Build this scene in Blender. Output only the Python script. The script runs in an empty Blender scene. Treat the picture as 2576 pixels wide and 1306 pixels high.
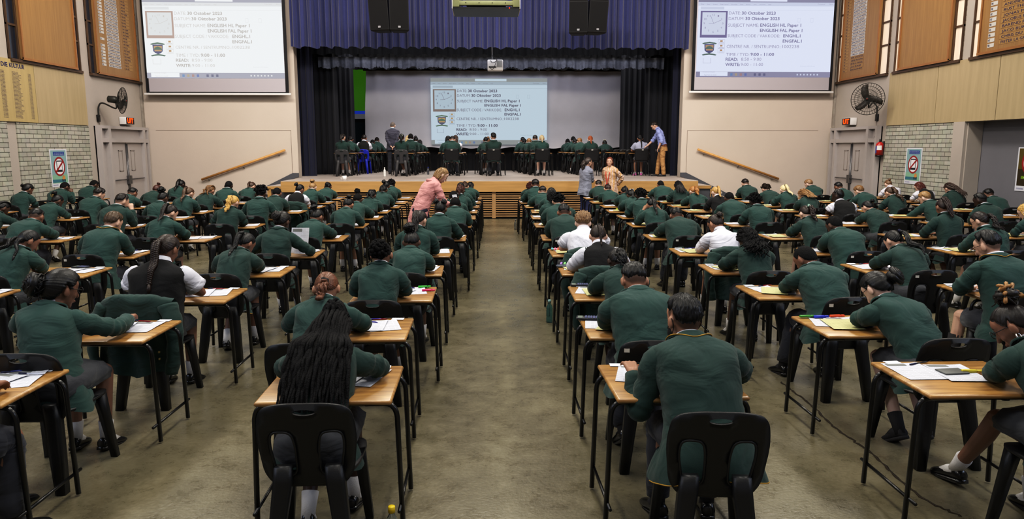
import bpy, bmesh, math, random
import numpy as np
from mathutils import Vector, Matrix, Quaternion
scene = bpy.context.scene
COL = scene.collection
PI = math.pi
# ------------------------------------------------------------------ camera model (metres, z up, +y towards the stage)
FPX, EYE = 1834.0, 1.92
TH, PS = math.atan(284 / FPX), math.atan(55 / FPX)
FW = np.array([math.sin(PS) * math.cos(TH), math.cos(PS) * math.cos(TH), -math.sin(TH)])
RT = np.array([math.cos(PS), -math.sin(PS), 0.0]); UP = np.cross(RT, FW)
CAM = np.array([0, 0, EYE])
def ray(px, py): return FW + RT * (px - 1288) / FPX - UP * (py - 653) / FPX
def atz(px, py, z): r = ray(px, py); return CAM + r * (z - EYE) / r[2]
def aty(px, py, y): r = ray(px, py); return CAM + r * y / r[1]
def atx(px, py, x): r = ray(px, py); return CAM + r * x / r[0]
def proj(p):
    v = np.asarray(p, float) - CAM; d = v @ FW
    return 1288 + FPX * (v @ RT) / d, 653 - FPX * (v @ UP) / d

# ------------------------------------------------------------------ materials
def lin(c):
    return tuple(((x / 255) / 12.92 if x / 255 <= .04045 else ((x / 255 + .055) / 1.055) ** 2.4) for x in c)
MATS = {}
def new_mat(name):
    m = bpy.data.materials.new(name); m.use_nodes = True
    nt = m.node_tree; b = nt.nodes['Principled BSDF']; MATS[name] = m
    return m, nt, b
def node(nt, typ, **kw):
    n = nt.nodes.new(typ)
    for k, v in kw.items():
        if k in n.inputs: n.inputs[k].default_value = v
        else: setattr(n, k, v)
    return n
def mat(name, rgb, rough=.6, metal=0, noise=0, nscale=6, bump=0, bscale=60, sheen=0, emit=0, stretch=None, spec=None, alpha=None, coat=0, objcol=False):
    if name in MATS: return MATS[name]
    m, nt, b = new_mat(name)
    c = lin(rgb)
    b.inputs['Base Color'].default_value = (*c, 1); b.inputs['Roughness'].default_value = rough; b.inputs['Metallic'].default_value = metal
    if spec is not None: b.inputs['Specular IOR Level'].default_value = spec
    if sheen: b.inputs['Sheen Weight'].default_value = sheen; b.inputs['Sheen Roughness'].default_value = .5
    if coat: b.inputs['Coat Weight'].default_value = coat; b.inputs['Coat Roughness'].default_value = .15
    if emit: b.inputs['Emission Color'].default_value = (*c, 1); b.inputs['Emission Strength'].default_value = emit
    if alpha is not None: b.inputs['Alpha'].default_value = alpha
    L = nt.links.new
    tc = node(nt, 'ShaderNodeTexCoord'); mp = node(nt, 'ShaderNodeMapping')
    if stretch: mp.inputs['Scale'].default_value = stretch
    L(tc.outputs['Object'], mp.inputs['Vector'])
    src = None
    if objcol:
        oi = node(nt, 'ShaderNodeObjectInfo'); src = oi.outputs['Color']; L(src, b.inputs['Base Color'])
    if noise:
        nz = node(nt, 'ShaderNodeTexNoise', Scale=nscale, Detail=6.0, Roughness=.6)
        L(mp.outputs['Vector'], nz.inputs['Vector'])
        rp = node(nt, 'ShaderNodeMapRange'); rp.inputs['From Min'].default_value = .3; rp.inputs['From Max'].default_value = .7
        rp.inputs['To Min'].default_value = 1 - noise; rp.inputs['To Max'].default_value = 1 + noise
        L(nz.outputs['Fac'], rp.inputs['Value'])
        mx = node(nt, 'ShaderNodeVectorMath', operation='SCALE')
        if src: L(src, mx.inputs[0])
        else: mx.inputs[0].default_value = c
        L(rp.outputs['Result'], mx.inputs['Scale']); L(mx.outputs['Vector'], b.inputs['Base Color'])
    if bump:
        n2 = node(nt, 'ShaderNodeTexNoise', Scale=bscale, Detail=4.0)
        L(mp.outputs['Vector'], n2.inputs['Vector'])
        bp = node(nt, 'ShaderNodeBump', Strength=bump, Distance=.01); L(n2.outputs['Fac'], bp.inputs['Height']); L(bp.outputs['Normal'], b.inputs['Normal'])
    return m

# ------------------------------------------------------------------ mesh builder
class MB:
    def __init__(s): s.v = []; s.f = []; s.m = []; s.mats = []; s.col = None; s.sm = []
    def mi(s, m):
        if m is None: return 0
        if m not in s.mats: s.mats.append(m)
        return s.mats.index(m)
    def add(s, v, f, m=None, smooth=True):
        o = len(s.v); s.v.extend([tuple(map(float, p)) for p in v]); i = s.mi(m)
        for q in f: s.f.append(tuple(o + k for k in q)); s.m.append(i); s.sm.append(smooth)
        return s
    def box(s, x0, x1, y0, y1, z0, z1, m=None):
        v = [(x, y, z) for x in (x0, x1) for y in (y0, y1) for z in (z0, z1)]
        return s.add(v, [(0, 1, 3, 2), (4, 6, 7, 5), (0, 4, 5, 1), (2, 3, 7, 6), (0, 2, 6, 4), (1, 5, 7, 3)], m, False)
    def rbox(s, x0, x1, y0, y1, z0, z1, r=.01, m=None, seg=2):
        bm = bmesh.new(); bmesh.ops.create_cube(bm, size=1)
        for q in bm.verts: q.co = Vector(((x0 + x1) / 2 + q.co.x * (x1 - x0), (y0 + y1) / 2 + q.co.y * (y1 - y0), (z0 + z1) / 2 + q.co.z * (z1 - z0)))
        bmesh.ops.bevel(bm, geom=list(bm.edges), offset=r, segments=seg, profile=.5, affect='EDGES')
        bm.verts.index_update()
        s.add([q.co for q in bm.verts], [[q.index for q in f.verts] for f in bm.faces], m, seg > 1); bm.free(); return s
    def loft(s, rings, m=None, cap0=True, cap1=True, smooth=True):
        n = len(rings[0]); v = np.concatenate([np.asarray(r, float) for r in rings]); k = len(rings); f = []
        for i in range(k - 1):
            a = i * n; b = a + n
            for j in range(n):
                j2 = (j + 1) % n; f.append((a + j, a + j2, b + j2, b + j))
        if cap0: f.append(tuple(range(n - 1, -1, -1)))
        if cap1: f.append(tuple(range((k - 1) * n, k * n)))
        return s.add(v, f, m, smooth)
    def tube(s, pts, r, n=8, m=None, caps=True, flat=None):
        return s.loft(tube_rings(pts, r, n, flat), m, caps, caps)
    def sphere(s, c, r, m=None, nu=12, nv=8, rot=None):
        c = np.asarray(c, float); r = np.ones(3) * r
        v = []; f = []
        for i in range(nv + 1):
            t = PI * i / nv
            for j in range(nu):
                p = 2 * PI * j / nu; v.append(np.array([math.sin(t) * math.cos(p), math.sin(t) * math.sin(p), math.cos(t)]) * r)
        v = np.array(v)
        if rot is not None: v = v @ np.asarray(rot).T
        v = v + c
        for i in range(nv):
            for j in range(nu):
                a = i * nu + j; b = i * nu + (j + 1) % nu
                f.append((a, a + nu, b + nu, b))
        return s.add(v, f, m)
    def mesh(s, name, mats=None):
        me = bpy.data.meshes.new(name); me.from_pydata(s.v, [], s.f)
        for q in (mats or s.mats): me.materials.append(q)
        if s.f:
            me.polygons.foreach_set('material_index', s.m); me.polygons.foreach_set('use_smooth', s.sm)
        me.update(); return me
    def build(s, name, mats=None, parent=None):
        if mats is not None and not isinstance(mats, (list, tuple)): mats = [mats]
        return link(name, s.mesh(name, mats), parent)
def link(name, data, parent=None):
    o = bpy.data.objects.new(name, data); COL.objects.link(o)
    if parent: o.parent = parent
    return o
def unit(v): v = np.asarray(v, float); return v / (np.linalg.norm(v) + 1e-12)
def tube_rings(pts, r, n=8, flat=None):
    P = np.asarray(pts, float); k = len(P); r = np.broadcast_to(np.asarray(r, float), (k,)) if np.ndim(r) < 2 else np.asarray(r)
    T = np.gradient(P, axis=0); T /= np.linalg.norm(T, axis=1)[:, None] + 1e-12
    u = np.cross(T[0], [0, 0, 1.0])
    if np.linalg.norm(u) < 1e-3: u = np.array([1.0, 0, 0])
    u = unit(u); rings = []; a = np.arange(n) * 2 * PI / n
    for i in range(k):
        u = unit(u - T[i] * (u @ T[i])); w = np.cross(T[i], u)
        ru, rw = (r[i], r[i]) if r.ndim == 1 else r[i]
        rings.append(P[i] + np.outer(np.cos(a) * ru, u) + np.outer(np.sin(a) * rw, w))
    return rings
def bez(p0, p1, p2, n=6):
    t = np.linspace(0, 1, n)[:, None]; p0, p1, p2 = map(np.asarray, (p0, p1, p2))
    return (1 - t) ** 2 * p0 + 2 * t * (1 - t) * p1 + t * t * p2
def catmull(P, sub=6):
    P = np.asarray(P, float); Q = np.vstack([2 * P[0] - P[1], P, 2 * P[-1] - P[-2]]); out = []
    for i in range(1, len(Q) - 2):
        for t in np.linspace(0, 1, sub, endpoint=False):
            a, b, c, d = Q[i - 1:i + 3]
            out.append(.5 * (2 * b + (c - a) * t + (2 * a - 5 * b + 4 * c - d) * t * t + (3 * b - 3 * c + d - a) * t ** 3))
    out.append(P[-1]); return np.array(out)
def smooth01(x): x = np.clip(x, 0, 1); return x * x * (3 - 2 * x)

# ------------------------------------------------------------------ scene graph helpers
def tag(o, label=None, cat=None, group=None, kind=None):
    if label: o['label'] = label
    if cat: o['category'] = cat
    if group: o['group'] = group
    if kind: o['kind'] = kind
    return o
def thing(name, loc, rz, label, cat, group=None):
    o = bpy.data.objects.new(name, None); COL.objects.link(o); o.empty_display_size = .1
    o.location = loc; o.rotation_euler = (0, 0, rz); return tag(o, label, cat, group)
def struct(name, mb, mats=None, parent=None):
    o = mb.build(name, mats, parent)
    if parent is None: o['kind'] = 'structure'
    return o
def copy_tree(o, parent=None):
    c = o.copy(); COL.objects.link(c)
    if parent: c.parent = parent
    for ch in o.children: copy_tree(ch, c)
    return c
_TXT = {}
def text_mesh(txt, bold=0.0, shear=0.0):
    key = (txt, bold, shear)
    if key in _TXT: return _TXT[key]
    cu = bpy.data.curves.new('lettering', 'FONT'); cu.body = txt; cu.size = 1; cu.offset = bold; cu.shear = shear; cu.resolution_u = 2; cu.fill_mode = 'FRONT'
    ob = bpy.data.objects.new('lettering', cu); COL.objects.link(ob)
    dg = bpy.context.evaluated_depsgraph_get(); dg.update()
    me = bpy.data.meshes.new_from_object(ob.evaluated_get(dg)); v = np.array([q.co[:2] for q in me.vertices]).reshape(-1, 2); f = [tuple(p.vertices) for p in me.polygons]
    bpy.data.objects.remove(ob); bpy.data.curves.remove(cu); bpy.data.meshes.remove(me)
    _TXT[key] = (v, f); return _TXT[key]
def put_text(mb, txt, x0, x1, base, cap, to3d, m=None, bold=0.0, shear=0.0):
    """lettering stretched between x0 and x1 with its capitals CAP high; to3d maps plane (x, y) to space"""
    v, f = text_mesh(txt, bold, shear)
    if len(v) == 0: return
    w0, w1 = v[:, 0].min(), v[:, 0].max(); H = text_mesh('H', 0)[0][:, 1].max()
    if x1 is None: x1 = x0 + (w1 - w0) * cap / H
    q = np.stack([x0 + (v[:, 0] - w0) / (w1 - w0) * (x1 - x0), base + v[:, 1] / H * cap], 1)
    mb.add([to3d(a, b) for a, b in q], f, m, False)
# =================================================================== ROOM
XL, XR, YF, ZC, YB = -10.2, 10.4, 22.15, 8.2, -7.0
M = {}
M['plaster'] = mat('plaster', (176, 168, 160), .8, noise=.06, nscale=.8, bump=.15, bscale=40)
M['front'] = mat('front_plaster', (198, 187, 176), .75, noise=.04, nscale=.5, bump=.1, bscale=30)
M['ceiling'] = mat('ceiling_paint', (150, 148, 145), .9)
M['black'] = mat('black_cloth', (9, 10, 14), .95, noise=.2, nscale=3)
M['blackm'] = mat('black_metal', (13, 13, 15), .38)
M['veneer'] = mat('pale_veneer', (174, 158, 128), .55, noise=.07, nscale=3, stretch=(1, 3, .25))
M['wood'] = mat('oak_board', (150, 118, 78), .5, noise=.12, nscale=5, stretch=(1, 4, .2))
M['fascia'] = mat('stage_fascia_wood', (174, 140, 94), .4, noise=.16, nscale=2.2, stretch=(.35, 1, 5))
M['frame'] = mat('window_frame_wood', (88, 68, 50), .5, noise=.12, nscale=6)
M['trim_wood'] = mat('board_trim_wood', (150, 108, 66), .45, noise=.1, nscale=6)
M['door'] = mat('door_paint', (178, 172, 170), .55, noise=.04, nscale=1.5)
M['grey'] = mat('grey_paint', (86, 88, 94), .6, noise=.05)
M['steel'] = mat('brushed_steel', (120, 120, 122), .35, metal=.8)
M['white'] = mat('white_paint', (222, 220, 218), .6)
M['rail'] = mat('handrail_wood', (200, 152, 92), .35, noise=.12, nscale=10)
M['slat'] = mat('vent_slat_wood', (158, 128, 92), .6, noise=.15, nscale=4)
M['void'] = mat('void_black', (5, 5, 6), 1)
M['sidegrey'] = mat('recess_grey', (120, 120, 126), .8, noise=.05, nscale=1)
M['stagefloor'] = mat('stage_floor', (176, 168, 162), .5, noise=.14, nscale=3, stretch=(.6, 3, 1))

def floor_mat():
    m, nt, b = new_mat('worn_floor'); L = nt.links.new
    tc = node(nt, 'ShaderNodeTexCoord')
    n1 = node(nt, 'ShaderNodeTexNoise', Scale=.55, Detail=8.0, Roughness=.62); L(tc.outputs['Object'], n1.inputs['Vector'])
    n2 = node(nt, 'ShaderNodeTexNoise', Scale=5.5, Detail=10.0, Roughness=.75); L(tc.outputs['Object'], n2.inputs['Vector'])
    n3 = node(nt, 'ShaderNodeTexNoise', Scale=45.0, Detail=4.0); L(tc.outputs['Object'], n3.inputs['Vector'])
    a = node(nt, 'ShaderNodeMath', operation='MULTIPLY_ADD'); L(n1.outputs['Fac'], a.inputs[0]); a.inputs[1].default_value = .55
    c = node(nt, 'ShaderNodeMath', operation='MULTIPLY_ADD'); L(n2.outputs['Fac'], c.inputs[0]); c.inputs[1].default_value = .3; c.inputs[2].default_value = .1
    L(c.outputs[0], a.inputs[2])
    d = node(nt, 'ShaderNodeMath', operation='MULTIPLY_ADD'); L(n3.outputs['Fac'], d.inputs[0]); d.inputs[1].default_value = .18; L(a.outputs[0], d.inputs[2])
    r = node(nt, 'ShaderNodeValToRGB'); L(d.outputs[0], r.inputs['Fac'])
    e = r.color_ramp.elements; e[0].position = .42; e[0].color = (*lin((70, 66, 50)), 1); e[1].position = .8; e[1].color = (*lin((142, 135, 114)), 1)
    x = r.color_ramp.elements.new(.6); x.color = (*lin((106, 100, 80)), 1)
    L(r.outputs['Color'], b.inputs['Base Color'])
    rr = node(nt, 'ShaderNodeMapRange'); L(n2.outputs['Fac'], rr.inputs['Value']); rr.inputs['From Min'].default_value = .3; rr.inputs['From Max'].default_value = .7
    rr.inputs['To Min'].default_value = .2; rr.inputs['To Max'].default_value = .42; L(rr.outputs['Result'], b.inputs['Roughness'])
    bp = node(nt, 'ShaderNodeBump', Strength=.12, Distance=.01); L(n3.outputs['Fac'], bp.inputs['Height']); L(bp.outputs['Normal'], b.inputs['Normal'])
    return m
M['floor'] = floor_mat()
def brick_mat(name, ax):
    m, nt, b = new_mat(name); L = nt.links.new
    tc = node(nt, 'ShaderNodeTexCoord'); sp = node(nt, 'ShaderNodeSeparateXYZ'); cb = node(nt, 'ShaderNodeCombineXYZ')
    L(tc.outputs['Object'], sp.inputs[0]); L(sp.outputs['Y'], cb.inputs['X']); L(sp.outputs['Z'], cb.inputs['Y'])
    t = node(nt, 'ShaderNodeTexBrick'); L(cb.outputs[0], t.inputs['Vector'])
    for k, v in dict(Color1=(*lin((188, 186, 164)), 1), Color2=(*lin((164, 163, 142)), 1), Mortar=(*lin((92, 92, 80)), 1)).items(): t.inputs[k].default_value = v
    t.inputs['Scale'].default_value = 1; t.inputs['Mortar Size'].default_value = .007; t.inputs['Brick Width'].default_value = .3; t.inputs['Row Height'].default_value = .1; t.inputs['Mortar Smooth'].default_value = .2
    nz = node(nt, 'ShaderNodeTexNoise', Scale=6.0, Detail=5.0); L(tc.outputs['Object'], nz.inputs['Vector'])
    mx = node(nt, 'ShaderNodeMix', data_type='RGBA', blend_type='MULTIPLY'); mx.inputs['Factor'].default_value = .35
    L(t.outputs['Color'], mx.inputs[6]); L(nz.outputs['Color'], mx.inputs[7])
    hs = node(nt, 'ShaderNodeHueSaturation'); hs.inputs['Saturation'].default_value = .55; hs.inputs['Value'].default_value = 1.12; L(mx.outputs[2], hs.inputs['Color']); L(hs.outputs[0], b.inputs['Base Color'])
    bp = node(nt, 'ShaderNodeBump', Strength=.7, Distance=.012); bp.invert = True; L(t.outputs['Fac'], bp.inputs['Height']); L(bp.outputs['Normal'], b.inputs['Normal'])
    b.inputs['Roughness'].default_value = .8
    return m
M['brick'] = brick_mat('painted_brick', 0)

struct('floor', MB().box(XL - .6, XR + 1.2, YB, YF + .4, -.2, 0), M['floor'])
struct('ceiling', MB().box(XL - .3, XR + 1.2, YB, 30.5, ZC, ZC + .2), M['ceiling'])
struct('wall_back', MB().box(XL - .3, XR + 1.2, YB - .3, YB, 0, ZC), M['plaster'])
# front wall: two flanks and a lintel above the stage opening
OX0, OX1 = -5.72, 5.78
struct('wall_front', MB().box(XL - .3, OX0, YF, YF + .35, 0, ZC).box(OX1, XR + 1.2, YF, YF + .35, 0, ZC).box(OX0, OX1, YF, YF + .35, 6.6, ZC), M['front'])
tl = MB()
for a, b in ((-9.85, -5.9), (5.95, 9.95)):
    tl.box(a, b, YF - .004, YF + .001, 2.395, 2.405); tl.box(b - .008 if a < 0 else a, b if a < 0 else a + .008, YF - .006, YF + .001, .9 if a < 0 else .9, 2.4)
struct('trim_1', tl, mat('groove', (120, 108, 100), .9))

SIDE = {-1: (XL, 1.0), 1: (XR, XR / 10.2)}
PANE = {-1: mat('dim_window_glass', (38, 44, 58), .15, noise=.5, nscale=1.2, stretch=(1, 6, .05)), 1: mat('day_window_glass', (214, 196, 176), .3, noise=.12, nscale=1.5, stretch=(1, 5, .2), emit=.42)}
wn = 0
for sx, (X, k) in SIDE.items():
    nm = 'left' if sx < 0 else 'right'
    Yk = lambda y: y * k
    Zk = lambda z: EYE + (z - EYE) * k if z > .01 else z
    def bx(mb, d0, d1, y0, y1, z0, z1, m=None):
        a, b = sorted((X - sx * d0, X - sx * d1)); return mb.box(a, b, Yk(y0), Yk(y1), Zk(z0), Zk(z1), m)
    w = MB()
    if sx < 0:
        bx(w, -.35, -.0, YB, YF / k, 0, ZC + .1)
    else:
        bx(w, -.35, 0, 15.55, YF / k, 0, ZC + .1); bx(w, -.35, 0, YB, 15.55, 2.45, ZC + .1)
        w.box(XR + .02, XR + .35, Yk(15.52), Yk(15.58), 0, 2.5)
        bx(w, 0, .05, 15.55, 15.93, 0, 2.45)
        rec = MB().box(XR + .36, XR + .6, YB, 16.6, 0, 2.6)
        struct('wall_right_recess', rec, M['sidegrey'])
        struct('trim_2', MB().box(XR + .3, XR + .37, 15.86, 16.06, 0, 2.6), M['void'])
    struct('wall_' + nm, w, M['plaster'])
    br = MB()
    bx(br, 0, .03, 16.25 if sx < 0 else 15.93, 19.1 if sx < 0 else 18.72, 0, 2.44)
    if sx < 0: bx(br, 0, .03, 13.6, 15.93, 0, 2.44)
    struct('wall_' + nm + '_brickwork', br, M['brick'])
    # pale timber panels
    ends = [19.07, 17.0, 14.9, 12.8] if sx < 0 else [18.7, 16.65, 14.62, 12.6]
    for i in range(3):
        p = MB(); a, b = ends[i + 1], ends[i]
        bx(p, .003, .05, a + .008, b - .008, 2.45, 3.76)
        if sx < 0 and i == 1: continue
        o = p.build('wall_panel', M['veneer']); tag(o, {-1: 'plain pale timber wall panel beside the fan above the brickwork', 1: ['pale timber wall panel nearest the fan above brick', 'pale timber wall panel above the white pillar', 'pale timber wall panel over the dark recess at frame edge'][i]}[sx] if sx > 0 or i == 0 else 'pale timber wall panel outside the frame edge by the honours list', 'panel')
    # windows with a board hung in the middle of each
    groups = [(16.23, 16.57, 18.70, 18.98), (19.40, 19.68, 21.85, 22.1)] if sx < 0 else [(18.86, 19.28, 21.28, 21.6), (15.9, 16.23, 18.27, 18.56), (12.9, 13.2, 15.27, 15.58)]
    for g, (a, b, c, d) in enumerate(groups):
        wn += 1; fr = MB(); T = 7.4
        for (u0, u1) in ((a, b), (c, d)):
            bx(fr, -.02, .05, u0, u0 + .035, 3.77, T); bx(fr, -.02, .05, u1 - .035, u1, 3.77, T)
            zz = 3.77 + .12
            while zz < T: zz += .58; bx(fr, -.02, .04, u0, u1, zz, zz + .045)
        bx(fr, 0, .09, a, d, 3.72, 3.78)
        wd = struct('window_%d' % wn, fr, M['frame'])
        pn = MB(); bx(pn, 0, .012, a, b, 3.78, T); bx(pn, 0, .012, c, d, 3.78, T)
        struct('window_pane', pn, PANE[sx], wd)
        bd = MB(); bx(bd, .055, .1, b, c, 3.8, T)
        lab = {(-1, 0): 'plain oak board between dark window strips nearer the camera', (-1, 1): 'oak honours board with rows of white name strips beside the screen', (1, 0): 'oak honours board with one column of name strips above the right fan', (1, 1): 'mostly bare oak board with two name strips at its top', (1, 2): 'oak honours board with large readable names at the frame corner'}[(sx, g)]
        t = thing('honours_board', (X - sx * .05, Yk((b + c) / 2), Zk(3.8)), 0, lab, 'board', None)
        def rel(mb): mb.v = [(p[0] - t.location.x, p[1] - t.location.y, p[2] - t.location.z) for p in mb.v]; return mb
        rel(bd).build('panel', M['wood'], t)
        tr = MB(); bx(tr, .1, .125, b, b + .05, 3.8, T); bx(tr, .1, .125, c - .05, c, 3.8, T); bx(tr, .1, .13, b, c, 3.78, 3.83); rel(tr).build('edging', M['trim_wood'], t)
        # name strips
        rnd = random.Random(sx * 10 + g)
        SM = mat('name_strip', (196, 192, 186), .6); SO = mat('name_strip_wood', (160, 128, 84), .6); TX = mat('name_lettering', (52, 52, 92), .7)
        def P(yy, zz, dd=.104): return (X - sx * dd - t.location.x, Yk(yy) - t.location.y, Zk(zz) - t.location.z)
        def row(ya, yb, z, h, m, txt=None):   # ya: start of the reading direction
            q = MB(); lo, hi = ya, yb
            q.add([P(lo, z), P(hi, z), P(hi, z + h), P(lo, z + h)], [(0, 1, 2, 3) if (hi > lo) == (sx < 0) else (3, 2, 1, 0)], m, False)
            if txt:
                e = (hi - lo)
                put_text(q, txt, 0, 1, 0, 1, lambda u, v: P(lo + e * (.05 + u * min(.9, .075 * len(txt))), z + h * (.2 + .6 * v), .107), TX)
            return q
        names = ['WESSEL MOOLMAN', 'BENNIE VAN DER MERWE', 'WERNER SINCLAIR', 'JOHAN VISSER', 'R.D VAN DER MERWE', 'MARIUS LE GRANGE', 'ERIK KNOETZE', 'JOHANNES VAN EEDEN', 'ANDRE DE WET', 'RUST THERON', 'JONAS MARAIS', 'JACOBUS POSTER', 'BAREND RITTER', 'JACO BURGER', 'CHRIS DU RAAN', 'PIETER LA GRANGE']
        sgn = 1 if sx < 0 else -1
        rows = MB()
        def addrow(*a):
            r = row(*a); o = len(rows.v); rows.v += r.v; 
            for f_, mi_ in zip(r.f, r.m): rows.f.append(tuple(o + i for i in f_)); rows.m.append(rows.mi(r.mats[mi_])); rows.sm.append(False)
        if (sx, g) == (-1, 1):
            for i in range(34):
                z = 4.02 + i * .082
                if rnd.random() < .75: addrow(b + .2, b + .42, z, .06, SM, '20%02d' % (5 + i // 2))
                addrow(b + .55, b + 1.2, z, .066, SM, rnd.choice(names)); addrow(b + 1.4, b + 1.85, z, .066, SO, 'VAN ' + rnd.choice(['DER', 'WYK', 'ZYL', 'TONDER']))
        elif (sx, g) == (1, 0):
            for i in range(36):
                z = 4.0 + i * .082; addrow(c - .18, c - .42, z, .06, SO, '19%02d' % (54 + i)); addrow(c - .55, c - 1.28, z, .07, SM if i > 4 else SO, rnd.choice(names))
        elif (sx, g) == (1, 1):
            for z, n_ in ((5.66, 3), (5.76, 3), (5.86, 3)): addrow(c - .6, c - 1.25, z, .08, SM, rnd.choice(names))
            addrow(c - .3, c - .48, 5.6, .2, SM, '2022')
        elif (sx, g) == (1, 2):
            for i in range(24):
                z = 3.9 + i * .102; addrow(c - .28, c - .48, z, .075, SM, '19%02d' % (88 - i)); addrow(c - .62, c - 1.7, z + .02, .085, SO, names[15 - i] if i < 16 else rnd.choice(names)); addrow(c - 1.85, c - 2.03, z + .04, .075, SM, '20%02d' % (24 - i))
        if rows.v: rows.build('name_list', None, t)
# culture honours panel on the left (pale, blue lettering)
t = thing('honours_board', (XL + .03, 15.95, 2.45), 0, 'pale timber honours list with blue heading and columns of small names', 'board')
MB().box(-.026, .02, -1.04, 1.045, 0, 1.31).build('panel', mat('yellow_veneer', (178, 160, 118), .55, noise=.06, nscale=3, stretch=(1, 3, .25)), t)
q = MB(); TX = mat('blue_lettering', (44, 48, 96), .7); rnd = random.Random(4)
put_text(q, 'KULTUUR', .22, .72, 1.14, .085, lambda a, b: (.024, a, b), TX, bold=.02); put_text(q, 'DIE', -.05, .16, 1.14, .085, lambda a, b: (.024, a, b), TX, bold=.02)
for i in range(36):
    z = 1.04 - i * .0275
    put_text(q, rnd.choice(['NASIEN', 'TONEEL', 'MUSIEK', 'DEBAT', 'KUNS']), .82, .93, z, .014, lambda a, b: (.024, a, b), TX)
    put_text(q, rnd.choice(['MARLEEN DE VILLIERS', 'NICOLA MARTIN', 'ANDREA STEYN', 'FRANCE BOTHA', 'KYLIE SUTHERLAND', 'ZANE SMITH', 'DANIELLE VOSTER']), .28, .28 + rnd.uniform(.2, .3), z, .014, lambda a, b: (.024, a, b), TX)
    put_text(q, rnd.choice(['LANDSDIENS', 'NASIEN', 'MUSIEK', 'TONEEL', 'DEBAT']), -.12, .03, z, .014, lambda a, b: (.024, a, b), TX)
    put_text(q, rnd.choice(['WESTHUIZEN', 'PRETORIUS', 'LOMBARD', 'FOURIE', 'VAN ZYL']), -.5, -.25, z, .014, lambda a, b: (.024, a, b), TX)
q.build('name_list', None, t)

# ------------------------------------------------------------------ double doors in both side walls
def double_door(n, sx):
    X, k = SIDE[sx]; a, b = (19.4, 22.1) if sx < 0 else (18.93, 21.56); a *= k; b *= k; s = -sx
    fr = MB(); d = lambda q0, q1: sorted((X + s * q0, X + s * q1))
    zt, zb = 2.47, 2.09
    def bx(mb, q0, q1, y0, y1, z0, z1): A, B = d(q0, q1); mb.box(A, B, y0, y1, z0, z1)
    m1, m2 = (a + .48, b - .28) if sx < 0 else (a + .5, b - .32)
    for y0, y1 in ((a, a + .09), (m1 - .06, m1 + .06), (m2 - .06, m2 + .06), (b - .06, b)): bx(fr, -.0, .16, y0, y1, 0, zt)
    bx(fr, 0, .152, a + .001, b - .001, zt - .08, zt - .002); bx(fr, 0, .152, a + .001, b - .001, zb - .06, zb + .05)
    dr = struct('door_%d' % n, fr, M['door'])
    pn = MB(); bx(pn, 0, .03, a, b, 0, zt - .02); struct('door_panel', pn, M['door'], dr)
    mid = (m1 + m2) / 2
    for y0, y1 in ((m1 + .06, mid - .012), (mid + .012, m2 - .06)):
        lf = MB(); bx(lf, .03, .07, y0, y1, .01, zb - .06); L_ = struct('door_leaf', lf, M['door'], dr)
        c = y0 + (y1 - y0) * .5 + (.12 if y0 > mid - .05 else -.12) * -1
        pv = MB()
        for u0, u1, z0, z1 in ((c - .11, c + .11, 1.25, 1.27), (c - .11, c + .11, 1.8, 1.82), (c - .11, c - .09, 1.25, 1.82), (c + .09, c + .11, 1.25, 1.82)): bx(pv, .07, .082, u0, u1, z0, z1)
        struct('vision_panel_bead', pv, mat('bead', (150, 144, 140), .6), dr)
        br = MB(); zz = 1.02; A = X + s * .12
        br.tube([(A, y0 + .05, zz), (A, y1 - .05, zz)], .014); br.tube([(X + s * .09, (mid - .03 if y0 < mid else mid + .03), .05), (X + s * .09, (mid - .03 if y0 < mid else mid + .03), zb - .1)], .016)
        A2, B2 = d(.07, .14); br.box(A2, B2, (mid - .09 if y0 < mid else mid + .01), (mid - .01 if y0 < mid else mid + .09), zz - .13, zz + .1)
        struct('panic_bar', br, M['steel'], dr)
double_door(1, -1); double_door(2, 1)
# cracked conduit strips in the two front corners
struct('trim_3', MB().box(XL + .005, XL + .06, YF - .09, YF - .002, 0, 7.5), mat('strip', (150, 144, 136), .8, noise=.25, nscale=3)); struct('trim_4', MB().box(XR - .06, XR - .005, YF - .09, YF - .002, 0, 7.5), MATS['strip'])

# ------------------------------------------------------------------ stage
SZ = 1.02
st = struct('stage_platform', MB().box(-5.5, 5.56, 19.62, YF + .2, 0, SZ - .05).box(-7.5, 7.5, YF + .2, 30, 0, SZ - .05), M['grey'])
struct('stage_floor', MB().box(-5.52, 5.58, 19.5, YF + .36, SZ - .05, SZ).box(-7.5, 7.5, YF + .36, 30, SZ - .05, SZ), M['stagefloor'], None)
struct('trim_5', MB().box(-5.52, 5.58, 19.48, 19.54, .73, SZ - .012), M['fascia'])
vt = MB(); cells = [(-4.05, -2.55), (-2.45, -.95), (-.85, .05), (.15, 1.6), (1.7, 3.2), (3.3, 4.4)]
struct('trim_6', MB().box(-4.1, 4.45, 19.555, 19.615, .03, .73), M['void'])  # black sheet standing in for the unlit recess behind the vent slats
for a, b in cells:
    vt.box(a - .05, a, 19.52, 19.56, .02, .73); vt.box(b, b + .05, 19.52, 19.56, .02, .73)
    for i in range(11): z = .06 + i * .06; vt.box(a, b, 19.53, 19.56, z, z + .03)
vg = struct('stage_vent', vt, M['slat'])
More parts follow.
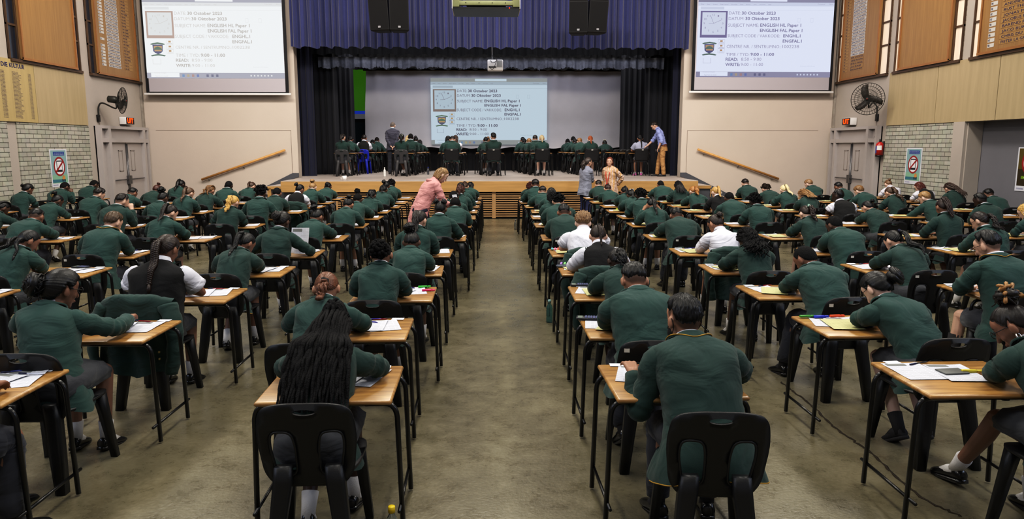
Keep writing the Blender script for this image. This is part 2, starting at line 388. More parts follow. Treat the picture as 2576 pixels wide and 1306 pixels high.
def steps(sx):
    s = MB(); nz = MB(); x = -5.52 if sx < 0 else 5.58
    for i in range(5):
        z = .86 - .17 * i; a, b = x + sx * (.5 + .3 * i), x + sx * (.5 + .3 * (i - 1) if i else 0.0)
        lo, hi = sorted((a, b)); s.box(lo, hi, 20.0, YF - .05, 0, z - .05); nz.box(lo - .02, hi + .02, 19.97, YF - .05, z - .05, z)
    o = struct('stage_steps_' + ('left' if sx < 0 else 'right'), s, M['grey']); struct('tread', nz, M['stagefloor'], o)
    nn = MB(); a, b = sorted((x, x + sx * .5)); nn.box(a, b, 19.955, 19.975, .78, .86); nn.box(a if sx < 0 else b - .02, a + .1 if sx < 0 else b, 19.955, 19.98, .55, .8); struct('step_nosing', nn, M['fascia'], o)
    sk = MB(); x0 = OX0 if sx < 0 else OX1
    pts = [(x0, 1.02), (x0, 1.14), (x0 + sx * .18, 1.14), (x0 + sx * 2.1, .2), (x0 + sx * 2.1, 0), (x0 + sx * 1.7, 0), (x0 + sx * .1, 1.0)]
    v = [(p[0], y, p[1]) for y in (YF - .03, YF) for p in pts]; n = len(pts)
    sk.add(v, [tuple(range(n)), tuple(range(2 * n - 1, n - 1, -1))] + [(i, i + n, (i + 1) % n + n, (i + 1) % n) for i in range(n)], None, False)
    struct('baseboard_' + ('left' if sx < 0 else 'right'), sk, M['grey'])
steps(-1); steps(1)
struct('wall_stage_back', MB().box(-7.6, 7.6, 29.2, 29.5, 0, ZC).box(-7.6, -7.4, YF + .35, 29.3, 0, ZC).box(7.4, 7.6, YF + .35, 29.3, 0, ZC), M['black'])
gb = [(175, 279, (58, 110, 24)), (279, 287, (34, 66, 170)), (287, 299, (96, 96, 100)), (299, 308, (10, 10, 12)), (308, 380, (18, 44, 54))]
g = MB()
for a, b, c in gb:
    z1, z0 = aty(900, a, 28.6)[2], aty(900, b, 28.6)[2]; g.box(-5.4, -4.4, 28.6, 28.7, z0, z1, mat('band_%d' % a, c, .8, emit=.7 if a < 290 else 0))  # green and blue bands glow: added emission stands in for light on them
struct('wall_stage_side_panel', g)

# handrails
def handrail(sx):
    a, b = (np.array([-8.57, YF - .1, .95]), np.array([-6.07, YF - .1, 1.82])) if sx < 0 else (np.array([8.78, YF - .1, .95]), np.array([6.26, YF - .1, 1.84]))
    t = thing('handrail', tuple((a + b) / 2), 0, 'sloping wooden wall handrail over the stage steps beside ' + ('the left screen' if sx < 0 else 'the right screen'), 'handrail')
    c = (a + b) / 2; MB().tube([a - c, b - c], .034, 10).build('rail', M['rail'], t)
    for f in (.08, .5, .92):
        p = a + (b - a) * f - c; MB().tube([p + [0, 0, -.03], p + [0, .0, -.09], p + [0, .095, -.1]], .009, 6).build('bracket', M['steel'], t)
handrail(-1); handrail(1)
# =================================================================== SCREENS, CURTAINS, WALL FITTINGS
def emis(name, rgb, s=1.0):
    if name in MATS: return MATS[name]
    m, nt, b = new_mat(name); b.inputs['Base Color'].default_value = (0, 0, 0, 1); b.inputs['Roughness'].default_value = .9; b.inputs['Specular IOR Level'].default_value = 0
    b.inputs['Emission Color'].default_value = (*lin(rgb), 1); b.inputs['Emission Strength'].default_value = s; return m
def slide(parent, P, key, bg, bar, ink, ink2, wood, tint, s=1.0):
    """projected spreadsheet; P(u, v, d) maps the image (u right, v down, 0..1) to space, d lifts off the screen"""
    def rect(mb, u0, v0, u1, v1, m, d=.002): mb.add([P(u0, v1, d), P(u1, v1, d), P(u1, v0, d), P(u0, v0, d)], [(0, 1, 2, 3)], m, False)
    E_ = lambda n, c: emis('slide_%s_%s' % (key, n), c, s)
    im = MB(); rect(im, 0, 0, 1, 1, E_('bg', bg)); rect(im, 0, .93, 1, 1, E_('bar', bar), .003); rect(im, 0, 0, 1, .055, E_('bar', bar), .003)
    o = im.build('projected_image', None, parent)
    rb = MB(); rect(rb, 0, .055, 1, .1, E_('rib', tint), .004); rect(rb, .38, .01, .65, .045, E_('bg', bg), .005); rect(rb, .03, .932, .235, .985, E_('bg', bg), .005); rect(rb, 0, .15, 1, .153, E_('rib', tint), .004); rect(rb, .018, .112, .19, .145, E_('rib', tint), .004); rect(rb, .19, .112, .99, .145, E_('bg', bg), .0045)
    for i, c in enumerate([(70, 130, 200), (205, 175, 90), (190, 120, 90), (60, 90, 180), bar, (60, 60, 90), (60, 60, 90), (60, 60, 90)]): rect(rb, .255 + i * .035, .95, .272 + i * .035, .982, E_('i%d' % i, tuple((a + 2 * b) // 3 for a, b in zip(c, bar))), .005)
    for i in range(7): rect(rb, .75 + i * .025, .955, .76 + i * .025, .975, E_('rib', tint), .005)
    for u in (.735, .83): 
        for a in ((u, .25, u + .02, .253), (u, .30, u + .02, .303), (u, .25, u + .0015, .303), (u + .0185, .25, u + .02, .303)): rect(rb, *a, E_('rib', tint), .004)
    rb.build('window_bars', None, o)
    I1, I2 = E_('ink', ink), E_('ink2', ink2)
    U = lambda x: (x - 165) / 1790; V = lambda y: (y + 30) / 1045
    def T(t, x0, x1, y, bold=0, cap=40, m=None, sh=0):
        H = cap / 1045; tx = MB()
        put_text(tx, t, U(x0), U(x1), -V(y), H, lambda a, b: P(a, -b, .006), m or (I2 if bold else I1), bold, sh); tx.build('text_line', None, o)
    for t, x0, x1, y, b in (('DATE:', 570, 722, 188, 0), ('30 October 2023', 738, 1185, 188, .022), ('DATUM:', 568, 773, 260, 0), ('30 Oktober 2023', 788, 1240, 259, .022), ('SUBJECT NAME:', 567, 972, 347, 0), ('ENGLISH HL Paper 1', 988, 1530, 344, .022), ('ENGLISH FAL Paper 1', 988, 1550, 413, .022), ('SUBJECT CODE / VAKKODE:', 563, 1255, 486, 0), ('ENGHL.1', 1300, 1530, 484, .022), ('ENGFAL.1', 1297, 1550, 553, .022), ('CENTRE NR. / SENTRUMNO.:', 558, 1280, 627, 0), ('1002238', 1296, 1518, 625, 0), ('TIME / TYD:', 555, 862, 732, 0), ('9:00 - 11:00', 878, 1192, 730, .022), ('READ:', 552, 715, 797, .022), ('8:50 - 9:00', 757, 1025, 795, 0), ('WRITE:', 550, 745, 866, .022), ('9:00 - 11:00', 757, 1052, 865, 0)): T(t, x0, x1, y, b)
    x = 200
    for t in ('File', 'Home', 'Insert', 'Page Layout', 'Formulas', 'Data', 'Review', 'View', 'Automate', 'Help'):
        T(t, x, x + len(t) * 9.5, 62, 0, 12); x += len(t) * 9.5 + 40
    for t, x0, x1, y, c in (('Comments', 1735, 1830, 52, 11), ('Share', 1885, 1930, 52, 11), ('Type here to search', 272, 437, 992, 13), ('Activate Windows', 1545, 1745, 872, 15), ('Ready', 180, 215, 950, 9), ('Accessibility: Investigate', 255, 415, 950, 9)): T(t, x0, x1, y, 0, c, E_('rib', tint) if 'Act' in t else None)
    ck = MB(); A = lambda x, y: (U(x), V(y)); Wd = E_('wood', wood); Fc = E_('face', tuple(int(q * .93) for q in bg))
    rect(ck, *A(198, 142), *A(553, 492), Wd, .005); rect(ck, *A(222, 160), *A(530, 455), Fc, .006)
    for i in range(12):
        a = math.radians(30 * (i + 1)); cx, cy = 373 + 122 * math.sin(a), 305 - 112 * math.cos(a); t = str(i + 1); ww = 11 * len(t)
        put_text(ck, t, U(cx - ww), U(cx + ww * .6), -V(cy + 12), 24 / 1045, lambda p, q: P(p, -q, .008), I1)
    for ang, ln in ((-23, 98), (-92, 64), (66, 108)):
        a = math.radians(ang); d = np.array([math.sin(a), -math.cos(a)]); n = np.array([-d[1], d[0]]) * 2.2; c = np.array([373, 305])
        q = [c - n, c + n, c + d * ln + n, c + d * ln - n]; ck.add([P(U(p[0]), V(p[1]), .008) for p in q], [(0, 1, 2, 3)], I1, False)
    ck.build('clock_picture', None, o)
    cr = MB(); G = E_('crestg', tuple((a + b) // 2 for a, b in zip((70, 100, 70), bar))); B_ = E_('crestb', tuple((a + b) // 2 for a, b in zip((62, 62, 100), bar))); O = E_('cresto', tuple((a + b) // 2 for a, b in zip((205, 150, 80), bar)))
    def poly(pts, m, d): cr.add([P(U(x), V(y), d) for x, y in pts], [tuple(range(len(pts)))[::-1]], m, False)
    poly([(262, 575), (268, 660), (290, 682), (330, 700), (370, 682), (390, 660), (395, 575)], B_, .005)
    poly([(278, 590), (278, 635), (384, 635), (384, 590)], O, .006); poly([(278, 632), (300, 610), (330, 600), (362, 612), (384, 632), (384, 640), (278, 640)], G, .007); poly([(285, 642), (285, 662), (378, 662), (378, 642)], O, .007)
    for y in (545, 695): poly([(232, y + 22), (262, y + 12), (300, y + 6), (330, y), (360, y + 6), (398, y + 12), (428, y + 22), (412, y + 34), (385, y + 28), (330, y + 22), (275, y + 28), (248, y + 34)], G, .008)
    for y in (515, 577, 636):
        for a in ((443, y, 530, y + 2), (443, y + 56, 530, y + 58), (443, y, 445, y + 58), (528, y, 530, y + 58)): rect(cr, *A(a[0], a[1]), *A(a[2], a[3]), I1, .005)
        rect(cr, *A(470, y + 10), *A(502, y + 32), O, .006); rect(cr, *A(455, y + 43), *A(520, y + 48), I1, .006)
    for a in ((253, 762, 256, 828), (355, 762, 358, 828), (253, 826, 358, 829)): rect(cr, *A(a[0], a[1]), *A(a[2], a[3]), I1, .005)
    cr.build('school_crest', None, o)

SCY = 21.9
FAB = mat('screen_fabric', (176, 172, 178), .8); SBK = mat('screen_border', (14, 14, 20), .7)
def wall_screen(nm, bl, br, bar_y, img, lab, **kw):
    x0, x1 = aty(bl, bar_y, SCY)[0], aty(br, bar_y, SCY)[0]; z0 = aty(bl, bar_y, SCY)[2]; zt = 6.75
    t = thing('projection_screen', ((x0 + x1) / 2, SCY, z0), 0, lab, 'projection screen')
    w = (x1 - x0) / 2; H = zt - z0
    MB().box(-w, w, .0, .012, .06, H).build('screen_border', SBK, t); MB().box(-w + .09, w - .09, -.006, -.001, .09, H).build('screen_fabric', FAB, t)
    MB().rbox(-w - .06, w + .06, -.03, .03, -.0, .06, .012).build('bottom_bar', M['white'], t); MB().rbox(-w - .1, w + .1, -.08, .2, H, H + .18, .02).build('case', M['white'], t)
    ix0, ix1, iz0, iz1 = img
    P = lambda u, v, d: (ix0 + (ix1 - ix0) * u - (x0 + x1) / 2, -.008 - d, iz1 + (iz0 - iz1) * v - z0)
    slide(t, P, nm, **kw)
def rc(x0, x1, y0, y1, Y): return (aty(x0, y1, Y)[0], aty(x1, y1, Y)[0], aty(x0, y1, Y)[2], aty(x0, y0, Y)[2])
wall_screen('l', 369, 727, 239, rc(371, 717, -6, 197, SCY), 'large white projection screen on the wall beside the wall fan, washed-out exam notice', bg=(238, 241, 243), bar=(176, 176, 186), ink=(206, 203, 200), ink2=(188, 184, 180), wood=(186, 168, 160), tint=(222, 224, 226))
wall_screen('r', 1738, 2091, 234, rc(1750, 2087, -6, 194, SCY), 'large white projection screen with bluish exam notice, nearest the red fire extinguisher', bg=(216, 222, 242), bar=(146, 144, 166), ink=(152, 148, 172), ink2=(134, 130, 158), wood=(128, 122, 154), tint=(196, 202, 224))

# stage backdrop sheet with the third projection
SY = 27.5
x0, z1 = aty(920, 178, SY)[0], aty(920, 178, SY)[2]; x1, z0 = aty(1562, 372, SY)[0], aty(1562, 372, SY)[2]
t = thing('backdrop_sheet', ((x0 + x1) / 2, SY, z0), 0, 'wide grey cloth sheet hanging at the rear of the stage with projected notice', 'cloth')
nx, nz = 160, 40; g = MB(); w = (x1 - x0) / 2; H = z1 - z0; rng = np.random.RandomState(5)
V_ = []
for j in range(nz + 1):
    for i in range(nx + 1):
        u = i / nx; v = j / nz; e = .05 * math.exp(-(1 - v) * 7)
        y = e * (math.sin(u * 83 + 2 * math.sin(u * 17)) ) + .025 * math.sin(u * 21 + v * 3) * (1 - v) + .05 * math.exp(-u * 30) * math.sin(v * 9)
        V_.append((-w + 2 * w * u - .12 * (1 - v) * (u < .02) + (.12 * v if u > .985 else 0), y, H * v + (.03 * math.sin(u * 58) if j == 0 else 0)))
g.add(V_, [(j * (nx + 1) + i, j * (nx + 1) + i + 1, (j + 1) * (nx + 1) + i + 1, (j + 1) * (nx + 1) + i) for j in range(nz) for i in range(nx)])
g.build('sheet', mat('grey_sheet', (168, 167, 172), .85, noise=.05, nscale=1.2), t)
MB().tube([(-w - .1, .03, H + .02), (w + .1, .03, H + .02)], .025, 8).build('batten', M['frame'], t)
ix0, ix1, iz0, iz1 = rc(1086, 1375, 197, 364, SY)
slide(t, lambda u, v, d: (ix0 + (ix1 - ix0) * u - (x0 + x1) / 2, -.09 - d, iz1 + (iz0 - iz1) * v - z0), 'c', bg=(184, 199, 211), bar=(146, 150, 150), ink=(122, 118, 128), ink2=(100, 94, 106), wood=(134, 124, 120), tint=(160, 172, 182))

# ------------------------------------------------------------------ curtains
def pleats(width, H, period, amp, seed, nzv=10, hem=.03, dens=12, rag=0):
    r = np.random.RandomState(seed); n = int(width / period * dens); x = np.linspace(0, width, n)
    ph = np.cumsum(1 + .55 * r.randn(n)) / dens * 2 * PI; ph = np.interp(x, x, ph); k = 9; ph = np.convolve(np.pad(ph, k // 2, mode='edge'), np.ones(k) / k, 'valid')
    a = amp * (.6 + .5 * np.convolve(r.rand(n + 20), np.ones(21) / 21, 'valid') * 2 - .3)
    b = np.sin(ph) + .3 * np.sin(2.3 * ph + 1)
    V = []; F = []
    for j in range(nzv + 1):
        v = j / nzv
        for i in range(n):
            y = a[i] * b[i] * (1 - .25 * v) + .02 * math.sin(x[i] * 3 + v * 2)
            z = H * v + (hem * math.sin(ph[i] * .5 + 1) + rag * r.randn() if j == 0 else 0)
            V.append((x[i] - width / 2, y, z))
    for j in range(nzv):
        for i in range(n - 1): q = j * n + i; F.append((q, q + 1, q + n + 1, q + n))
    return MB().add(V, F)
BLUE = mat('blue_velvet', (50, 56, 102), .8, sheen=.4, noise=.1, nscale=20); NAVY = mat('navy_velvet', (20, 24, 52), .8, sheen=.25); BLK = M['black']
SILV = mat('silver_cloth', (96, 100, 112), .45, noise=.25, nscale=14, bump=.5, bscale=12); CHAR = mat('charcoal_cloth', (20, 22, 30), .85, sheen=.15)
def curtain(nm, x0, x1, Y, z0, z1, period, amp, seed, m, lab, **kw):
    o = pleats(x1 - x0, z1 - z0, period, amp, seed, **kw).build(nm, m); o.location = ((x0 + x1) / 2, Y, z0); tag(o, lab, 'curtain'); return o
curtain('curtain_valance', OX0 - .03, OX1 + .05, 21.93, 4.76, 7.3, .21, .11, 3, BLUE, 'deep blue velvet valance curtain pleated across the stage opening', nzv=14)
curtain('curtain_valance', -5.45, 5.62, 24.0, 4.4, 4.74, .3, .05, 7, SILV, 'short silvery grey valance strip hanging behind the blue one', rag=.015)
curtain('black_border', -6.5, 6.5, 23.6, 4.76, 7.6, .25, .05, 9, BLK, 'added black sheet for the dark gap between the blue and silvery valances')  # black sheet stands in for the plain darkness behind the blue valance
curtain('black_border', -6.5, 6.5, 26.9, 4.66, 7.6, .25, .05, 19, BLK, 'black border cloth hanging just above the grey sheet')
def px2x(px, Y): return aty(px, 300, Y)[0]
for i, (a, b, Y, m, lab) in enumerate([(752, 792, 22.9, NAVY, 'narrow navy curtain leg beside the stage edge under the fan-side screen'), (784, 852, 24.2, CHAR, 'wide black curtain leg behind the seated ponytail student on stage'), (840, 892, 25.6, CHAR, 'black curtain leg covering part of the green panel'), (1690, 1722, 22.9, NAVY, 'navy curtain leg behind the standing man in chinos'), (1622, 1700, 24.2, CHAR, 'wide black curtain leg behind the woman in white on stage'), (1560, 1632, 26.0, CHAR, 'black curtain leg overlapping the grey sheet edge')]):
    curtain('stage_curtain', px2x(a, Y), px2x(b, Y), Y, SZ, 7.2, .18, .06, 30 + i, m, lab, hem=.0)
curtain('curtain_backcloth', -6.5, 6.5, 27.9, SZ, 2.05, .3, .04, 50, BLK, 'low black backcloth hanging below the grey sheet', hem=.02)

# ------------------------------------------------------------------ hanging gear
def loudspeaker(px0, px1, pyb, yaw, lab):
    Y = 20.3; a, b = aty(px0, pyb, Y), aty(px1, pyb, Y); c = (a + b) / 2; wd = (b[0] - a[0])
    t = thing('loudspeaker', (c[0], Y, c[2]), yaw, lab, 'loudspeaker', None); h = .86; w2 = wd / 2
    q = MB()   # trapezoid plan, tilted front
    rg = []
    for z, s, dy in ((0, .94, .05), (.03, 1, .0), (h - .05, 1, -.14), (h, .96, -.1)):
        rg.append([(-w2 * s, dy, z), (w2 * s, dy, z), (w2 * s * .7, dy + .38, z), (-w2 * s * .7, dy + .38, z)])
    q.loft(rg, None, smooth=False).build('cabinet', mat('speaker_black', (12, 12, 14), .6), t)
    MB().add([(-w2 * .92, -.006 - .0, .05), (w2 * .92, -.006, .05), (w2 * .92, -.142, h - .07), (-w2 * .92, -.142, h - .07)], [(0, 1, 2, 3)], None, False).build('grille', mat('speaker_grille', (9, 9, 11), .85, bump=.6, bscale=400), t)
    MB().box(-.035, .035, -.03, -.01, .07, .12).build('badge', M['steel'], t)
    r = MB(); r.tube([(-w2 * .5, .1, h), (-w2 * .5, .1, h + 1.6)], .008, 6); r.tube([(w2 * .5, .1, h), (w2 * .5, .1, h + 1.6)], .008, 6); r.build('hanging_rod', M['blackm'], t)
loudspeaker(930, 981, 77, -.22, 'black hanging loudspeaker nearest the fan-side screen'); loudspeaker(981, 1029, 77, .1, 'black hanging loudspeaker beside another, nearer the big overhead lift frame')
loudspeaker(1431, 1478, 84, -.1, 'black hanging loudspeaker of the extinguisher-side pair, nearer the lift frame'); loudspeaker(1478, 1527, 83, .22, 'black hanging loudspeaker of the extinguisher-side pair, nearest the bluish screen')
# projector over the stage
c = aty(1246, 177, 23.0)
t = thing('projector', (c[0], 23.0, c[2]), 0, 'small white projector hanging on a pole above the stage', 'projector')
MB().rbox(-.24, .24, 0, .36, 0, .32, .03).build('housing', M['white'], t)
MB().box(.05, .21, -.006, .0, .1, .3).build('vent', mat('vent_grey', (160, 160, 158), .7, bump=.5, bscale=200), t)
q = MB(); q.box(-.2, .03, -.008, 0, .08, .12)
for i in range(6): q.box(-.19 + i * .035, -.17 + i * .035, -.012, 0, .075, .105)
q.build('socket_panel', mat('sockets', (60, 60, 62), .6), t)
q = MB(); q.tube(catmull([(-.18, -.01, .12), (-.1, -.05, .02), (-.02, -.06, .12), (.06, -.03, .36)]), .008, 6); q.tube(catmull([(-.15, -.01, .3), (-.08, -.04, .22), (.05, -.05, .3), (-.1, .1, .45)]), .008, 6); q.build('cable', M['blackm'], t)
MB().tube([(-.09, .15, .3), (-.12, .15, 1.9)], .025, 8).build('pole', M['steel'], t)
# olive lift frame at the top
c = aty(1223, 20, 15.0)
t = thing('projector_lift', (c[0], 15.0, c[2]), 0, 'olive green metal projector lift frame hanging at the top centre', 'projector lift')
OL = mat('olive_metal', (138, 140, 104), .5, noise=.06)
w2 = .66
MB().rbox(-w2 + .06, w2 - .06, 0, .06, .05, .14, .008).build('front_rail', OL, t)
MB().box(-w2, w2, .0, .9, -.02, .015).build('tray', M['blackm'], t)
for s in (-1, 1):
    MB().rbox(min(s * w2, s * (w2 - .13)), max(s * w2, s * (w2 - .13)), -.02, .8, .015, .5, .01).build('side_plate', OL, t)
    MB().rbox(min(s * w2, s * (w2 + .015)), max(s * w2, s * (w2 + .015)), -.03, .8, -.02, .5, .005).build('edge_strip', M['white'], t)
for x in (-.4, -.14, .12, .38): MB().sphere((x, -.002, .1), .01, None, 8, 5).build('bolt', M['blackm'], t)
MB().sphere((.46, -.01, 0), .012, None, 8, 6).build('indicator_light', emis('red_led', (255, 60, 30), 3), t)
MB().rbox(-.4, .4, .2, .7, .1, .45, .02).build('motor_box', M['grey'], t); q = MB()
for s in (-1, 1): q.tube([(s * .5, .4, .5), (s * .5, .4, 3.2)], .02, 6)
q.build('hanging_rod', M['steel'], t)

# ------------------------------------------------------------------ wall fans
def wall_fan(base, head, face, R, lab):
    base, head = np.array(base), np.array(head); f = unit(face); t = thing('wall_fan', tuple(base), 0, lab, 'fan'); h = head - base
    DK = mat('fan_metal', (62, 62, 58), .45, metal=.4); X_ = unit(np.cross(f, [0, 0, 1])); Z_ = np.cross(X_, f)
    s = 1 if base[0] < 0 else -1
    MB().rbox(min(0, s * .05), max(0, s * .05), -.06, .06, -.12, .06, .01).build('wall_plate', M['blackm'], t)
    mid = h - f * .18 + np.array([0, 0, -.22]); MB().tube(catmull([(s * .04, 0, 0), (s * .05, 0, .25), (s * .16, 0, .36), tuple(mid + [0, 0, .0]), tuple(h - f * .16 - Z_ * .05)]), .02, 8).build('arm', DK, t)
    MB().tube([h - f * .36, h - f * .34, h - f * .18, h - f * .1], [.05, .085, .095, .06], 14).build('motor', DK, t)
    for d, nm in ((.07, 'front_cage'), (-.09, 'rear_cage')):
        c = MB()
        for r in (R, R * .8, R * .58, R * .36, R * .15):
            a = np.linspace(0, 2 * PI, 33); dd = d * (1 - (r / R) ** 3)
            c.tube([h + f * dd + (X_ * math.cos(q) + Z_ * math.sin(q)) * r for q in a], .004 if r < R else .008, 5, caps=False)
        for q in np.linspace(0, 2 * PI, 37)[:-1]:
            e = X_ * math.cos(q) + Z_ * math.sin(q); c.tube([h + f * d * (1 - (r / R) ** 3) + e * r for r in (R * .12, R * .4, R * .7, R)], .0028, 4)
        c.build(nm, DK, t)
    for k in range(3):
        bl = MB(); rg = []
        for q in np.linspace(.05, .92, 9):
            a0 = 2 * PI * k / 3 + .9 + .5 * q; wd = .09 * (1 + .7 * math.sin(q * PI)) * R / .33; e = X_ * math.cos(a0) + Z_ * math.sin(a0); n = np.cross(f, e)
            n = unit(n + f * .45); p = h + e * q * R; rg.append([p - n * wd / 2 - f * .003, p + n * wd / 2 - f * .003, p + n * wd / 2 + f * .003, p - n * wd / 2 + f * .003])
        bl.loft(rg); bl.build('blade', mat('fan_blade', (58, 52, 46), .5), t)
    MB().sphere(h + f * .05, .05, None, 12, 8).build('hub', DK, t); MB().sphere(h + f * .088, (.026, .026, .02), None, 12, 6).build('badge', mat('fan_badge', (110, 46, 36), .7), t)
    MB().tube(catmull([(s * .03, .0, -.1), (s * .03, .03, -.5), (s * .025, -.02 if s > 0 else .2, -1.2 if s > 0 else -.62), (s * .025, 0 if s > 0 else .5, -2.2 if s > 0 else -.55)]), .0045, 6).build('cord', M['blackm'], t)
hL = atx(308, 253, XL + .72); hR = atx(2183, 249, XR - .7)
wall_fan((XL, 19.62, 2.68), hL, (.96, .12, -.1), .33, 'grey wall fan seen edge-on beside the washed-out screen'); wall_fan((XR, 19.22 * 1.0196, 2.72), hR, (-.62, -.78, -.05), .4, 'grey caged wall fan with dark blades facing the room above the lit sign')
# ------------------------------------------------------------------ lit exit boxes
def exit_box(sx):
    X, k = SIDE[sx]; y0, y1 = (20.72, 21.2) if sx < 0 else (20.3 * 1.0196, 20.78 * 1.0196); s = -sx
    t = thing('exit_sign', (X + s * .1, (y0 + y1) / 2, 2.53), 0, 'lit red UIT exit sign box above the double door ' + ('under the edge-on fan' if sx < 0 else 'under the wide-open fan'), 'exit sign')
    L2 = (y1 - y0) / 2; MB().rbox(-.09, .09, -L2, L2, 0, .2, .008).build('case', M['white'], t)
    q = MB(); xx = s * .092; q.box(min(xx, xx + s * .006), max(xx, xx + s * .006), -L2 + .02, L2 - .02, .01, .19, None); q.build('face', mat('sign_black', (18, 8, 6), .4), t)
    q = MB(); put_text(q, 'UIT', -1, 1, 0, 1, lambda a, b: (xx + s * .009, (a * s if s < 0 else a) * (L2 - .07) * 1 if s > 0 else -a * (L2 - .07), .035 + b * .13), emis('exit_red', (255, 74, 22), 3.2), bold=.03); q.build('lettering', None, t)
exit_box(-1); exit_box(1)
# ------------------------------------------------------------------ posters
def poster(loc, axis, n, w, h, kind, lab):
    """axis: unit vector of the reading direction, n: outward normal"""
    ax = np.array(axis); n = np.array(n); t = thing('poster', loc, 0, lab, 'poster')
    P = lambda u, v, d=0: tuple(ax * (u - .5) * w + np.array([0, 0, 1]) * (v - .5) * h + n * (.004 + d))
    def rect(mb, u0, v0, u1, v1, m, d): mb.add([P(u0, v0, d), P(u1, v0, d), P(u1, v1, d), P(u0, v1, d)], [(0, 1, 2, 3)], m, False)
    def disc(mb, cu, cv, r, m, d, r0=0, nn=36):
        a = np.linspace(0, 2 * PI, nn + 1)[:-1]; o = [P(cu + r / w * math.cos(q), cv + r / h * math.sin(q), d) for q in a]
        if r0: i = [P(cu + r0 / w * math.cos(q), cv + r0 / h * math.sin(q), d) for q in a]; mb.add(o + i, [(j, (j + 1) % nn, nn + (j + 1) % nn, nn + j) for j in range(nn)], m, False)
        else: mb.add(o, [tuple(range(nn))], m, False)
    b = MB(); rect(b, 0, 0, 1, 1, mat('poster_paper', (212, 214, 222), .5), 0); b.build('sheet', None, t)
    p = MB(); W = mat('poster_white', (226, 226, 230), .5); RD = mat('poster_red', (150, 34, 36), .5); DK = mat('poster_dark', (28, 28, 40), .5)
    if kind == 0:
        rect(p, .06, .1, .94, .97, mat('poster_teal', (138, 170, 174), .5), .001); rect(p, .06, .1, .94, .32, mat('poster_green', (140, 182, 158), .5), .002); rect(p, .06, .12, .8, .2, mat('poster_teal2', (66, 122, 138), .5), .003)
        rect(p, .2, .83, .84, .93, mat('poster_blue', (44, 78, 148), .5), .002)
        put_text(p, 'NO CELLPHONE OR', .26, .78, .888, .018, lambda a, c: P(a, c, .004), W); put_text(p, 'ELECTRONIC DEVICES', .24, .8, .85, .018, lambda a, c: P(a, c, .004), W)
        c = (.5, .54); R = .32 * w
    else:
        rect(p, .06, .12, .94, .97, mat('poster_olive', (96, 82, 24), .5), .001); rect(p, .06, .12, .94, .5, mat('poster_brown', (58, 46, 18), .5), .002); rect(p, .22, .28, .94, .345, mat('poster_lime', (118, 150, 30), .5), .004)
        put_text(p, 'NO CHEATING', .34, .92, .295, .03, lambda a, c: P(a, c, .006), W, bold=.02); c = (.6, .66); R = .4 * w
    disc(p, *c, R * .93, W, .003); disc(p, *c, R, RD, .005, R * .82)
    if kind == 0:
        rect(p, c[0] - .16, c[1] - .14, c[0] + .16, c[1] + .16, DK, .006); rect(p, c[0] - .135, c[1] - .085, c[0] + .135, c[1] + .13, W, .007)
    else:
        rect(p, c[0] - .2, c[1] - .02, c[0] + .1, c[1] + .1, DK, .006); disc(p, c[0] - .02, c[1] + .1, .05, DK, .007)
    d = np.array([.78, .62]); e = np.array([-.62, .78]) * R * .1
    q = [-d * R * .86 - e, d * R * .86 - e, d * R * .86 + e, -d * R * .86 + e]; p.add([P(c[0] + x[0] / w, c[1] + x[1] / h, .008) for x in q], [(0, 1, 2, 3)], RD, False)
    if kind == 0:
        disc(p, .7, .29, .02, mat('poster_skin', (190, 140, 100), .5), .006); rect(p, .62, .19, .78, .275, mat('poster_orange', (206, 146, 84), .5), .005); rect(p, .6, .14, .66, .2, DK, .006); rect(p, .72, .14, .78, .2, DK, .006)
    for v in (.04, .06): rect(p, .06, v, .35, v + .008, mat('poster_print', (120, 122, 160), .6), .002)
    p.build('print', None, t)
poster((XL + .032, 17.66, 1.42), (0, 1, 0), (1, 0, 0), .7, .88, 0, 'tall teal no-cellphone poster on painted brick near the honours list'); poster((XR - .032, 17.36 * 1.0196, 1.45), (0, -1, 0), (-1, 0, 0), .68, .88, 0, 'tall teal no-cellphone poster on painted brick near the fire extinguisher')
c = atx(2578, 435, XR + .35); poster((XR + .352, c[1] - .1, 1.47), (0, -1, 0), (-1, 0, 0), .68, .88, 1, 'brown and yellow prohibition poster cut by the frame edge')
# ------------------------------------------------------------------ fire extinguisher
t = thing('fire_extinguisher', (XR - .13, 18.78 * 1.0196, 1.66), 0, 'red fire extinguisher hanging on the pillar by the brickwork', 'fire extinguisher')
RED = mat('extinguisher_red', (178, 42, 34), .3, coat=.3)
MB().loft([[(r * math.cos(a), r * math.sin(a), z) for a in np.linspace(0, 2 * PI, 25)[:-1]] for z, r in ((0.03, .095), (.3, .095), (.34, .085), (.37, .05), (.385, .03))]).build('cylinder', RED, t)
MB().loft([[(r * math.cos(a), r * math.sin(a), z) for a in np.linspace(0, 2 * PI, 25)[:-1]] for z, r in ((0, .09), (.01, .097), (.035, .097))]).build('base_ring', M['blackm'], t)
q = MB(); q.tube([(0, 0, .38), (0, 0, .42)], .022, 10); q.rbox(-.012, .012, -.06, .03, .42, .435, .004); q.rbox(-.012, .012, -.05, .03, .445, .46, .004); q.build('valve_handle', M['blackm'], t)
for nm, a0, a1, z0, z1, m in (('white_label', -.2, 1.1, .17, .29, M['white']), ('blue_label', -.9, -.25, .09, .27, mat('label_blue', (60, 84, 160), .5))):
    A = np.linspace(a0, a1, 9) + PI + .55; MB().add([(.0965 * math.cos(a), .0965 * math.sin(a), z) for z in (z0, z1) for a in A], [(i, i + 1, i + 10, i + 9) for i in range(8)]).build(nm, m, t)
MB().box(.08, .13, -.03, .03, .2, .4).build('wall_bracket', M['steel'], t)
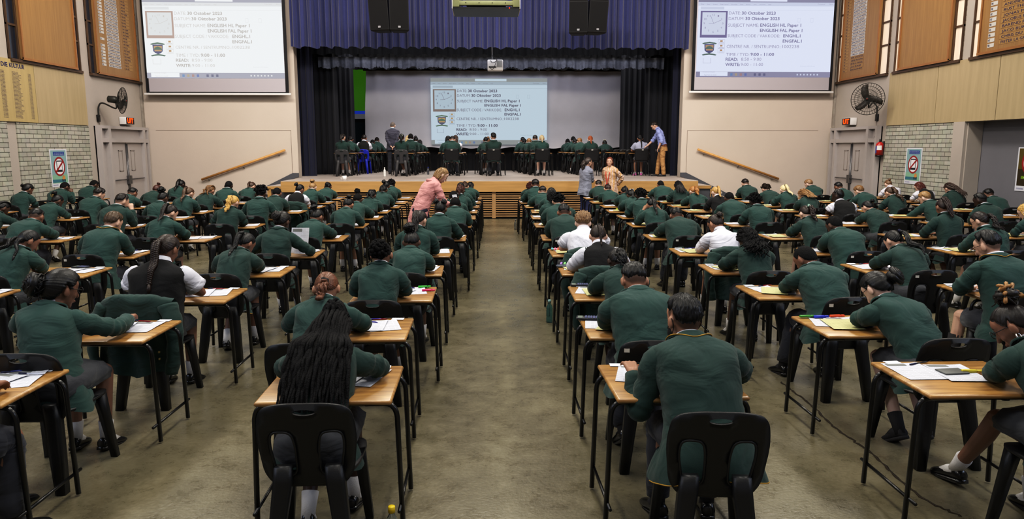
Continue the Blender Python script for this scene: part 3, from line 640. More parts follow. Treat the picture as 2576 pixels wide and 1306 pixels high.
# cracks in the floor sheeting near the right-hand desks
pts = [atz(x, y, .002) for x, y in ((1962, 960), (1995, 985), (2040, 1018), (2085, 1062), (2130, 1098), (2190, 1138), (2250, 1195), (2330, 1258), (2420, 1300))]
q = MB(); r = np.random.RandomState(1); path = catmull(pts, 8); path[:, :2] += r.randn(len(path), 2) * .006; q.tube(path, [(.004 + .007 * abs(math.sin(i)), .0015) for i in range(len(path))], 4); o = struct('trim_7', q, mat('crack', (52, 40, 24), .9))
# =================================================================== FURNITURE
from mathutils.geometry import delaunay_2d_cdt
def inside(pt, poly):
    x, y = pt; c = False; n = len(poly)
    for i in range(n):
        x1, y1 = poly[i]; x2, y2 = poly[i - 1]
        if (y1 > y) != (y2 > y) and x < (x2 - x1) * (y - y1) / (y2 - y1) + x1: c = not c
    return c
def plate(outer, holes, step, to3d, thick, mb, m=None):
    """flat outline with holes, triangulated, bent by to3d((x, y)) -> (point, normal) and thickened"""
    pts = [tuple(p) for p in outer]; edges = [(i, (i + 1) % len(outer)) for i in range(len(outer))]; loops = [list(range(len(outer)))]
    for h in holes:
        o = len(pts); pts += [tuple(p) for p in h]; edges += [(o + i, o + (i + 1) % len(h)) for i in range(len(h))]; loops.append(list(range(o, o + len(h))))
    X = [p[0] for p in outer]; Y = [p[1] for p in outer]; nb = len(pts)
    for gx in np.arange(min(X) + step / 2, max(X), step):
        for gy in np.arange(min(Y) + step / 2, max(Y), step):
            if inside((gx, gy), outer) and not any(inside((gx, gy), h) for h in holes):
                if min((gx - p[0]) ** 2 + (gy - p[1]) ** 2 for p in pts[:nb]) > (step * .45) ** 2: pts.append((gx, gy))
    v, e, f, *_ = delaunay_2d_cdt([Vector(p) for p in pts], edges, [], 0, 1e-6)
    P2 = [(q.x, q.y) for q in v]; tri = []
    for t in f:
        c = (sum(P2[i][0] for i in t) / 3, sum(P2[i][1] for i in t) / 3)
        if inside(c, outer) and not any(inside(c, h) for h in holes): tri.append(tuple(t))
    A, B = [], []
    for p in P2:
        q, n = to3d(p); q = np.asarray(q, float); n = np.asarray(n, float); A.append(q); B.append(q - n * thick)
    n = len(P2); F = list(tri) + [tuple(n + i for i in reversed(t)) for t in tri]
    for lp in loops:
        for i in range(len(lp)): a, b = lp[i], lp[(i + 1) % len(lp)]; F.append((a, a + n, b + n, b))
    mb.add(A + B, F, m); return mb
def rounded(pts, r, k=5):
    out = []; n = len(pts)
    for i in range(n):
        p = np.array(pts[i], float); a = np.array(pts[i - 1], float); b = np.array(pts[(i + 1) % n], float)
        ra = min(r, np.linalg.norm(a - p) * .48, np.linalg.norm(b - p) * .48)
        p0 = p + unit(a - p) * ra; p1 = p + unit(b - p) * ra
        out += [tuple(q) for q in bez(p0, p, p1, k)]
    return out
PLAST = mat('black_plastic', (20, 21, 24), .42, noise=.05, bump=.08, bscale=220); PLAST_G = mat('grey_plastic', (62, 62, 64), .5, bump=.08, bscale=220); PLAST_B = mat('blue_plastic', (28, 44, 170), .4)
TUBE = mat('desk_tube', (15, 15, 17), .3, coat=.2)
TAGM = mat('chair_sticker', (206, 204, 196), .6)
def desktop_mat():
    m, nt, b = new_mat('desk_top_wood'); L = nt.links.new
    tc = node(nt, 'ShaderNodeTexCoord'); mp = node(nt, 'ShaderNodeMapping'); mp.inputs['Scale'].default_value = (1.2, 9, 4); L(tc.outputs['Object'], mp.inputs[0])
    oi = node(nt, 'ShaderNodeObjectInfo'); ad = node(nt, 'ShaderNodeVectorMath', operation='ADD'); L(mp.outputs[0], ad.inputs[0]); L(oi.outputs['Location'], ad.inputs[1])
    n1 = node(nt, 'ShaderNodeTexNoise', Scale=2.4, Detail=6.0, Roughness=.6, Distortion=.6); L(ad.outputs[0], n1.inputs[0])
    r = node(nt, 'ShaderNodeValToRGB'); L(n1.outputs['Fac'], r.inputs[0]); e = r.color_ramp.elements
    e[0].position = .3; e[0].color = (*lin((128, 92, 50)), 1); e[1].position = .72; e[1].color = (*lin((192, 150, 92)), 1)
    L(r.outputs[0], b.inputs['Base Color']); b.inputs['Roughness'].default_value = .32; b.inputs['Coat Weight'].default_value = .25; b.inputs['Coat Roughness'].default_value = .2
    return m
DESK = desktop_mat()
DW, DD, DH = .66, .58, .705
def build_desk():
    t = thing('exam_desk', (0, 0, 0), 0, 'x', 'desk')
    MB().rbox(-DW / 2, DW / 2, -DD, 0, DH - .024, DH, .011, None, 3).build('tabletop', DESK, t)
    w = DW / 2 + .012; r = .0135; z = DH - .024 - r
    for y in (-DD + .07, -.09):
        for s in (-1, 1):
            p = np.vstack([[(s * (w - .15), y, z)], bez((s * (w - .06), y, z), (s * w, y, z), (s * (w + .006), y, z - .07), 6), [(s * (w + .022), y, .012)]])
            MB().tube(p, r, 10).build('leg', TUBE, t)
        MB().tube([(-w + .15, y, z), (w - .15, y, z)], r, 8).build('rail', TUBE, t)
    for s in (-1, 1): MB().tube([(s * (w + .012), -DD + .0, .13), (s * (w + .012), -.03, .13)], .009, 8).build('stretcher', TUBE, t)
    return t
def build_chair(pm, tagged=True):
    """moulded one-piece back with a hand hole and two tall openings, seat at z .445, facing +y, origin under the seat centre"""
    t = thing('plastic_chair', (0, 0, 0), 0, 'x', 'chair')
    H0, H1 = .40, .815
    def curve(p):
        x, z = p; f = (z - H0) / (H1 - H0); y = -.205 - .075 * f - .02 * f * f + .42 * x * x * (.5 + .5 * f); n = unit((-.84 * x, 1, .2)); return (x, y, z), n
    out = rounded([(-.15, H0 - .01), (.15, H0 - .01), (.2, H0 + .06), (.222, .66), (.2, .79), (.1, H1), (-.1, H1), (-.2, .79), (-.222, .66), (-.2, H0 + .06)], .07, 6)
    el = [(.05 * math.cos(a), .772 + .015 * math.sin(a)) for a in np.linspace(0, 2 * PI, 17)[:-1]]
    hs = [el]
    for s in (-1, 1): hs.append(rounded([(s * .052, .448), (s * .052, .6), (s * .066, .672), (s * .158, .672), (s * .165, .6), (s * .14, .448)][::s], .045, 5))
    b = MB(); plate(out, hs, .035, curve, .012, b)
    for h in hs[1:]:   # raised lips round the openings
        pp = [np.array(curve(q)[0]) for q in h]; pp.append(pp[0]); b.tube([p - np.array([0, .012, 0]) for p in pp], .006, 5, caps=False)
    b.build('backrest', pm, t)
    def seat(p):
        x, y = p; return (x, y, .445 - .012 * math.exp(-((x / .14) ** 2 + ((y + .02) / .14) ** 2)) + .02 * max(0, -(y + .14)) * 5 * .3 - .25 * max(0, y - .16) ** 1.3), (0, 0, 1)
    b = MB(); plate(rounded([(-.16, -.21), (.16, -.21), (.205, -.1), (.215, .14), (.18, .225), (-.18, .225), (-.215, .14), (-.205, -.1)], .05, 5), [], .05, seat, .014, b); b.build('seat', pm, t)
    for s in (-1, 1):
        q = MB(); rg = []   # rear leg: wide channel, tapering
        for z, w0, d0, x0, y0 in ((.50, .038, .02, .112, -.238), (.42, .042, .026, .118, -.232), (.25, .036, .028, .14, -.26), (.0, .028, .024, .168, -.295)):
            c = np.array([s * x0, y0, z]); rg.append([c + d for d in ((-w0, -d0, 0), (-w0 * .5, -d0 * 1.25, 0), (w0 * .5, -d0 * 1.25, 0), (w0, -d0, 0), (w0, d0, 0), (-w0, d0, 0))])
        q.loft(rg); q.build('leg', pm, t)
        q = MB(); rg = []
        for z, w0, d0, x0, y0 in ((.436, .03, .035, .165, .165), (.3, .026, .03, .178, .18), (.0, .02, .022, .205, .215)):
            c = np.array([s * x0, y0, z]); rg.append([c + d for d in ((-w0, -d0, 0), (w0, -d0, 0), (w0, d0 * .6, 0), (w0 * .4, d0, 0), (-w0 * .4, d0, 0), (-w0, d0 * .6, 0))])
        q.loft(rg); q.build('leg', pm, t)
    if tagged:
        q = MB(); c = curve((-.165, .752)); p = np.array(c[0]); nn = unit(np.array(c[1]) * (1, 1, .2)); ux = unit(np.cross((0, 0, 1), nn)); p = p - nn * .0145; q.add([p + ux * a * -.016 + np.array([0, 0, .014 * b2]) for a, b2 in ((-1, -1), (1, -1), (1, 1), (-1, 1))], [(0, 1, 2, 3)], None, False); q.build('sticker', TAGM, t)
    return t
def build_shell_chair():
    t = thing('shell_chair', (0, 0, 0), 0, 'x', 'chair')
    def curve(p):
        x, z = p; f = (z - .46) / .36; return (x, -.2 - .07 * f + .5 * x * x, z), unit((-x, 1, .2))
    b = MB(); plate(rounded([(-.2, .47), (.2, .47), (.215, .79), (.19, .83), (-.19, .83), (-.215, .79)], .04, 5), [], .05, curve, .01, b)
    b.tube(catmull([(-.21, -.19, .5), (-.22, -.235, .78), (-.19, -.265, .825), (0, -.28, .832), (.19, -.265, .825), (.22, -.235, .78), (.21, -.19, .5)], 5), .011, 6); b.build('backrest', PLAST, t)
    b = MB(); plate(rounded([(-.2, -.2), (.2, -.2), (.21, .2), (-.21, .2)], .06, 5), [], .06, lambda p: ((p[0], p[1], .445 - .25 * max(0, p[1] - .14) ** 1.3), (0, 0, 1)), .012, b); b.build('seat', PLAST, t)
    q = MB(); q.box(-.028, .028, -.297, -.288, .788, .812); q.build('sticker', TAGM, t)
    for s in (-1, 1):
        MB().tube(catmull([(s * .19, -.16, .43), (s * .2, -.2, .3), (s * .225, -.26, .005)], 5), .0125, 8).build('leg', TUBE, t); MB().tube(catmull([(s * .19, .12, .43), (s * .2, .15, .3), (s * .215, .2, .005)], 5), .0125, 8).build('leg', TUBE, t)
        MB().tube([(s * .19, -.16, .43), (s * .19, .12, .43)], .012, 6).build('rail', TUBE, t)
    return t

# =================================================================== PEOPLE
TMP = bpy.data.scenes.new('remesh_bench')
def remesh(mb, voxel, smooth=3):
    me = mb.mesh('raw'); ob = bpy.data.objects.new('raw', me); TMP.collection.objects.link(ob)
    r = ob.modifiers.new('r', 'REMESH'); r.mode = 'VOXEL'; r.voxel_size = voxel; r.use_smooth_shade = True
    if smooth: s = ob.modifiers.new('s', 'SMOOTH'); s.factor = .5; s.iterations = smooth
    vl = TMP.view_layers[0]; vl.update(); out = bpy.data.meshes.new_from_object(ob.evaluated_get(vl.depsgraph))
    bpy.data.objects.remove(ob); bpy.data.meshes.remove(me); return out
def skin_mat():
    m, nt, b = new_mat('skin'); L = nt.links.new
    oi = node(nt, 'ShaderNodeObjectInfo'); at = node(nt, 'ShaderNodeAttribute'); at.attribute_name = 'tint'
    mx = node(nt, 'ShaderNodeMix', data_type='RGBA', blend_type='MULTIPLY'); mx.inputs['Factor'].default_value = 1
    L(oi.outputs['Color'], mx.inputs[6]); L(at.outputs['Color'], mx.inputs[7]); L(mx.outputs[2], b.inputs['Base Color'])
    b.inputs['Roughness'].default_value = .48; b.inputs['Specular IOR Level'].default_value = .35; return m
SKIN = skin_mat()
HAIR = mat('hair', (30, 24, 20), .4, noise=.35, nscale=90, bump=.18, bscale=160, stretch=(1, .35, .35), objcol=True, spec=.45)
HAIRM = mat('hair_matte', (20, 18, 17), .75, noise=.35, nscale=70, bump=.7, bscale=160, objcol=True, spec=.25)
GREEN = mat('green_blazer_wool', (35, 67, 62), .85, noise=.12, nscale=5, sheen=.12, bump=.12, bscale=350)
GREEN2 = mat('dark_green_blazer_wool', (30, 59, 54), .85, noise=.12, nscale=5, sheen=.12, bump=.12, bscale=350)
SHIRT = mat('white_shirt', (208, 208, 218), .7, noise=.03, nscale=6); VEST = mat('black_knit', (11, 11, 13), .9, sheen=.06, bump=.3, bscale=300)
TROU = mat('charcoal_trousers', (44, 46, 56), .8, noise=.08, nscale=6, sheen=.15); SKRT = mat('grey_skirt', (52, 54, 60), .8, noise=.08, nscale=8, sheen=.15)
SHOE = mat('black_leather', (12, 12, 13), .28, coat=.3); SOCK = mat('white_sock', (206, 204, 204), .85, bump=.3, bscale=200); DSOCK = mat('dark_sock', (38, 36, 38), .85)
PIPE = mat('gold_piping', (170, 132, 44), .6); GLAS = mat('dark_glasses_frame', (24, 24, 28), .3)
def folds(m, dist, scale=3.6):
    nt = m.node_tree; L = nt.links.new; b = nt.nodes['Principled BSDF']; tc = node(nt, 'ShaderNodeTexCoord'); oi = node(nt, 'ShaderNodeObjectInfo'); ad = node(nt, 'ShaderNodeVectorMath', operation='ADD'); mp = node(nt, 'ShaderNodeMapping'); mp.inputs['Scale'].default_value = (1, 1, 1.7); mp.inputs['Rotation'].default_value = (.3, .5, 0)
    L(tc.outputs['Object'], mp.inputs[0]); L(mp.outputs[0], ad.inputs[0]); L(oi.outputs['Location'], ad.inputs[1])
    n1 = node(nt, 'ShaderNodeTexNoise', Scale=scale, Detail=3.0, Roughness=.45, Distortion=1.1); L(ad.outputs[0], n1.inputs['Vector'])
    bp = node(nt, 'ShaderNodeBump', Strength=1.0, Distance=dist); L(n1.outputs['Fac'], bp.inputs['Height'])
    old = b.inputs['Normal'].links
    if old: L(old[0].from_socket, bp.inputs['Normal'])
    L(bp.outputs['Normal'], b.inputs['Normal'])
for m_, d_ in ((GREEN, .034), (GREEN2, .034), (SHIRT, .05), (VEST, .02), (TROU, .04), (SKRT, .03)): folds(m_, d_)
CLOTH = {'blazer': GREEN, 'blazer2': GREEN2, 'shirt': SHIRT, 'vest': VEST, 'jersey': VEST}
def setcol(o, rgb): o.color = (*lin(rgb), 1); return o
def rotm(pitch, yaw, roll):
    return np.array(Matrix.Rotation(yaw, 3, 'Z') @ Matrix.Rotation(-pitch, 3, 'X') @ Matrix.Rotation(roll, 3, 'Y'))
def dvec(a): return np.array([0, math.sin(a), math.cos(a)])
def capsule(mb, a, b, ra, rb, n=10):
    a, b = np.asarray(a, float), np.asarray(b, float); d = unit(b - a)
    pts = [a - d * ra * .98, a - d * ra * .7, a, (a + b) / 2, b, b + d * rb * .7, b + d * rb * .98]
    mb.tube(pts, [ra * .2, ra * .71, ra, (ra + rb) / 2, rb, rb * .71, rb * .2], n)
def ik(S, W, l1, l2, pole):
    S, W = np.asarray(S, float), np.asarray(W, float); d = W - S; L_ = np.linalg.norm(d); L2 = min(L_, (l1 + l2) * .985); u = d / L_
    W2 = S + u * L2; x = (l1 * l1 - l2 * l2 + L2 * L2) / (2 * L2); h = math.sqrt(max(l1 * l1 - x * x, 0)); p = np.asarray(pole, float); p = unit(p - u * (p @ u))
    return S + u * x + p * h, W2
SK = np.array([.0785, .0985, .105])     # skull half axes

class Fig:
    """joints of one figure in its own frame: origin on the floor, facing +y"""
    def seated(f, lean, s=1.0, girl=False, hp=None, hyaw=0, hroll=0, twist=0, seat=.447, side=0, wide=1.0):
        f.wide = wide; f.s = s; f.girl = girl; f.sit = True
        P = np.array([0, -.03, seat + .083 * s]); f.P = P; f.twist = twist
        a1, a2 = lean * .7, lean * 1.15
        sd = np.array([side, 0, 0]); f.T1 = unit(dvec(a1) + sd * .5); f.T2 = unit(dvec(a2) + sd)
        f.mid = P + f.T1 * .235 * s; f.C7 = f.mid + f.T2 * .265 * s
        f.spine = catmull([P - np.array([0, .02, .06]), P, f.mid, f.C7, f.C7 + f.T2 * .1 * s], 8)
        hp = lean * .7 + (.26 if girl else .2) if hp is None else hp
        f.head(hp, hyaw, hroll, lean * .9 + .25); return f
    def standing(f, lean, s, girl, hp, hyaw, hroll=0, side=0, feet=.0):
        f.s = s; f.girl = girl; f.sit = False; f.twist = 0
        P = np.array([0, -.12 * math.sin(lean) * 1.2, .93 * s]); f.P = P; sd = np.array([side, 0, 0])
        f.T1 = unit(dvec(lean * .75) + sd * .5); f.T2 = unit(dvec(lean * 1.15) + sd); f.mid = P + f.T1 * .235 * s; f.C7 = f.mid + f.T2 * .265 * s
        f.spine = catmull([P - np.array([0, 0, .08]), P, f.mid, f.C7, f.C7 + f.T2 * .1 * s], 8)
        f.head(hp, hyaw, hroll, lean * .9 + .2); return f
    def head(f, hp, hyaw, hroll, na):
        s = f.s; f.neck0 = f.C7 + np.array([0, .015, -.01]); f.neck1 = f.C7 + dvec(na) * .112 * s + np.array([0, .008, 0])
        f.HM = rotm(hp, hyaw, hroll); f.HC = f.neck1 + f.HM @ np.array([0, .022, .078]) * s
        tw = f.twist; f.R = np.array([math.cos(tw), math.sin(tw), 0]); f.F2 = unit(np.cross(f.T2, f.R)) * -1
        f.F2 = unit(np.cross(f.R, f.T2)) * -1 if np.cross(f.R, f.T2)[1] < 0 else unit(np.cross(f.R, f.T2))
        f.F2 = f.F2 if f.F2[1] > 0 else -f.F2
        sw = (.157 if f.girl else .168) * s * getattr(f, 'wide', 1.0)
        f.S = {k: f.C7 + f.R * k * sw - f.T2 * .055 * s + f.F2 * .012 for k in (-1, 1)}
    def top(f, hair): return f.HC + np.array([0, -.0, .1 * f.s + hair])
    def arms(f, modes, yd, dz):
        """modes: (left, right)"""
        s = f.s; l1, l2 = .285 * s, .245 * s; f.E = {}; f.W = {}; f.HD = {}
        for k, m in zip((-1, 1), modes):
            S = f.S[k]; r = random.Random(int(abs(S[1]) * 1e4) + k); hz = dz + .048
            if m in ('chin', 'brow', 'ear', 'mouth'):
                E0 = np.array([k * .2, max(yd + .1, f.S[k][1] + .05), dz + .035]); E = S + unit(E0 - S) * l1; E[2] = max(E[2], dz + .03)
                o = {'chin': (k * .035, .075, -.115), 'mouth': (k * .02, .115, -.07), 'brow': (k * .05, .11, .03), 'ear': (k * .105, .02, -.02)}[m]
                Wt = f.HC + f.HM @ np.array(o) * s; W = E + unit(Wt - E) * min(l2, np.linalg.norm(Wt - E) * .8); f.HD[k] = unit(Wt - W)
            elif m == 'raise': E, W = ik(S, np.array([k * .14, yd + .3, dz + .075]), l1, l2, (k * 1, -.1, -.7)); f.HD[k] = unit((-k * .3, 1, .2))
            elif m == 'down': E = S + unit((k * .12, .12, -1)) * l1; W = E + unit((-k * .1, .55, -.8)) * l2; f.HD[k] = unit(W - E)
            elif m == 'lap': E, W = ik(S, np.array([k * .1, .2, .6]), l1, l2, (k, -.5, -.4)); f.HD[k] = unit((-k * .3, 1, -.2))
            elif isinstance(m, tuple): E, W = ik(S, np.array(m[0], float), l1, l2, m[1]); f.HD[k] = unit(m[2])
            else:
                wx = {'write': .08, 'flat': .14, 'wide': .12, 'cross': -.02}[m] * k; Wt = np.array([wx, max(yd + .16, S[1] + .19) + (.03 if k > 0 else 0), hz]); E, W = ik(S, Wt, l1, l2, (k * (.5 if m != 'wide' else .85), -.2, -1)); f.HD[k] = unit(np.array([-k * .55, .8, 0]))
                
                if E[1] > yd - .05 and E[2] < dz + .064 and abs(E[0]) < .38: E[2] = dz + .064
                elif E[2] < dz - .1: E[2] = dz - .1
            f.E[k] = E; f.W[k] = W
        return f
    def legs(f, mode, seat=.447):
        s = f.s; f.hip = {}; f.K = {}; f.A = {}; f.FD = {}
        for i, k in enumerate((-1, 1)):
            m = mode if isinstance(mode, str) else mode[i]
            f.hip[k] = f.P + np.array([k * .085, .03, -.01]); kx = k * (.10 if f.girl else .13) * s
            f.K[k] = np.array([kx, f.P[1] + .43 * s, seat + .055])
            A = {'fwd': (kx, f.K[k][1] + .12, .085), 'mid': (kx, f.K[k][1] - .05, .085), 'tuck': (kx * .9, f.K[k][1] - .3, .11), 'out': (kx * 1.6, f.K[k][1] - .02, .085), 'cross': (-k * .05, f.K[k][1] - .1, .09), 'far': (kx, f.K[k][1] + .28, .1)}[m]
            f.A[k] = np.array(A, float); f.FD[k] = unit((k * .15, 1, -.18 if m != 'tuck' else -.6))
        return f

def body_mesh(f, voxel, hands=True, hide_legs=False, fade=0.0):
    s = f.s; b = MB(); HM, HC = f.HM, f.HC; hp = lambda p: HC + HM @ (np.array(p) * s)
    def ell(c, r): b.sphere(hp(c), np.array(r) * s, None, 14, 10, HM)
    ell((0, 0, 0), SK * (1, 1, 1)); ell((0, .034, -.06), (.057, .056, .068)); ell((0, .066, -.108), (.024, .02, .02)); ell((0, .06, .03), (.06, .035, .05))
    capsule(b, hp((0, .092, .0)), hp((0, .112, -.04)), .008 * s, .0135 * s, 8); ell((0, .094, -.076), (.022, .01, .012))
    for k in (-1, 1): ell((k * .085, -.008, -.022), (.0125, .02, .033)); ell((k * .077, .002, -.03), (.012, .012, .02)); ell((k * .034, .066, -.036), (.024, .02, .028))
    capsule(b, f.neck0 - f.T2 * .03, hp((0, -.012, -.055)), .058 * s if not f.girl else .05 * s, .052 * s if not f.girl else .045 * s)
    for t, w, d in ((0, .14, .095), (.35, .125, .08), (.68, .13, .075), (.82, .12, .06)):
        c = f.P + (f.mid - f.P) * min(1, t * 2) + (f.C7 - f.mid) * max(0, t * 2 - 1); T_ = unit(f.T1 * (1 - t) + f.T2 * t); b.sphere(c, np.array([w, d, .11]) * s, None, 14, 10, np.stack([f.R, unit(np.cross(T_, f.R)), T_], 1))
    for k in (-1, 1):
        capsule(b, f.C7 - f.T2 * .09, f.S[k] - f.T2 * .02, .05 * s, .046 * s); Em = f.E[k] - unit(f.E[k] - f.S[k]) * .0175 * s + unit(f.W[k] - f.E[k]) * .0175 * s; capsule(b, f.S[k], Em, .048 * s, .038 * s); capsule(b, Em, f.W[k], .038 * s, .027 * s)
        W = f.W[k]; d = f.HD[k]; fa = unit(W - f.E[k]); d = unit(d * .7 + fa * .5)
        up = np.array([0, 0, 1.0]); sd = unit(np.cross(d, up)) ; up = np.cross(sd, d); pl = W + d * .075 * s
        for q in (-.026, -.009, .009, .026): capsule(b, W + sd * q * .6 * s, pl + sd * q * s, .016 * s, .0125 * s, 8)
        for i, q in enumerate((-.03, -.01, .01, .03)):
            L_ = (.062, .074, .07, .054)[i if k < 0 else 3 - i] * s; p0 = pl + sd * q * s; p1 = p0 + (d * .85 - up * .5) * L_ * .5; p2 = p1 + (d * .45 - up * .85) * L_ * .5
            capsule(b, p0, p1, .0095 * s, .009 * s, 7); capsule(b, p1, p2, .009 * s, .0075 * s, 7)
        tk = -k * sd * (1 if np.cross(d, (0, 0, 1))[0] > 0 else -1); t0 = W + d * .02 + tk * .022 * s; t1 = t0 + (d * .7 + tk * .5 - up * .3) * .04 * s; capsule(b, t0, t1, .012 * s, .01 * s, 7); capsule(b, t1, t1 + (d * .9 - up * .3) * .03 * s, .01 * s, .008 * s, 7)
        if not hide_legs:
            capsule(b, f.hip[k], f.K[k], .078 * s, .054 * s); kn = f.K[k]; an = f.A[k]; cm = kn + (an - kn) * .3 - np.array([0, .012, 0])
            capsule(b, kn, cm, .053 * s, .052 * s); capsule(b, cm, an, .052 * s, .034 * s); capsule(b, an - np.array([0, 0, .025]), an + f.FD[k] * .11 - np.array([0, 0, .052]), .03 * s, .02 * s)
    me = remesh(b, voxel)
    co = np.empty(len(me.vertices) * 3); me.vertices.foreach_get('co', co); co = co.reshape(-1, 3)
    h = ((co - HC) @ HM) / s; col = np.ones((len(co), 4))
    def spot(c, r, rgb): 
        m = (((h - np.array(c)) / np.array(r)) ** 2).sum(1) < 1; col[m, :3] = rgb
    for k in (-1, 1): spot((k * .033, .09, .004), (.016, .035, .009), (.55, .45, .42)); spot((k * .034, .095, .028), (.022, .035, .0065), (.32, .26, .2))
    spot((0, .105, -.077), (.023, .03, .01), (.85, .62, .6))
    if fade:
        q = smooth01((h[:, 2] - hairline(h[:, 1])) / .03) * (np.abs(h).max(1) < .16); col[:, :3] *= (1 - fade * np.clip(q, 0, 1))[:, None]
    at = me.color_attributes.new('tint', 'FLOAT_COLOR', 'POINT'); at.data.foreach_set('color', col.ravel()); me.materials.clear(); me.materials.append(SKIN)
    return me

def interp_rows(rows, n):
    A = np.array(rows, float); t = A[:, 0]; T = np.linspace(t[0], t[-1], n) if t[-1] < 1.1 else np.concatenate([np.linspace(t[0], .84, int(n * .6)), np.linspace(.87, t[-1], n - int(n * .6))])
    from_ = []
    for j in range(1, A.shape[1]): from_.append(np.interp(T, t, A[:, j]))
    X = np.stack(from_, 1); k = np.array([.25, .5, .25]); Y = X.copy()
    for _ in range(1):
        Y[1:-1] = Y[:-2] * .25 + Y[1:-1] * .5 + Y[2:] * .25
    return T, Y
def spine_at(f, t):
    """t: 0 pelvis .. 1 base of the neck, beyond both ends straight on"""
    s = f.s
    if t < 0: return f.P + np.array([0, -.02, 0]) * min(1, -t * 4) + np.array([0, 0, t * .5 * s]), unit(np.array([0, 0, 1.0]))
    l1, l2 = .235 * s, .265 * s; d = t * (l1 + l2); u = smooth01((d - l1 * .45) / (l1 * 1.1)); T = unit(f.T1 * (1 - u) + f.T2 * u)
    a, c = f.mid - f.T1 * l1 * .55, f.mid + f.T2 * l1 * .55
    if d < l1 * .45: p = f.P + f.T1 * d
    elif d < l1 * 1.55: p = bez(a, f.mid, c, 3)[0] if False else ((1 - (q := (d - l1 * .45) / (l1 * 1.1))) ** 2 * a + 2 * q * (1 - q) * f.mid + q * q * c)
    else: p = f.mid + f.T2 * (d - l1)
    return p, T
def torso_mesh(f, rows, seed, n=44, nr=30, wr=1.0, hem=0.0, open_hem=True, seam=True):
    """rows: (t, half width, front depth, back depth); returns MB"""
    rng = np.random.RandomState(seed); T, Y = interp_rows(rows, nr); th = np.arange(n) * 2 * PI / n; rg = []; ph = rng.rand(8) * 7
    for i, t in enumerate(T):
        c, tan = spine_at(f, t); u = smooth01((t - .2) / .6); R = unit(np.array([1, 0, 0]) * (1 - u) + f.R * u); F = np.cross(tan, R); F = F if F[1] > 0 else -F
        hw, df, db = Y[i] * f.s; cs, sn = np.cos(th), np.sin(th); e = 2 / 2.5
        x = hw * np.sign(cs) * np.abs(cs) ** e; y = np.where(sn > 0, df, db) * np.sign(sn) * np.abs(sn) ** e
        back = np.clip(-sn, 0, 1); w = np.zeros(n); low = np.exp(-((t - .3) / .26) ** 2); 
        w += wr * low * (.006 * np.sin(t * 42 + ph[0] + 1.8 * np.sin(th * 2 + ph[1])) + .004 * np.sin(t * 70 + ph[2] + 3 * cs))
        w += wr * .0035 * np.sin(th * 5 + t * 14 + ph[3]) * np.exp(-((t - .6) / .3) ** 2)
        if t < .1: w += wr * .012 * np.sin(th * 6 + ph[4]) * (.1 - t) * 3
        if seam: w -= .005 * np.exp(-((th - 1.5 * PI) / .07) ** 2) * (t < .98)
        w += .014 * back * (np.exp(-((th - 1.5 * PI - .75) / .4) ** 2) + np.exp(-((th - 1.5 * PI + .75) / .4) ** 2)) * np.exp(-((t - .8) / .13) ** 2)
        nx, ny = cs, sn; p = c + np.outer(x + w * nx, R) + np.outer(y + w * ny, F)
        if hem and i < 5: p[:, 2] += (5 - i) / 5 * hem * (.6 * back - .5 * np.abs(cs) + .3 * np.clip(sn, 0, 1))
        rg.append(p)
    mb = MB(); mb.loft(rg, None, not open_hem, True); return mb, rg
def sleeve(f, k, seed, frac=1.0, r=(.08, .074, .064, .058, .047), wr=1.0, flare=0):
    s = f.s; rng = np.random.RandomState(seed + k + 5); S, E, W = f.S[k], f.E[k], f.W[k]; ua = unit(E - S); fa = unit(W - E)
    a = S - f.R * k * .045 * s + f.T2 * .016
    p1 = [a, S + ua * .0, S + ua * .08 * s]; bend = list(bez(E - ua * .07 * s, E, E + fa * .07 * s, 9)); path = np.array(p1 + [E - ua * .13 * s] + bend + [E + fa * .13 * s, W - fa * .012])
    P = catmull(path, 3); L_ = np.concatenate([[0], np.cumsum(np.linalg.norm(np.diff(P, axis=0), axis=1))]); t = L_ / L_[-1]
    R_ = np.interp(t, [0, .1, .35, .55, 1], np.array(r) * s); ph = rng.rand(4) * 6; el = np.exp(-((t - .52) / .16) ** 2)
    R_ = R_ + wr * s * (.005 * el * np.sin(t * 75 + ph[0]) + .003 * np.sin(t * 38 + ph[1])); R_[0] *= .8
    if frac < 1: m = t <= frac; P, R_ = P[m], R_[m] + flare * np.linspace(0, 1, m.sum()) ** 2
    n = 16; rg = tube_rings(P, R_, n); rg = [np.array(q) for q in rg]
    for i in range(len(rg)): c = rg[i].mean(0); d = rg[i] - c; rg[i] = c + d * (1 + wr * .05 * np.sin(np.arange(n) * 2 * PI / n * 2 + t[min(i, len(t) - 1)] * 30 + ph[2]))[:, None]
    return MB().loft(rg)
def collar_ring(f, prof, span, n=26, tiltf=.03):
    """prof: (radius x, radius y, height) along the spine end; span: half angle left open in front"""
    c0 = f.C7 + f.T2 * .06 * f.s; c1 = unit(f.neck1 - f.neck0); F = np.cross(c1, f.R); F = F if F[1] > 0 else -F
    th = np.linspace(PI / 2 + span, PI / 2 + 2 * PI - span, n); V = []; 
    for rx, ry, h in prof: V.append(c0 + F * .018 * f.s + (.93 if f.girl else 1.03) * (np.outer(np.cos(th) * rx, f.R) + np.outer(np.sin(th) * ry, F) + np.outer(h - tiltf * np.clip(np.sin(th), 0, 1) ** 1.5 + max(0, rx - .085) * 1.9 * np.abs(np.cos(th)) ** 1.2, c1)) * f.s)
    k = len(prof); mb = MB(); mb.add(np.concatenate(V), [(i * n + j, i * n + j + 1, (i + 1) * n + j + 1, (i + 1) * n + j) for i in range(k - 1) for j in range(n - 1)]); return mb, V
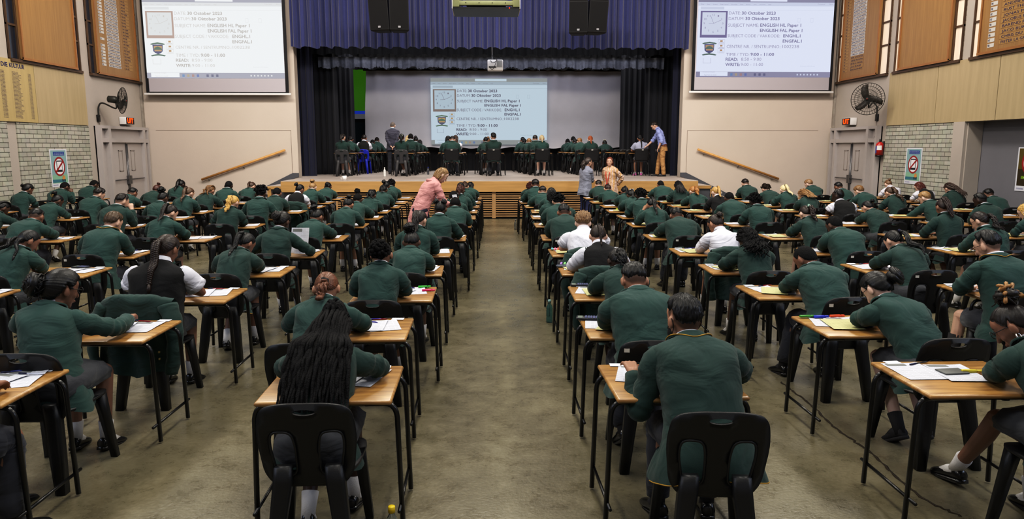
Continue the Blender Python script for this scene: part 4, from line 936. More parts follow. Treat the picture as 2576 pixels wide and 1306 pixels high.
BLZ = [(-.21, .238, .17, .158), (-.1, .222, .165, .158), (.0, .196, .15, .145), (.15, .176, .13, .128), (.33, .166, .12, .12), (.55, .172, .122, .128), (.75, .182, .12, .13), (.86, .189, .112, .12), (.93, .194, .102, .108), (.985, .194, .092, .095), (1.03, .172, .082, .084), (1.07, .128, .074, .076), (1.11, .084, .068, .07), (1.16, .066, .062, .064)]
SHT = [(-.06, .19, .14, .14), (.05, .176, .135, .13), (.3, .162, .118, .112), (.55, .168, .118, .12), (.75, .176, .116, .12), (.87, .178, .108, .112), (.94, .172, .094, .098), (.99, .16, .082, .086), (1.03, .13, .072, .076), (1.08, .09, .064, .068), (1.12, .062, .058, .06)]
def widen(rows, w, d=None): d = d or w; return [(a, b * w, c * d, e * d) for a, b, c, e in rows]

# ------------------------------------------------------------------ hair
def hairline(y): return np.interp(y, [-.104, -.062, -.035, -.012, .012, .028, .05, .085, .1], [-.085, -.08, -.045, .018, -.012, .012, .048, .062, .075])
def cap(s, pole, thick, rng, nu=64, nv=30, ridge=0.0, rough=0.0, fade=0.0, region=None, lump=None, low=0.0, edge=.024):
    pole = unit(pole); a = unit(np.cross(pole, [1, 0, 0.01])); b = np.cross(pole, a); az = np.arange(nu) * 2 * PI / nu
    hn = rng.randn(nu); hn = (hn + np.roll(hn, 1) + np.roll(hn, 2)) * .0028; rz = rng.randn(nu); rz = (rz + np.roll(rz, 1)) / 1.4; V = []; F = []
    for i in range(nv + 1):
        t = PI * i / nv; d = np.outer(np.ones(nu) * math.cos(t), pole) + math.sin(t) * (np.outer(np.cos(az), a) + np.outer(np.sin(az), b))
        base = d / np.sqrt((d ** 2 / SK ** 2).sum(1))[:, None]; line = hairline(base[:, 1]) + low + hn; m = smooth01((base[:, 2] - line) / edge + .12)
        up = smooth01((base[:, 2] + .06) / .13); th = thick * ((1 - fade) + fade * up)
        th = th + ridge * rz * math.sin(t) + rough * rng.randn(nu)
        if lump is not None: th = th + lump(base)
        V.append(base + d * (th * m - .012 * (1 - m))[:, None])
    V = np.concatenate(V) * s
    for i in range(nv):
        for j in range(nu): F.append((i * nu + j, i * nu + (j + 1) % nu, (i + 1) * nu + (j + 1) % nu, (i + 1) * nu + j)[::-1])
    return V, F
def capped_dirs(n, rng, zmin=None, back=False):
    out = []
    while len(out) < n:
        d = unit(rng.randn(3)); base = d / math.sqrt((d ** 2 / SK ** 2).sum())
        if base[2] > hairline(base[1]) + (.0 if zmin is None else zmin) and not (back and base[1] > .045): out.append((base, d))
    return out
def strand_bundle(mb, path, w, n, rng, curl=0.0, freq=9, r=.35, flat=.6, taper=.35, steps=None):
    P = np.asarray(path, float); k = len(P); t = np.linspace(0, 1, k); prof = np.interp(t, [0, .12, .35, .75, 1], [.55, .85, 1, .8, taper]) * w
    T = np.gradient(P, axis=0); T /= np.linalg.norm(T, axis=1)[:, None]; u = np.cross(T, [0, 1, 0.3]); u /= np.linalg.norm(u, axis=1)[:, None] + 1e-9; v = np.cross(T, u)
    mb.tube(P, [(max(p * .8, .003), max(p * .8 * flat, .003)) for p in prof], 8)
    for i in range(n):
        a = rng.rand() * 2 * PI; q = math.sqrt(rng.rand()) * .85; ph = rng.rand() * 6; fr = freq * (.8 + .4 * rng.rand()); L_ = .82 + .2 * rng.rand()
        ox = q * math.cos(a) * prof + curl * np.sin(t * fr * 2 * PI / 2 + ph) * np.minimum(1, t * 4); oy = q * math.sin(a) * prof * flat + curl * np.cos(t * fr * 2 * PI / 2 + ph) * np.minimum(1, t * 4)
        Q = P + u * ox[:, None] + v * oy[:, None]; m = max(4, int(k * L_)); rr = np.interp(t, [0, .5, 1], [1, 1, .35]) * w * r
        mb.tube(Q[:m], rr[:m], 5)
def braid(mb, path, w, turns):
    P = catmull(path, max(4, int(turns * 10 / max(1, len(path) - 1)))); k = len(P); t = np.linspace(0, 1, k)
    T = np.gradient(P, axis=0); T /= np.linalg.norm(T, axis=1)[:, None]; u = np.cross(T, [0, 1, .3]); u /= np.linalg.norm(u, axis=1)[:, None] + 1e-9; v = np.cross(T, u); pr = np.interp(t, [0, .1, .6, .93, 1], [.9, 1, .85, .5, .6])
    for j in range(3):
        ph = 2 * PI * j / 3 + t * turns * 2 * PI
        mb.tube(P + u * (np.sin(ph) * w * .62 * pr)[:, None] + v * (np.sin(2 * ph) * w * .36 * pr)[:, None], w * .52 * pr, 6)
    mb.tube([P[-1], P[-1] + T[-1] * w * 1.2, P[-1] + T[-1] * w * 2.6], [w * .45, w * .55, w * .1], 6)
def torus(mb, c, ax, R, r, n=18, m=7, lump=0, rng=None):
    ax = unit(ax); a = unit(np.cross(ax, [.3, .2, 1])); b = np.cross(ax, a); q = np.linspace(0, 2 * PI, n + 1)
    rr = np.array([r * (1 + (lump * rng.randn() if lump else 0)) for _ in q]); rr[-1] = rr[0]
    mb.tube([c + (a * math.cos(x) + b * math.sin(x)) * R for x in q], rr, m, caps=False)
def ball_curls(mb, c, R, n, r, rng, sq=(1, 1, 1)):
    mb.sphere(c, R * .9 * np.array(sq), None, 12, 8)
    for i in range(n):
        d = unit(rng.randn(3)); mb.sphere(c + d * R * np.array(sq) * (.85 + .2 * rng.rand()), r * (.7 + .6 * rng.rand()), None, 6, 4)
def coil_bun(mb, c, ax, R, r, rng, turns=3.2, sq=.8):
    ax = unit(ax); a = unit(np.cross(ax, [.3, .2, 1])); b = np.cross(ax, a); P = []
    for t in np.linspace(0, 1, int(turns * 14)):
        q = t * turns * 2 * PI; rr = R * (1 - .82 * t); P.append(c + (a * math.cos(q) + b * math.sin(q)) * rr + ax * (R * sq * math.sqrt(max(0, 1 - (rr / R) ** 2)) * .9))
    mb.sphere(c, R * .9, None, 12, 8); mb.tube(P, r * (1 + .12 * np.sin(np.arange(len(P)) * 1.9)), 7)
def back_pt(f, t, off, dx=0.0):
    c, T = spine_at(f, t); F = np.cross(T, f.R); F = F if F[1] > 0 else -F; return c - F * (.135 * f.s + off) + f.R * dx
def hang_path(f, start, out, L_, dx=0.0, off=.02, sub=5):
    out = unit(out * .45 + np.array([0, -.9, -.35])); pts = [start, start + out * .035]; nk = f.C7 - f.F2 * (.088 * f.s + off) + f.R * dx * .4 + f.T2 * .03
    p = start + out * .035
    if np.linalg.norm(nk - p) > .06: pts.append((p + nk) / 2 - f.F2 * .018)
    pts.append(nk); t = .9
    while True:
        P = catmull(pts, sub); l = np.linalg.norm(np.diff(P, axis=0), axis=1).sum()
        if l > L_ or t < .1: break
        pts.append(back_pt(f, t, off, dx)); t -= .1
    cl = np.concatenate([[0], np.cumsum(np.linalg.norm(np.diff(P, axis=0), axis=1))]); n = max(10, int(L_ / .018)); q = np.linspace(0, min(L_, cl[-1]), n)
    return np.stack([np.interp(q, cl, P[:, i]) for i in range(3)], 1)
def make_hair(f, style, o, parent, seed, col, near):
    """o: options; builds part 'hair' (+ sub-parts) under parent"""
    rng = np.random.RandomState(seed); s = f.s; nu = 132 if near else 56; nv = 34 if near else 20; W = lambda p: f.HC + f.HM @ (np.asarray(p, float) * s); D = lambda d: f.HM @ unit(d)
    mb = MB(); m = HAIR; g = o.get; tie = None; extra = []
    def addcap(*a, **k): V, F = cap(s, *a, rng=rng, nu=nu, nv=nv, **k); mb.add(V @ f.HM.T + f.HC, F)
    pole = np.array(g('pole', (0, -.85, .35)), float); pr = pole / math.sqrt((pole ** 2 / SK ** 2).sum())
    if style == 'buzz': addcap((0, 0, 1), .004, fade=.4, rough=.0006); m = HAIRM
    elif style == 'short': addcap((0, -.2, 1), g('th', .016), fade=.7, low=g('fl', .034 if sum(col) < 160 else .012), edge=.05, rough=g('rough', .0022), ridge=.0016, lump=lambda b: .006 * np.clip(b[:, 1] / .08, 0, 1) * (b[:, 2] > .05))
    elif style == 'curlytop':
        addcap((0, 0, 1), .007, fade=.5, rough=.001); m = HAIRM
        for b_, d in capped_dirs(int(g('n', 150) * (1 if near else .6)), rng, .055): mb.sphere(W(b_ + d * (.012 + g('th', .02) * rng.rand())), s * (.011 + .007 * rng.rand()), None, 6, 4)
    elif style == 'afro':
        addcap((0, 0, 1), g('th', .03), rough=.004); m = HAIRM
        for b_, d in capped_dirs(int(g('n', 230) * (1 if near else .6)), rng): mb.sphere(W(b_ + d * (g('th', .03) + .006 * rng.randn())), s * (.012 + .006 * rng.rand()), None, 6, 4)
    else: addcap(tuple(pole), g('th', .0065), ridge=.0008, low=g('low', 0.0), edge=.03)
    if style in ('pony', 'puff', 'braid', 'bun', 'messybun', 'curlybun'):
        base = W(pr + unit(pole) * .012); out = D(pole)
        if style == 'pony':
            tie = (base + out * .008, out, .017 * s)
            p = hang_path(f, base, out, g('len', .3), g('dx', 0)); strand_bundle(mb, p, g('w', .026), int(16 if near else 8), rng, g('curl', .003), g('freq', 7), g('r', .3), taper=g('taper', .3))
        elif style == 'braid':
            tie = (base + out * .008, out, .016 * s); p = hang_path(f, base, out, g('len', .34), g('dx', 0)); braid(mb, p[::3], g('w', .024), g('len', .34) / .048)
        elif style == 'puff': ball_curls(mb, base + out * g('R', .06) * .8 + np.array([0, 0, g('dz', 0)]), g('R', .06), 170 if near else 70, .015, rng, g('sq', (1, 1, 1))); tie = (base + out * .004, out, .03 * s); m = HAIRM
        elif style == 'bun': coil_bun(mb, base + out * g('R', .038) * .45, out, g('R', .038), g('R', .038) * .38, rng)
        elif style == 'curlybun': ball_curls(mb, base + out * g('R', .045) * .6, g('R', .045), 70, .014, rng)
        else:
            c = base + out * g('R', .04) * .5; coil_bun(mb, c, out, g('R', .04), g('R', .04) * .4, rng)
            for i in range(46 if near else 16):
                d = unit(rng.randn(3) + out * .4); e = unit(np.cross(d, rng.randn(3))); R = g('R', .04) * (1 + .08 * rng.randn()); a1 = rng.uniform(.5, 1.3); P_ = [c + (d * math.cos(q) + e * math.sin(q)) * R * (1.02 + .1 * (q / a1) ** 3) for q in np.linspace(-a1, a1, 7)]
                if rng.rand() < .35: P_.append(P_[-1] + (e * .5 + d * .5) * R * (.3 + .5 * rng.rand()) + np.array([0, 0, -.01]))
                mb.tube(catmull(P_, 2), np.linspace(.0065, .003, (len(P_) - 1) * 2 + 1), 5)
    elif style == 'twobraids':
        for k in (-1, 1):
            b0 = np.array([k * .05, -.075, -.03]); p = hang_path(f, W(b0 * 1.12), D((k * .5, -1, -.2)), g('len', .26), k * g('dx', .075)); braid(mb, p[::3], g('w', .019), g('len', .26) / .04)
        if g('rows', 1):
            for k in (-1, 1):
                for q in (.018, .045): mb.tube(catmull([W(np.array([k * q, y, z]) * 1.0) for y, z in ((.07, .082), (.03, .112), (-.03, .108), (-.075, .07), (-.1, .01), (-.085, -.03))], 4), .011 * s, 6)
    elif style == 'twobuns':
        for k in (-1, 1): coil_bun(mb, W((k * .05, -.06, .075)), D((k * .6, -.6, .6)), .034, .013, rng)
    elif style in ('long', 'longcurly', 'dreads', 'bob'):
        n = {'long': 190, 'longcurly': 100, 'dreads': 78, 'bob': 150}[style]; n = int(n * (1 if near else .75)); r = g('r', {'long': .0058, 'longcurly': .009, 'dreads': .0098, 'bob': .006}[style]); m = HAIRM if style != 'long' and style != 'bob' else HAIR
        for b_, d in capped_dirs(n, rng, back=True):
            st = W(b_ + d * .008); L_ = g('len', .4) * (.85 + .25 * rng.rand()); x = b_[0] / .075
            if style == 'bob':
                if b_[1] > .018: continue
                side = np.array([b_[0] * .45, min(b_[1], .03) * .5 - .01, 0]); e = W((b_[0] * 1.25, b_[1] * .85 - .012, -.105 - .02 * rng.rand())); mm = W(b_ * 1.16 + np.array([0, 0, -.03])); P = catmull([st, mm, e], 6)
            else:
                spread = g('spread', .1); dx = x * spread + .015 * rng.randn() + g('dx', 0); nk = f.C7 - f.F2 * (.1 * s + .02 + .03 * (1 - abs(x))) + f.R * dx * .75 + f.T2 * .03
                o1 = W(b_ * 1.18 + np.array([0, -.012, -.012])); pts = [st, o1, (o1 + nk) / 2 - f.F2 * .02, nk]; t = .88
                while t > .1 and np.linalg.norm(np.diff(np.array(pts), axis=0), axis=1).sum() < L_: pts.append(back_pt(f, t, .02 + .03 * rng.rand() * (1 if style != 'long' else .5), dx * (1 + .25 * (1 - t)))); t -= .13
                P = catmull(pts, 5)
            k = len(P); tt = np.linspace(0, 1, k); cv = g('curl', {'long': .002, 'longcurly': .013, 'dreads': .003, 'bob': .002}[style]); ph = rng.rand() * 6; fr = g('freq', 9)
            P = P + np.stack([cv * np.sin(tt * fr * 3 + ph), cv * np.cos(tt * fr * 3 + ph), 0 * tt], 1) * np.minimum(1, tt * 4)[:, None]
            rr = np.interp(tt, [0, .1, .8, 1], [.7, 1, .9, .4]) * r; rr = rr * (1 + (.12 * np.sin(np.arange(k) * 2.4 + ph) if style == 'dreads' else 0)); mb.tube(P, rr, 6)
        if style == 'dreads':   # gathered top knot roll
            for b_, d in capped_dirs(30, rng, .03): mb.tube(catmull([W(b_ + d * .01), W(b_ * .6 + np.array([0, -.07, .075])), W((.01 * rng.randn(), -.115, .06 + .01 * rng.randn()))], 4), .0095, 6)
    h = mb.build('hair', m, parent); setcol(h, col)
    if tie is not None:
        t = MB(); torus(t, *tie, g('tr', .008), 18, 7, .18 if g('tr', .008) > .01 else 0, rng); t.build('hair_tie', mat('tie_%02d%02d%02d' % tuple(g('tiec', (14, 16, 18))), g('tiec', (14, 16, 18)), .7), h)
    if g('clip'):
        t = MB(); c = W(np.array(g('clip')) * 1.12); 
        for k in (-1, 1): VV = lambda *p: c + f.HM @ np.array(p) * s; t.tube(catmull([VV(k * .012, 0, .032), VV(k * .024, -.026, 0), VV(k * .012, 0, -.032)]), .005, 6)
        t.tube([c + D((0, 0, 1)) * .03, c - D((0, 0, 1)) * .03], .008, 7); t.build('claw_clip', mat('clip_%d' % sum(g('clipc', (120, 96, 60))), g('clipc', (120, 96, 60)), .35), h)
    if g('band'):
        t = MB(); a = np.linspace(-.5, PI + .5, 20); t.tube([W((.086 * math.cos(q), .02, .108 * math.sin(q) + .004)) for q in a], .006, 6); t.build('headband', mat('band_dark', (24, 26, 44), .6), h)
    if g('bow'):
        t = MB(); c = W(pr * 1.2)
        for k in (-1, 1): t.sphere(c + D((k, 0, 0)) * .024, (.024, .014, .018), None, 10, 6, f.HM)
        t.build('hair_bow', mat('bow_%d' % sum(g('bow')), g('bow'), .6), h)
    return h
def glasses(f, parent):
    s = f.s; W = lambda p: f.HC + f.HM @ (np.asarray(p, float) * s); q = MB()
    for k in (-1, 1):
        a = np.linspace(0, 2 * PI, 15); q.tube([W((k * .034 + .026 * math.cos(x), .108, .002 + .02 * math.sin(x))) for x in a], .0022, 5, caps=False); q.tube([W((k * .06, .106, .006)), W((k * .078, .08, .008)), W((k * .082, -.002, .002)), W((k * .08, -.02, -.012))], .0022, 5)
    q.tube([W((-.009, .11, .005)), W((.009, .11, .005))], .0022, 5); q.build('glasses', GLAS, parent)
def add_shoe(f, k, parent, m=SHOE):
    A = f.A[k]; d = f.FD[k]; d = unit((d[0], d[1], d[2])); sd = unit(np.cross(d, (0, 0, 1))); up = np.cross(sd, d); s = f.s * (.94 if f.girl else 1.03); c0 = A - np.array([0, 0, .045]); rg = []; th = np.arange(14) * 2 * PI / 14
    for y, w, h, z in ((-.065, .02, .02, .0), (-.06, .034, .036, .004), (-.02, .038, .045, .012), (.03, .038, .038, .006), (.09, .045, .03, -.004), (.14, .044, .026, -.008), (.18, .034, .02, -.012), (.195, .015, .01, -.014)):
        c = c0 + d * y * s + up * z; rg.append([c + sd * w * s * math.cos(q) + up * max(-.03, h * s * math.sin(q)) for q in th])
    q = MB(); q.loft(rg)
    so = [(c0 + d * y * s - up * .027 * s, w * s) for y, w in ((-.068, .03), (-.03, .038), (.04, .04), (.1, .048), (.16, .044), (.2, .02))]
    q.loft([[c + sd * w + up * .008, c + sd * w - up * .012, c - sd * w - up * .012, c - sd * w + up * .008] for c, w in so]); o = q.build('shoe', m, parent); return o
def dress(root, f, top, seed, opt, near, skin):
    """clothes as parts of the person"""
    g = opt.get; W = g('wide', 1.0) * (.93 if f.girl else 1.0)
    if top in ('blazer', 'blazer2'):
        mb, rg = torso_mesh(f, widen(BLZ, W, g('deep', W)), seed, 52 if near else 32, 34 if near else 22, wr=g('wr', 1.0), hem=g('hem', .07))
        bz = mb.build('blazer', CLOTH[top], root)
        for k in (-1, 1): sleeve(f, k, seed, wr=1).build('sleeve', CLOTH[top], bz)
        cm, V = collar_ring(f, [(.068, .064, -.02), (.068, .064, .022), (.073, .069, .027), (.08, .076, .024), (.096, .09, .0), (.112, .106, -.03), (.108, .102, -.034)], .55 if near else .7); cm.build('collar', CLOTH[top], bz)
        if g('pip'): MB().tube(V[5], .0032, 5).build('piping', PIPE, bz)
        if g('hempip') and near: MB().tube(list(rg[0][int(len(rg[0]) * .5):]) , .003, 5).build('piping', PIPE, bz)
        if g('collar', 1): collar_ring(f, [(.066, .062, -.01), (.064, .06, .036), (.068, .064, .039), (.071, .067, .02)], .25)[0].build('shirt_collar', SHIRT, root)
    elif top == 'vest':
        mb, _ = torso_mesh(f, [(a, b * W * (1.03 if a < .8 or a > 1.0 else 1.12), c * W, d * W * 1.04) for a, b, c, d in SHT], seed, 40, 26, wr=.8, seam=False); v = mb.build('vest', VEST, root)
        sh = MB()
        sl = [sleeve(f, k, seed, g('slv', .42), (.078, .078, .078, .06, .05), wr=.5, flare=.012 if g('slv', .42) < .8 else 0) for k in (-1, 1)]
        for q in sl: q.build('shirt_sleeve', SHIRT, root)
        collar_ring(f, [(.06, .056, -.005), (.06, .056, .045), (.068, .064, .047), (.082, .076, .008)], .25)[0].build('shirt_collar', SHIRT, root)
        for k in (-1, 1): t = MB(); torus(t, f.S[k] - f.R * k * .022 + f.T2 * .0, f.R * k + unit(f.E[k] - f.S[k]) * .3, .08 * f.s, .006, 22, 6); t.build('armhole_trim', mat('vest_trim', (20, 44, 38), .8), v)
    elif top == 'jersey':
        mb, _ = torso_mesh(f, widen(SHT, W * 1.03), seed, 40, 26, wr=1, seam=False); v = mb.build('jersey', VEST, root)
        for k in (-1, 1): sleeve(f, k, seed, 1, (.078, .072, .062, .056, .042)).build('sleeve', VEST, v)
        collar_ring(f, [(.06, .056, -.005), (.06, .056, .045), (.068, .064, .047), (.08, .075, .01)], .25)[0].build('shirt_collar', SHIRT, root)
    elif top in ('shirt', 'tee'):
        m_ = SHIRT if top == 'shirt' else mat('pale_tee', (150, 154, 172), .8)
        mb, _ = torso_mesh(f, widen(SHT, W * 1.03), seed, 40, 28, wr=1.2, seam=False); v = mb.build('shirt' if top == 'shirt' else 't_shirt', m_, root)
        fr = g('slv', .42)
        for k in (-1, 1): sleeve(f, k, seed, fr, (.079, .077, .074, .062, .046), wr=.6, flare=.012 if fr < .8 else 0).build('sleeve', m_, v)
        if top == 'shirt': collar_ring(f, [(.062, .058, -.005), (.06, .056, .045), (.068, .064, .047), (.084, .078, .005)], .25)[0].build('collar', m_, v)
def lower(root, f, opt, near, skinrgb):
    g = opt.get; s = f.s
    if f.girl:
        zs = f.P[2] - .083 * s; rg = []; th = np.arange(28) * 2 * PI / 28; kn = f.K[1]
        for y, w, h, z in ((-.19, .12, .07, .08), (-.17, .18, .095, .095), (-.05, .2, .098, .098), (.12, .198, .09, .09), (.26, .19, .082, .082), (.31, .186, .078, .076)):
            yy = f.P[1] + y + .03; ph = .006 * np.sin(th * 9 + y * 20); c = np.array([0, yy, zs + z]); rg.append(np.stack([(w * s + ph) * np.sign(np.cos(th)) * np.abs(np.cos(th)) ** .75, np.full(28, yy), c[2] + np.maximum((h + ph) * np.sin(th), -z + .004)], 1))
        MB().loft(rg, None, True, False).build('skirt', SKRT, root)
    else:
        mb = MB(); rg = []; P = f.P; th = np.arange(20) * 2 * PI / 20
        mb.sphere(P + np.array([0, -.02, -.005]), np.array([.175, .14, .078]) * s, None, 18, 10)
        for k in (-1, 1):
            h, K, A = f.hip[k], f.K[k], f.A[k]; a = unit(K - h); b_ = unit(A - K); p = np.vstack([[h - a * .03, h + a * .1], bez(K - a * .09, K + (a - b_) * .01, K + b_ * .09, 7), [K + b_ * .2, A + b_ * -.03]]); pp = catmull(p, 3); t = np.linspace(0, 1, len(pp))
            mb.tube(pp, np.interp(t, [0, .2, .5, .75, 1], [.085, .082, .068, .062, .06]) * s + .003 * np.sin(t * 60), 14)
        mb.build('trousers', TROU, root)
    for k in (-1, 1):
        K, A = f.K[k], f.A[k]; b_ = unit(K - A); so = MB(); so.tube([A - b_ * .04, A + b_ * .03, A + b_ * g('sock', .1)], [.036 * s, .04 * s, .047 * s], 12)
        so.tube([A - np.array([0, 0, .02]), A + f.FD[k] * .05 - np.array([0, 0, .03]), A + f.FD[k] * .11 - np.array([0, 0, .05])], [.037 * s, .037 * s, .026 * s], 10)
        so.build('sock', g('sockm', SOCK) if f.girl else DSOCK, root)
        add_shoe(f, k, root)
# =================================================================== WHO SITS WHERE
ROWY = [3.97, 5.12, 6.3, 7.47, 8.69, 10.12, 11.72, 13.0, 14.2, 15.35, 16.5, 17.77]
COLX = {  # desk centres by row (None: nothing in view)
 'A': [-.82, -.88, -.8, -.81, -.77, -.66, -.62, -.59, -.57, -.55, -.54, -.53],
 'B': [-2.66, -2.52, -2.44, -2.33, -2.3, -2.29, -2.27, -2.22, -2.24, -2.19, -2.18, -2.18],
 'C': [None, None, -4.38, -4.19, -4.3, -4.03, -3.92, -3.88, -3.86, -3.75, -3.8, -3.83],
 'D': [None, None, None, None, -6.08, -5.9, -5.73, -5.54, -5.64, -5.63, -5.63, -5.63],
 'E': [None] * 6 + [-7.71, -7.36, -7.33, -7.33, -7.28, -7.28], 'F': [None] * 8 + [-9.34, -9.4, -9.5, -9.43],
 'P': [.93, .96, 1.01, 1.02, 1.02, 1.03, 1.03, 1.05, 1.12, 1.04, .98, 1.03],
 'Q': [2.5, 2.51, 2.5, 2.5, 2.49, 2.47, 2.53, 2.59, 2.59, 2.64, 2.58, 2.6],
 'R': [None, None, 4.31, 4.0, 4.05, 4.08, 4.07, 4.0, 4.07, 4.07, 4.11, 4.13],
 'S': [None, None, None, 5.83, 5.66, 5.81, 5.78, 5.83, 5.87, 5.88, 5.98, 6.03],
 'T': [None] * 5 + [7.33, 7.38, 7.36, 7.43, 7.53, 7.72, 7.73], 'U': [None] * 7 + [9.29, 9.29, 9.33, 9.33, 9.33]}
CW = {c: '%s column %s of aisle' % (w, sd) for cs, sd in (('ABCDEF', 'left'), ('PQRSTU', 'right')) for c, w in zip(cs, ('first', 'second', 'third', 'fourth', 'fifth', 'sixth'))}
RW = ['front', 'second', 'third', 'fourth', 'fifth', 'sixth', 'seventh', 'eighth', 'ninth', 'tenth', 'eleventh', 'twelfth']
def where(c, r): return ('row nearest camera' if r == 1 else '%s row from camera' % RW[r - 1]) + ', ' + CW[c]
BK, DB, BR, LB, BL, PB, AU, RD = (15, 14, 15), (32, 25, 22), (66, 48, 36), (112, 86, 58), (190, 154, 92), (214, 198, 156), (74, 36, 26), (150, 84, 46)
D1, D2, M1, M2, L1, L2 = (64, 45, 37), (96, 70, 56), (138, 102, 83), (164, 125, 103), (200, 164, 145), (214, 182, 166)
G = 'g'; B = 'b'
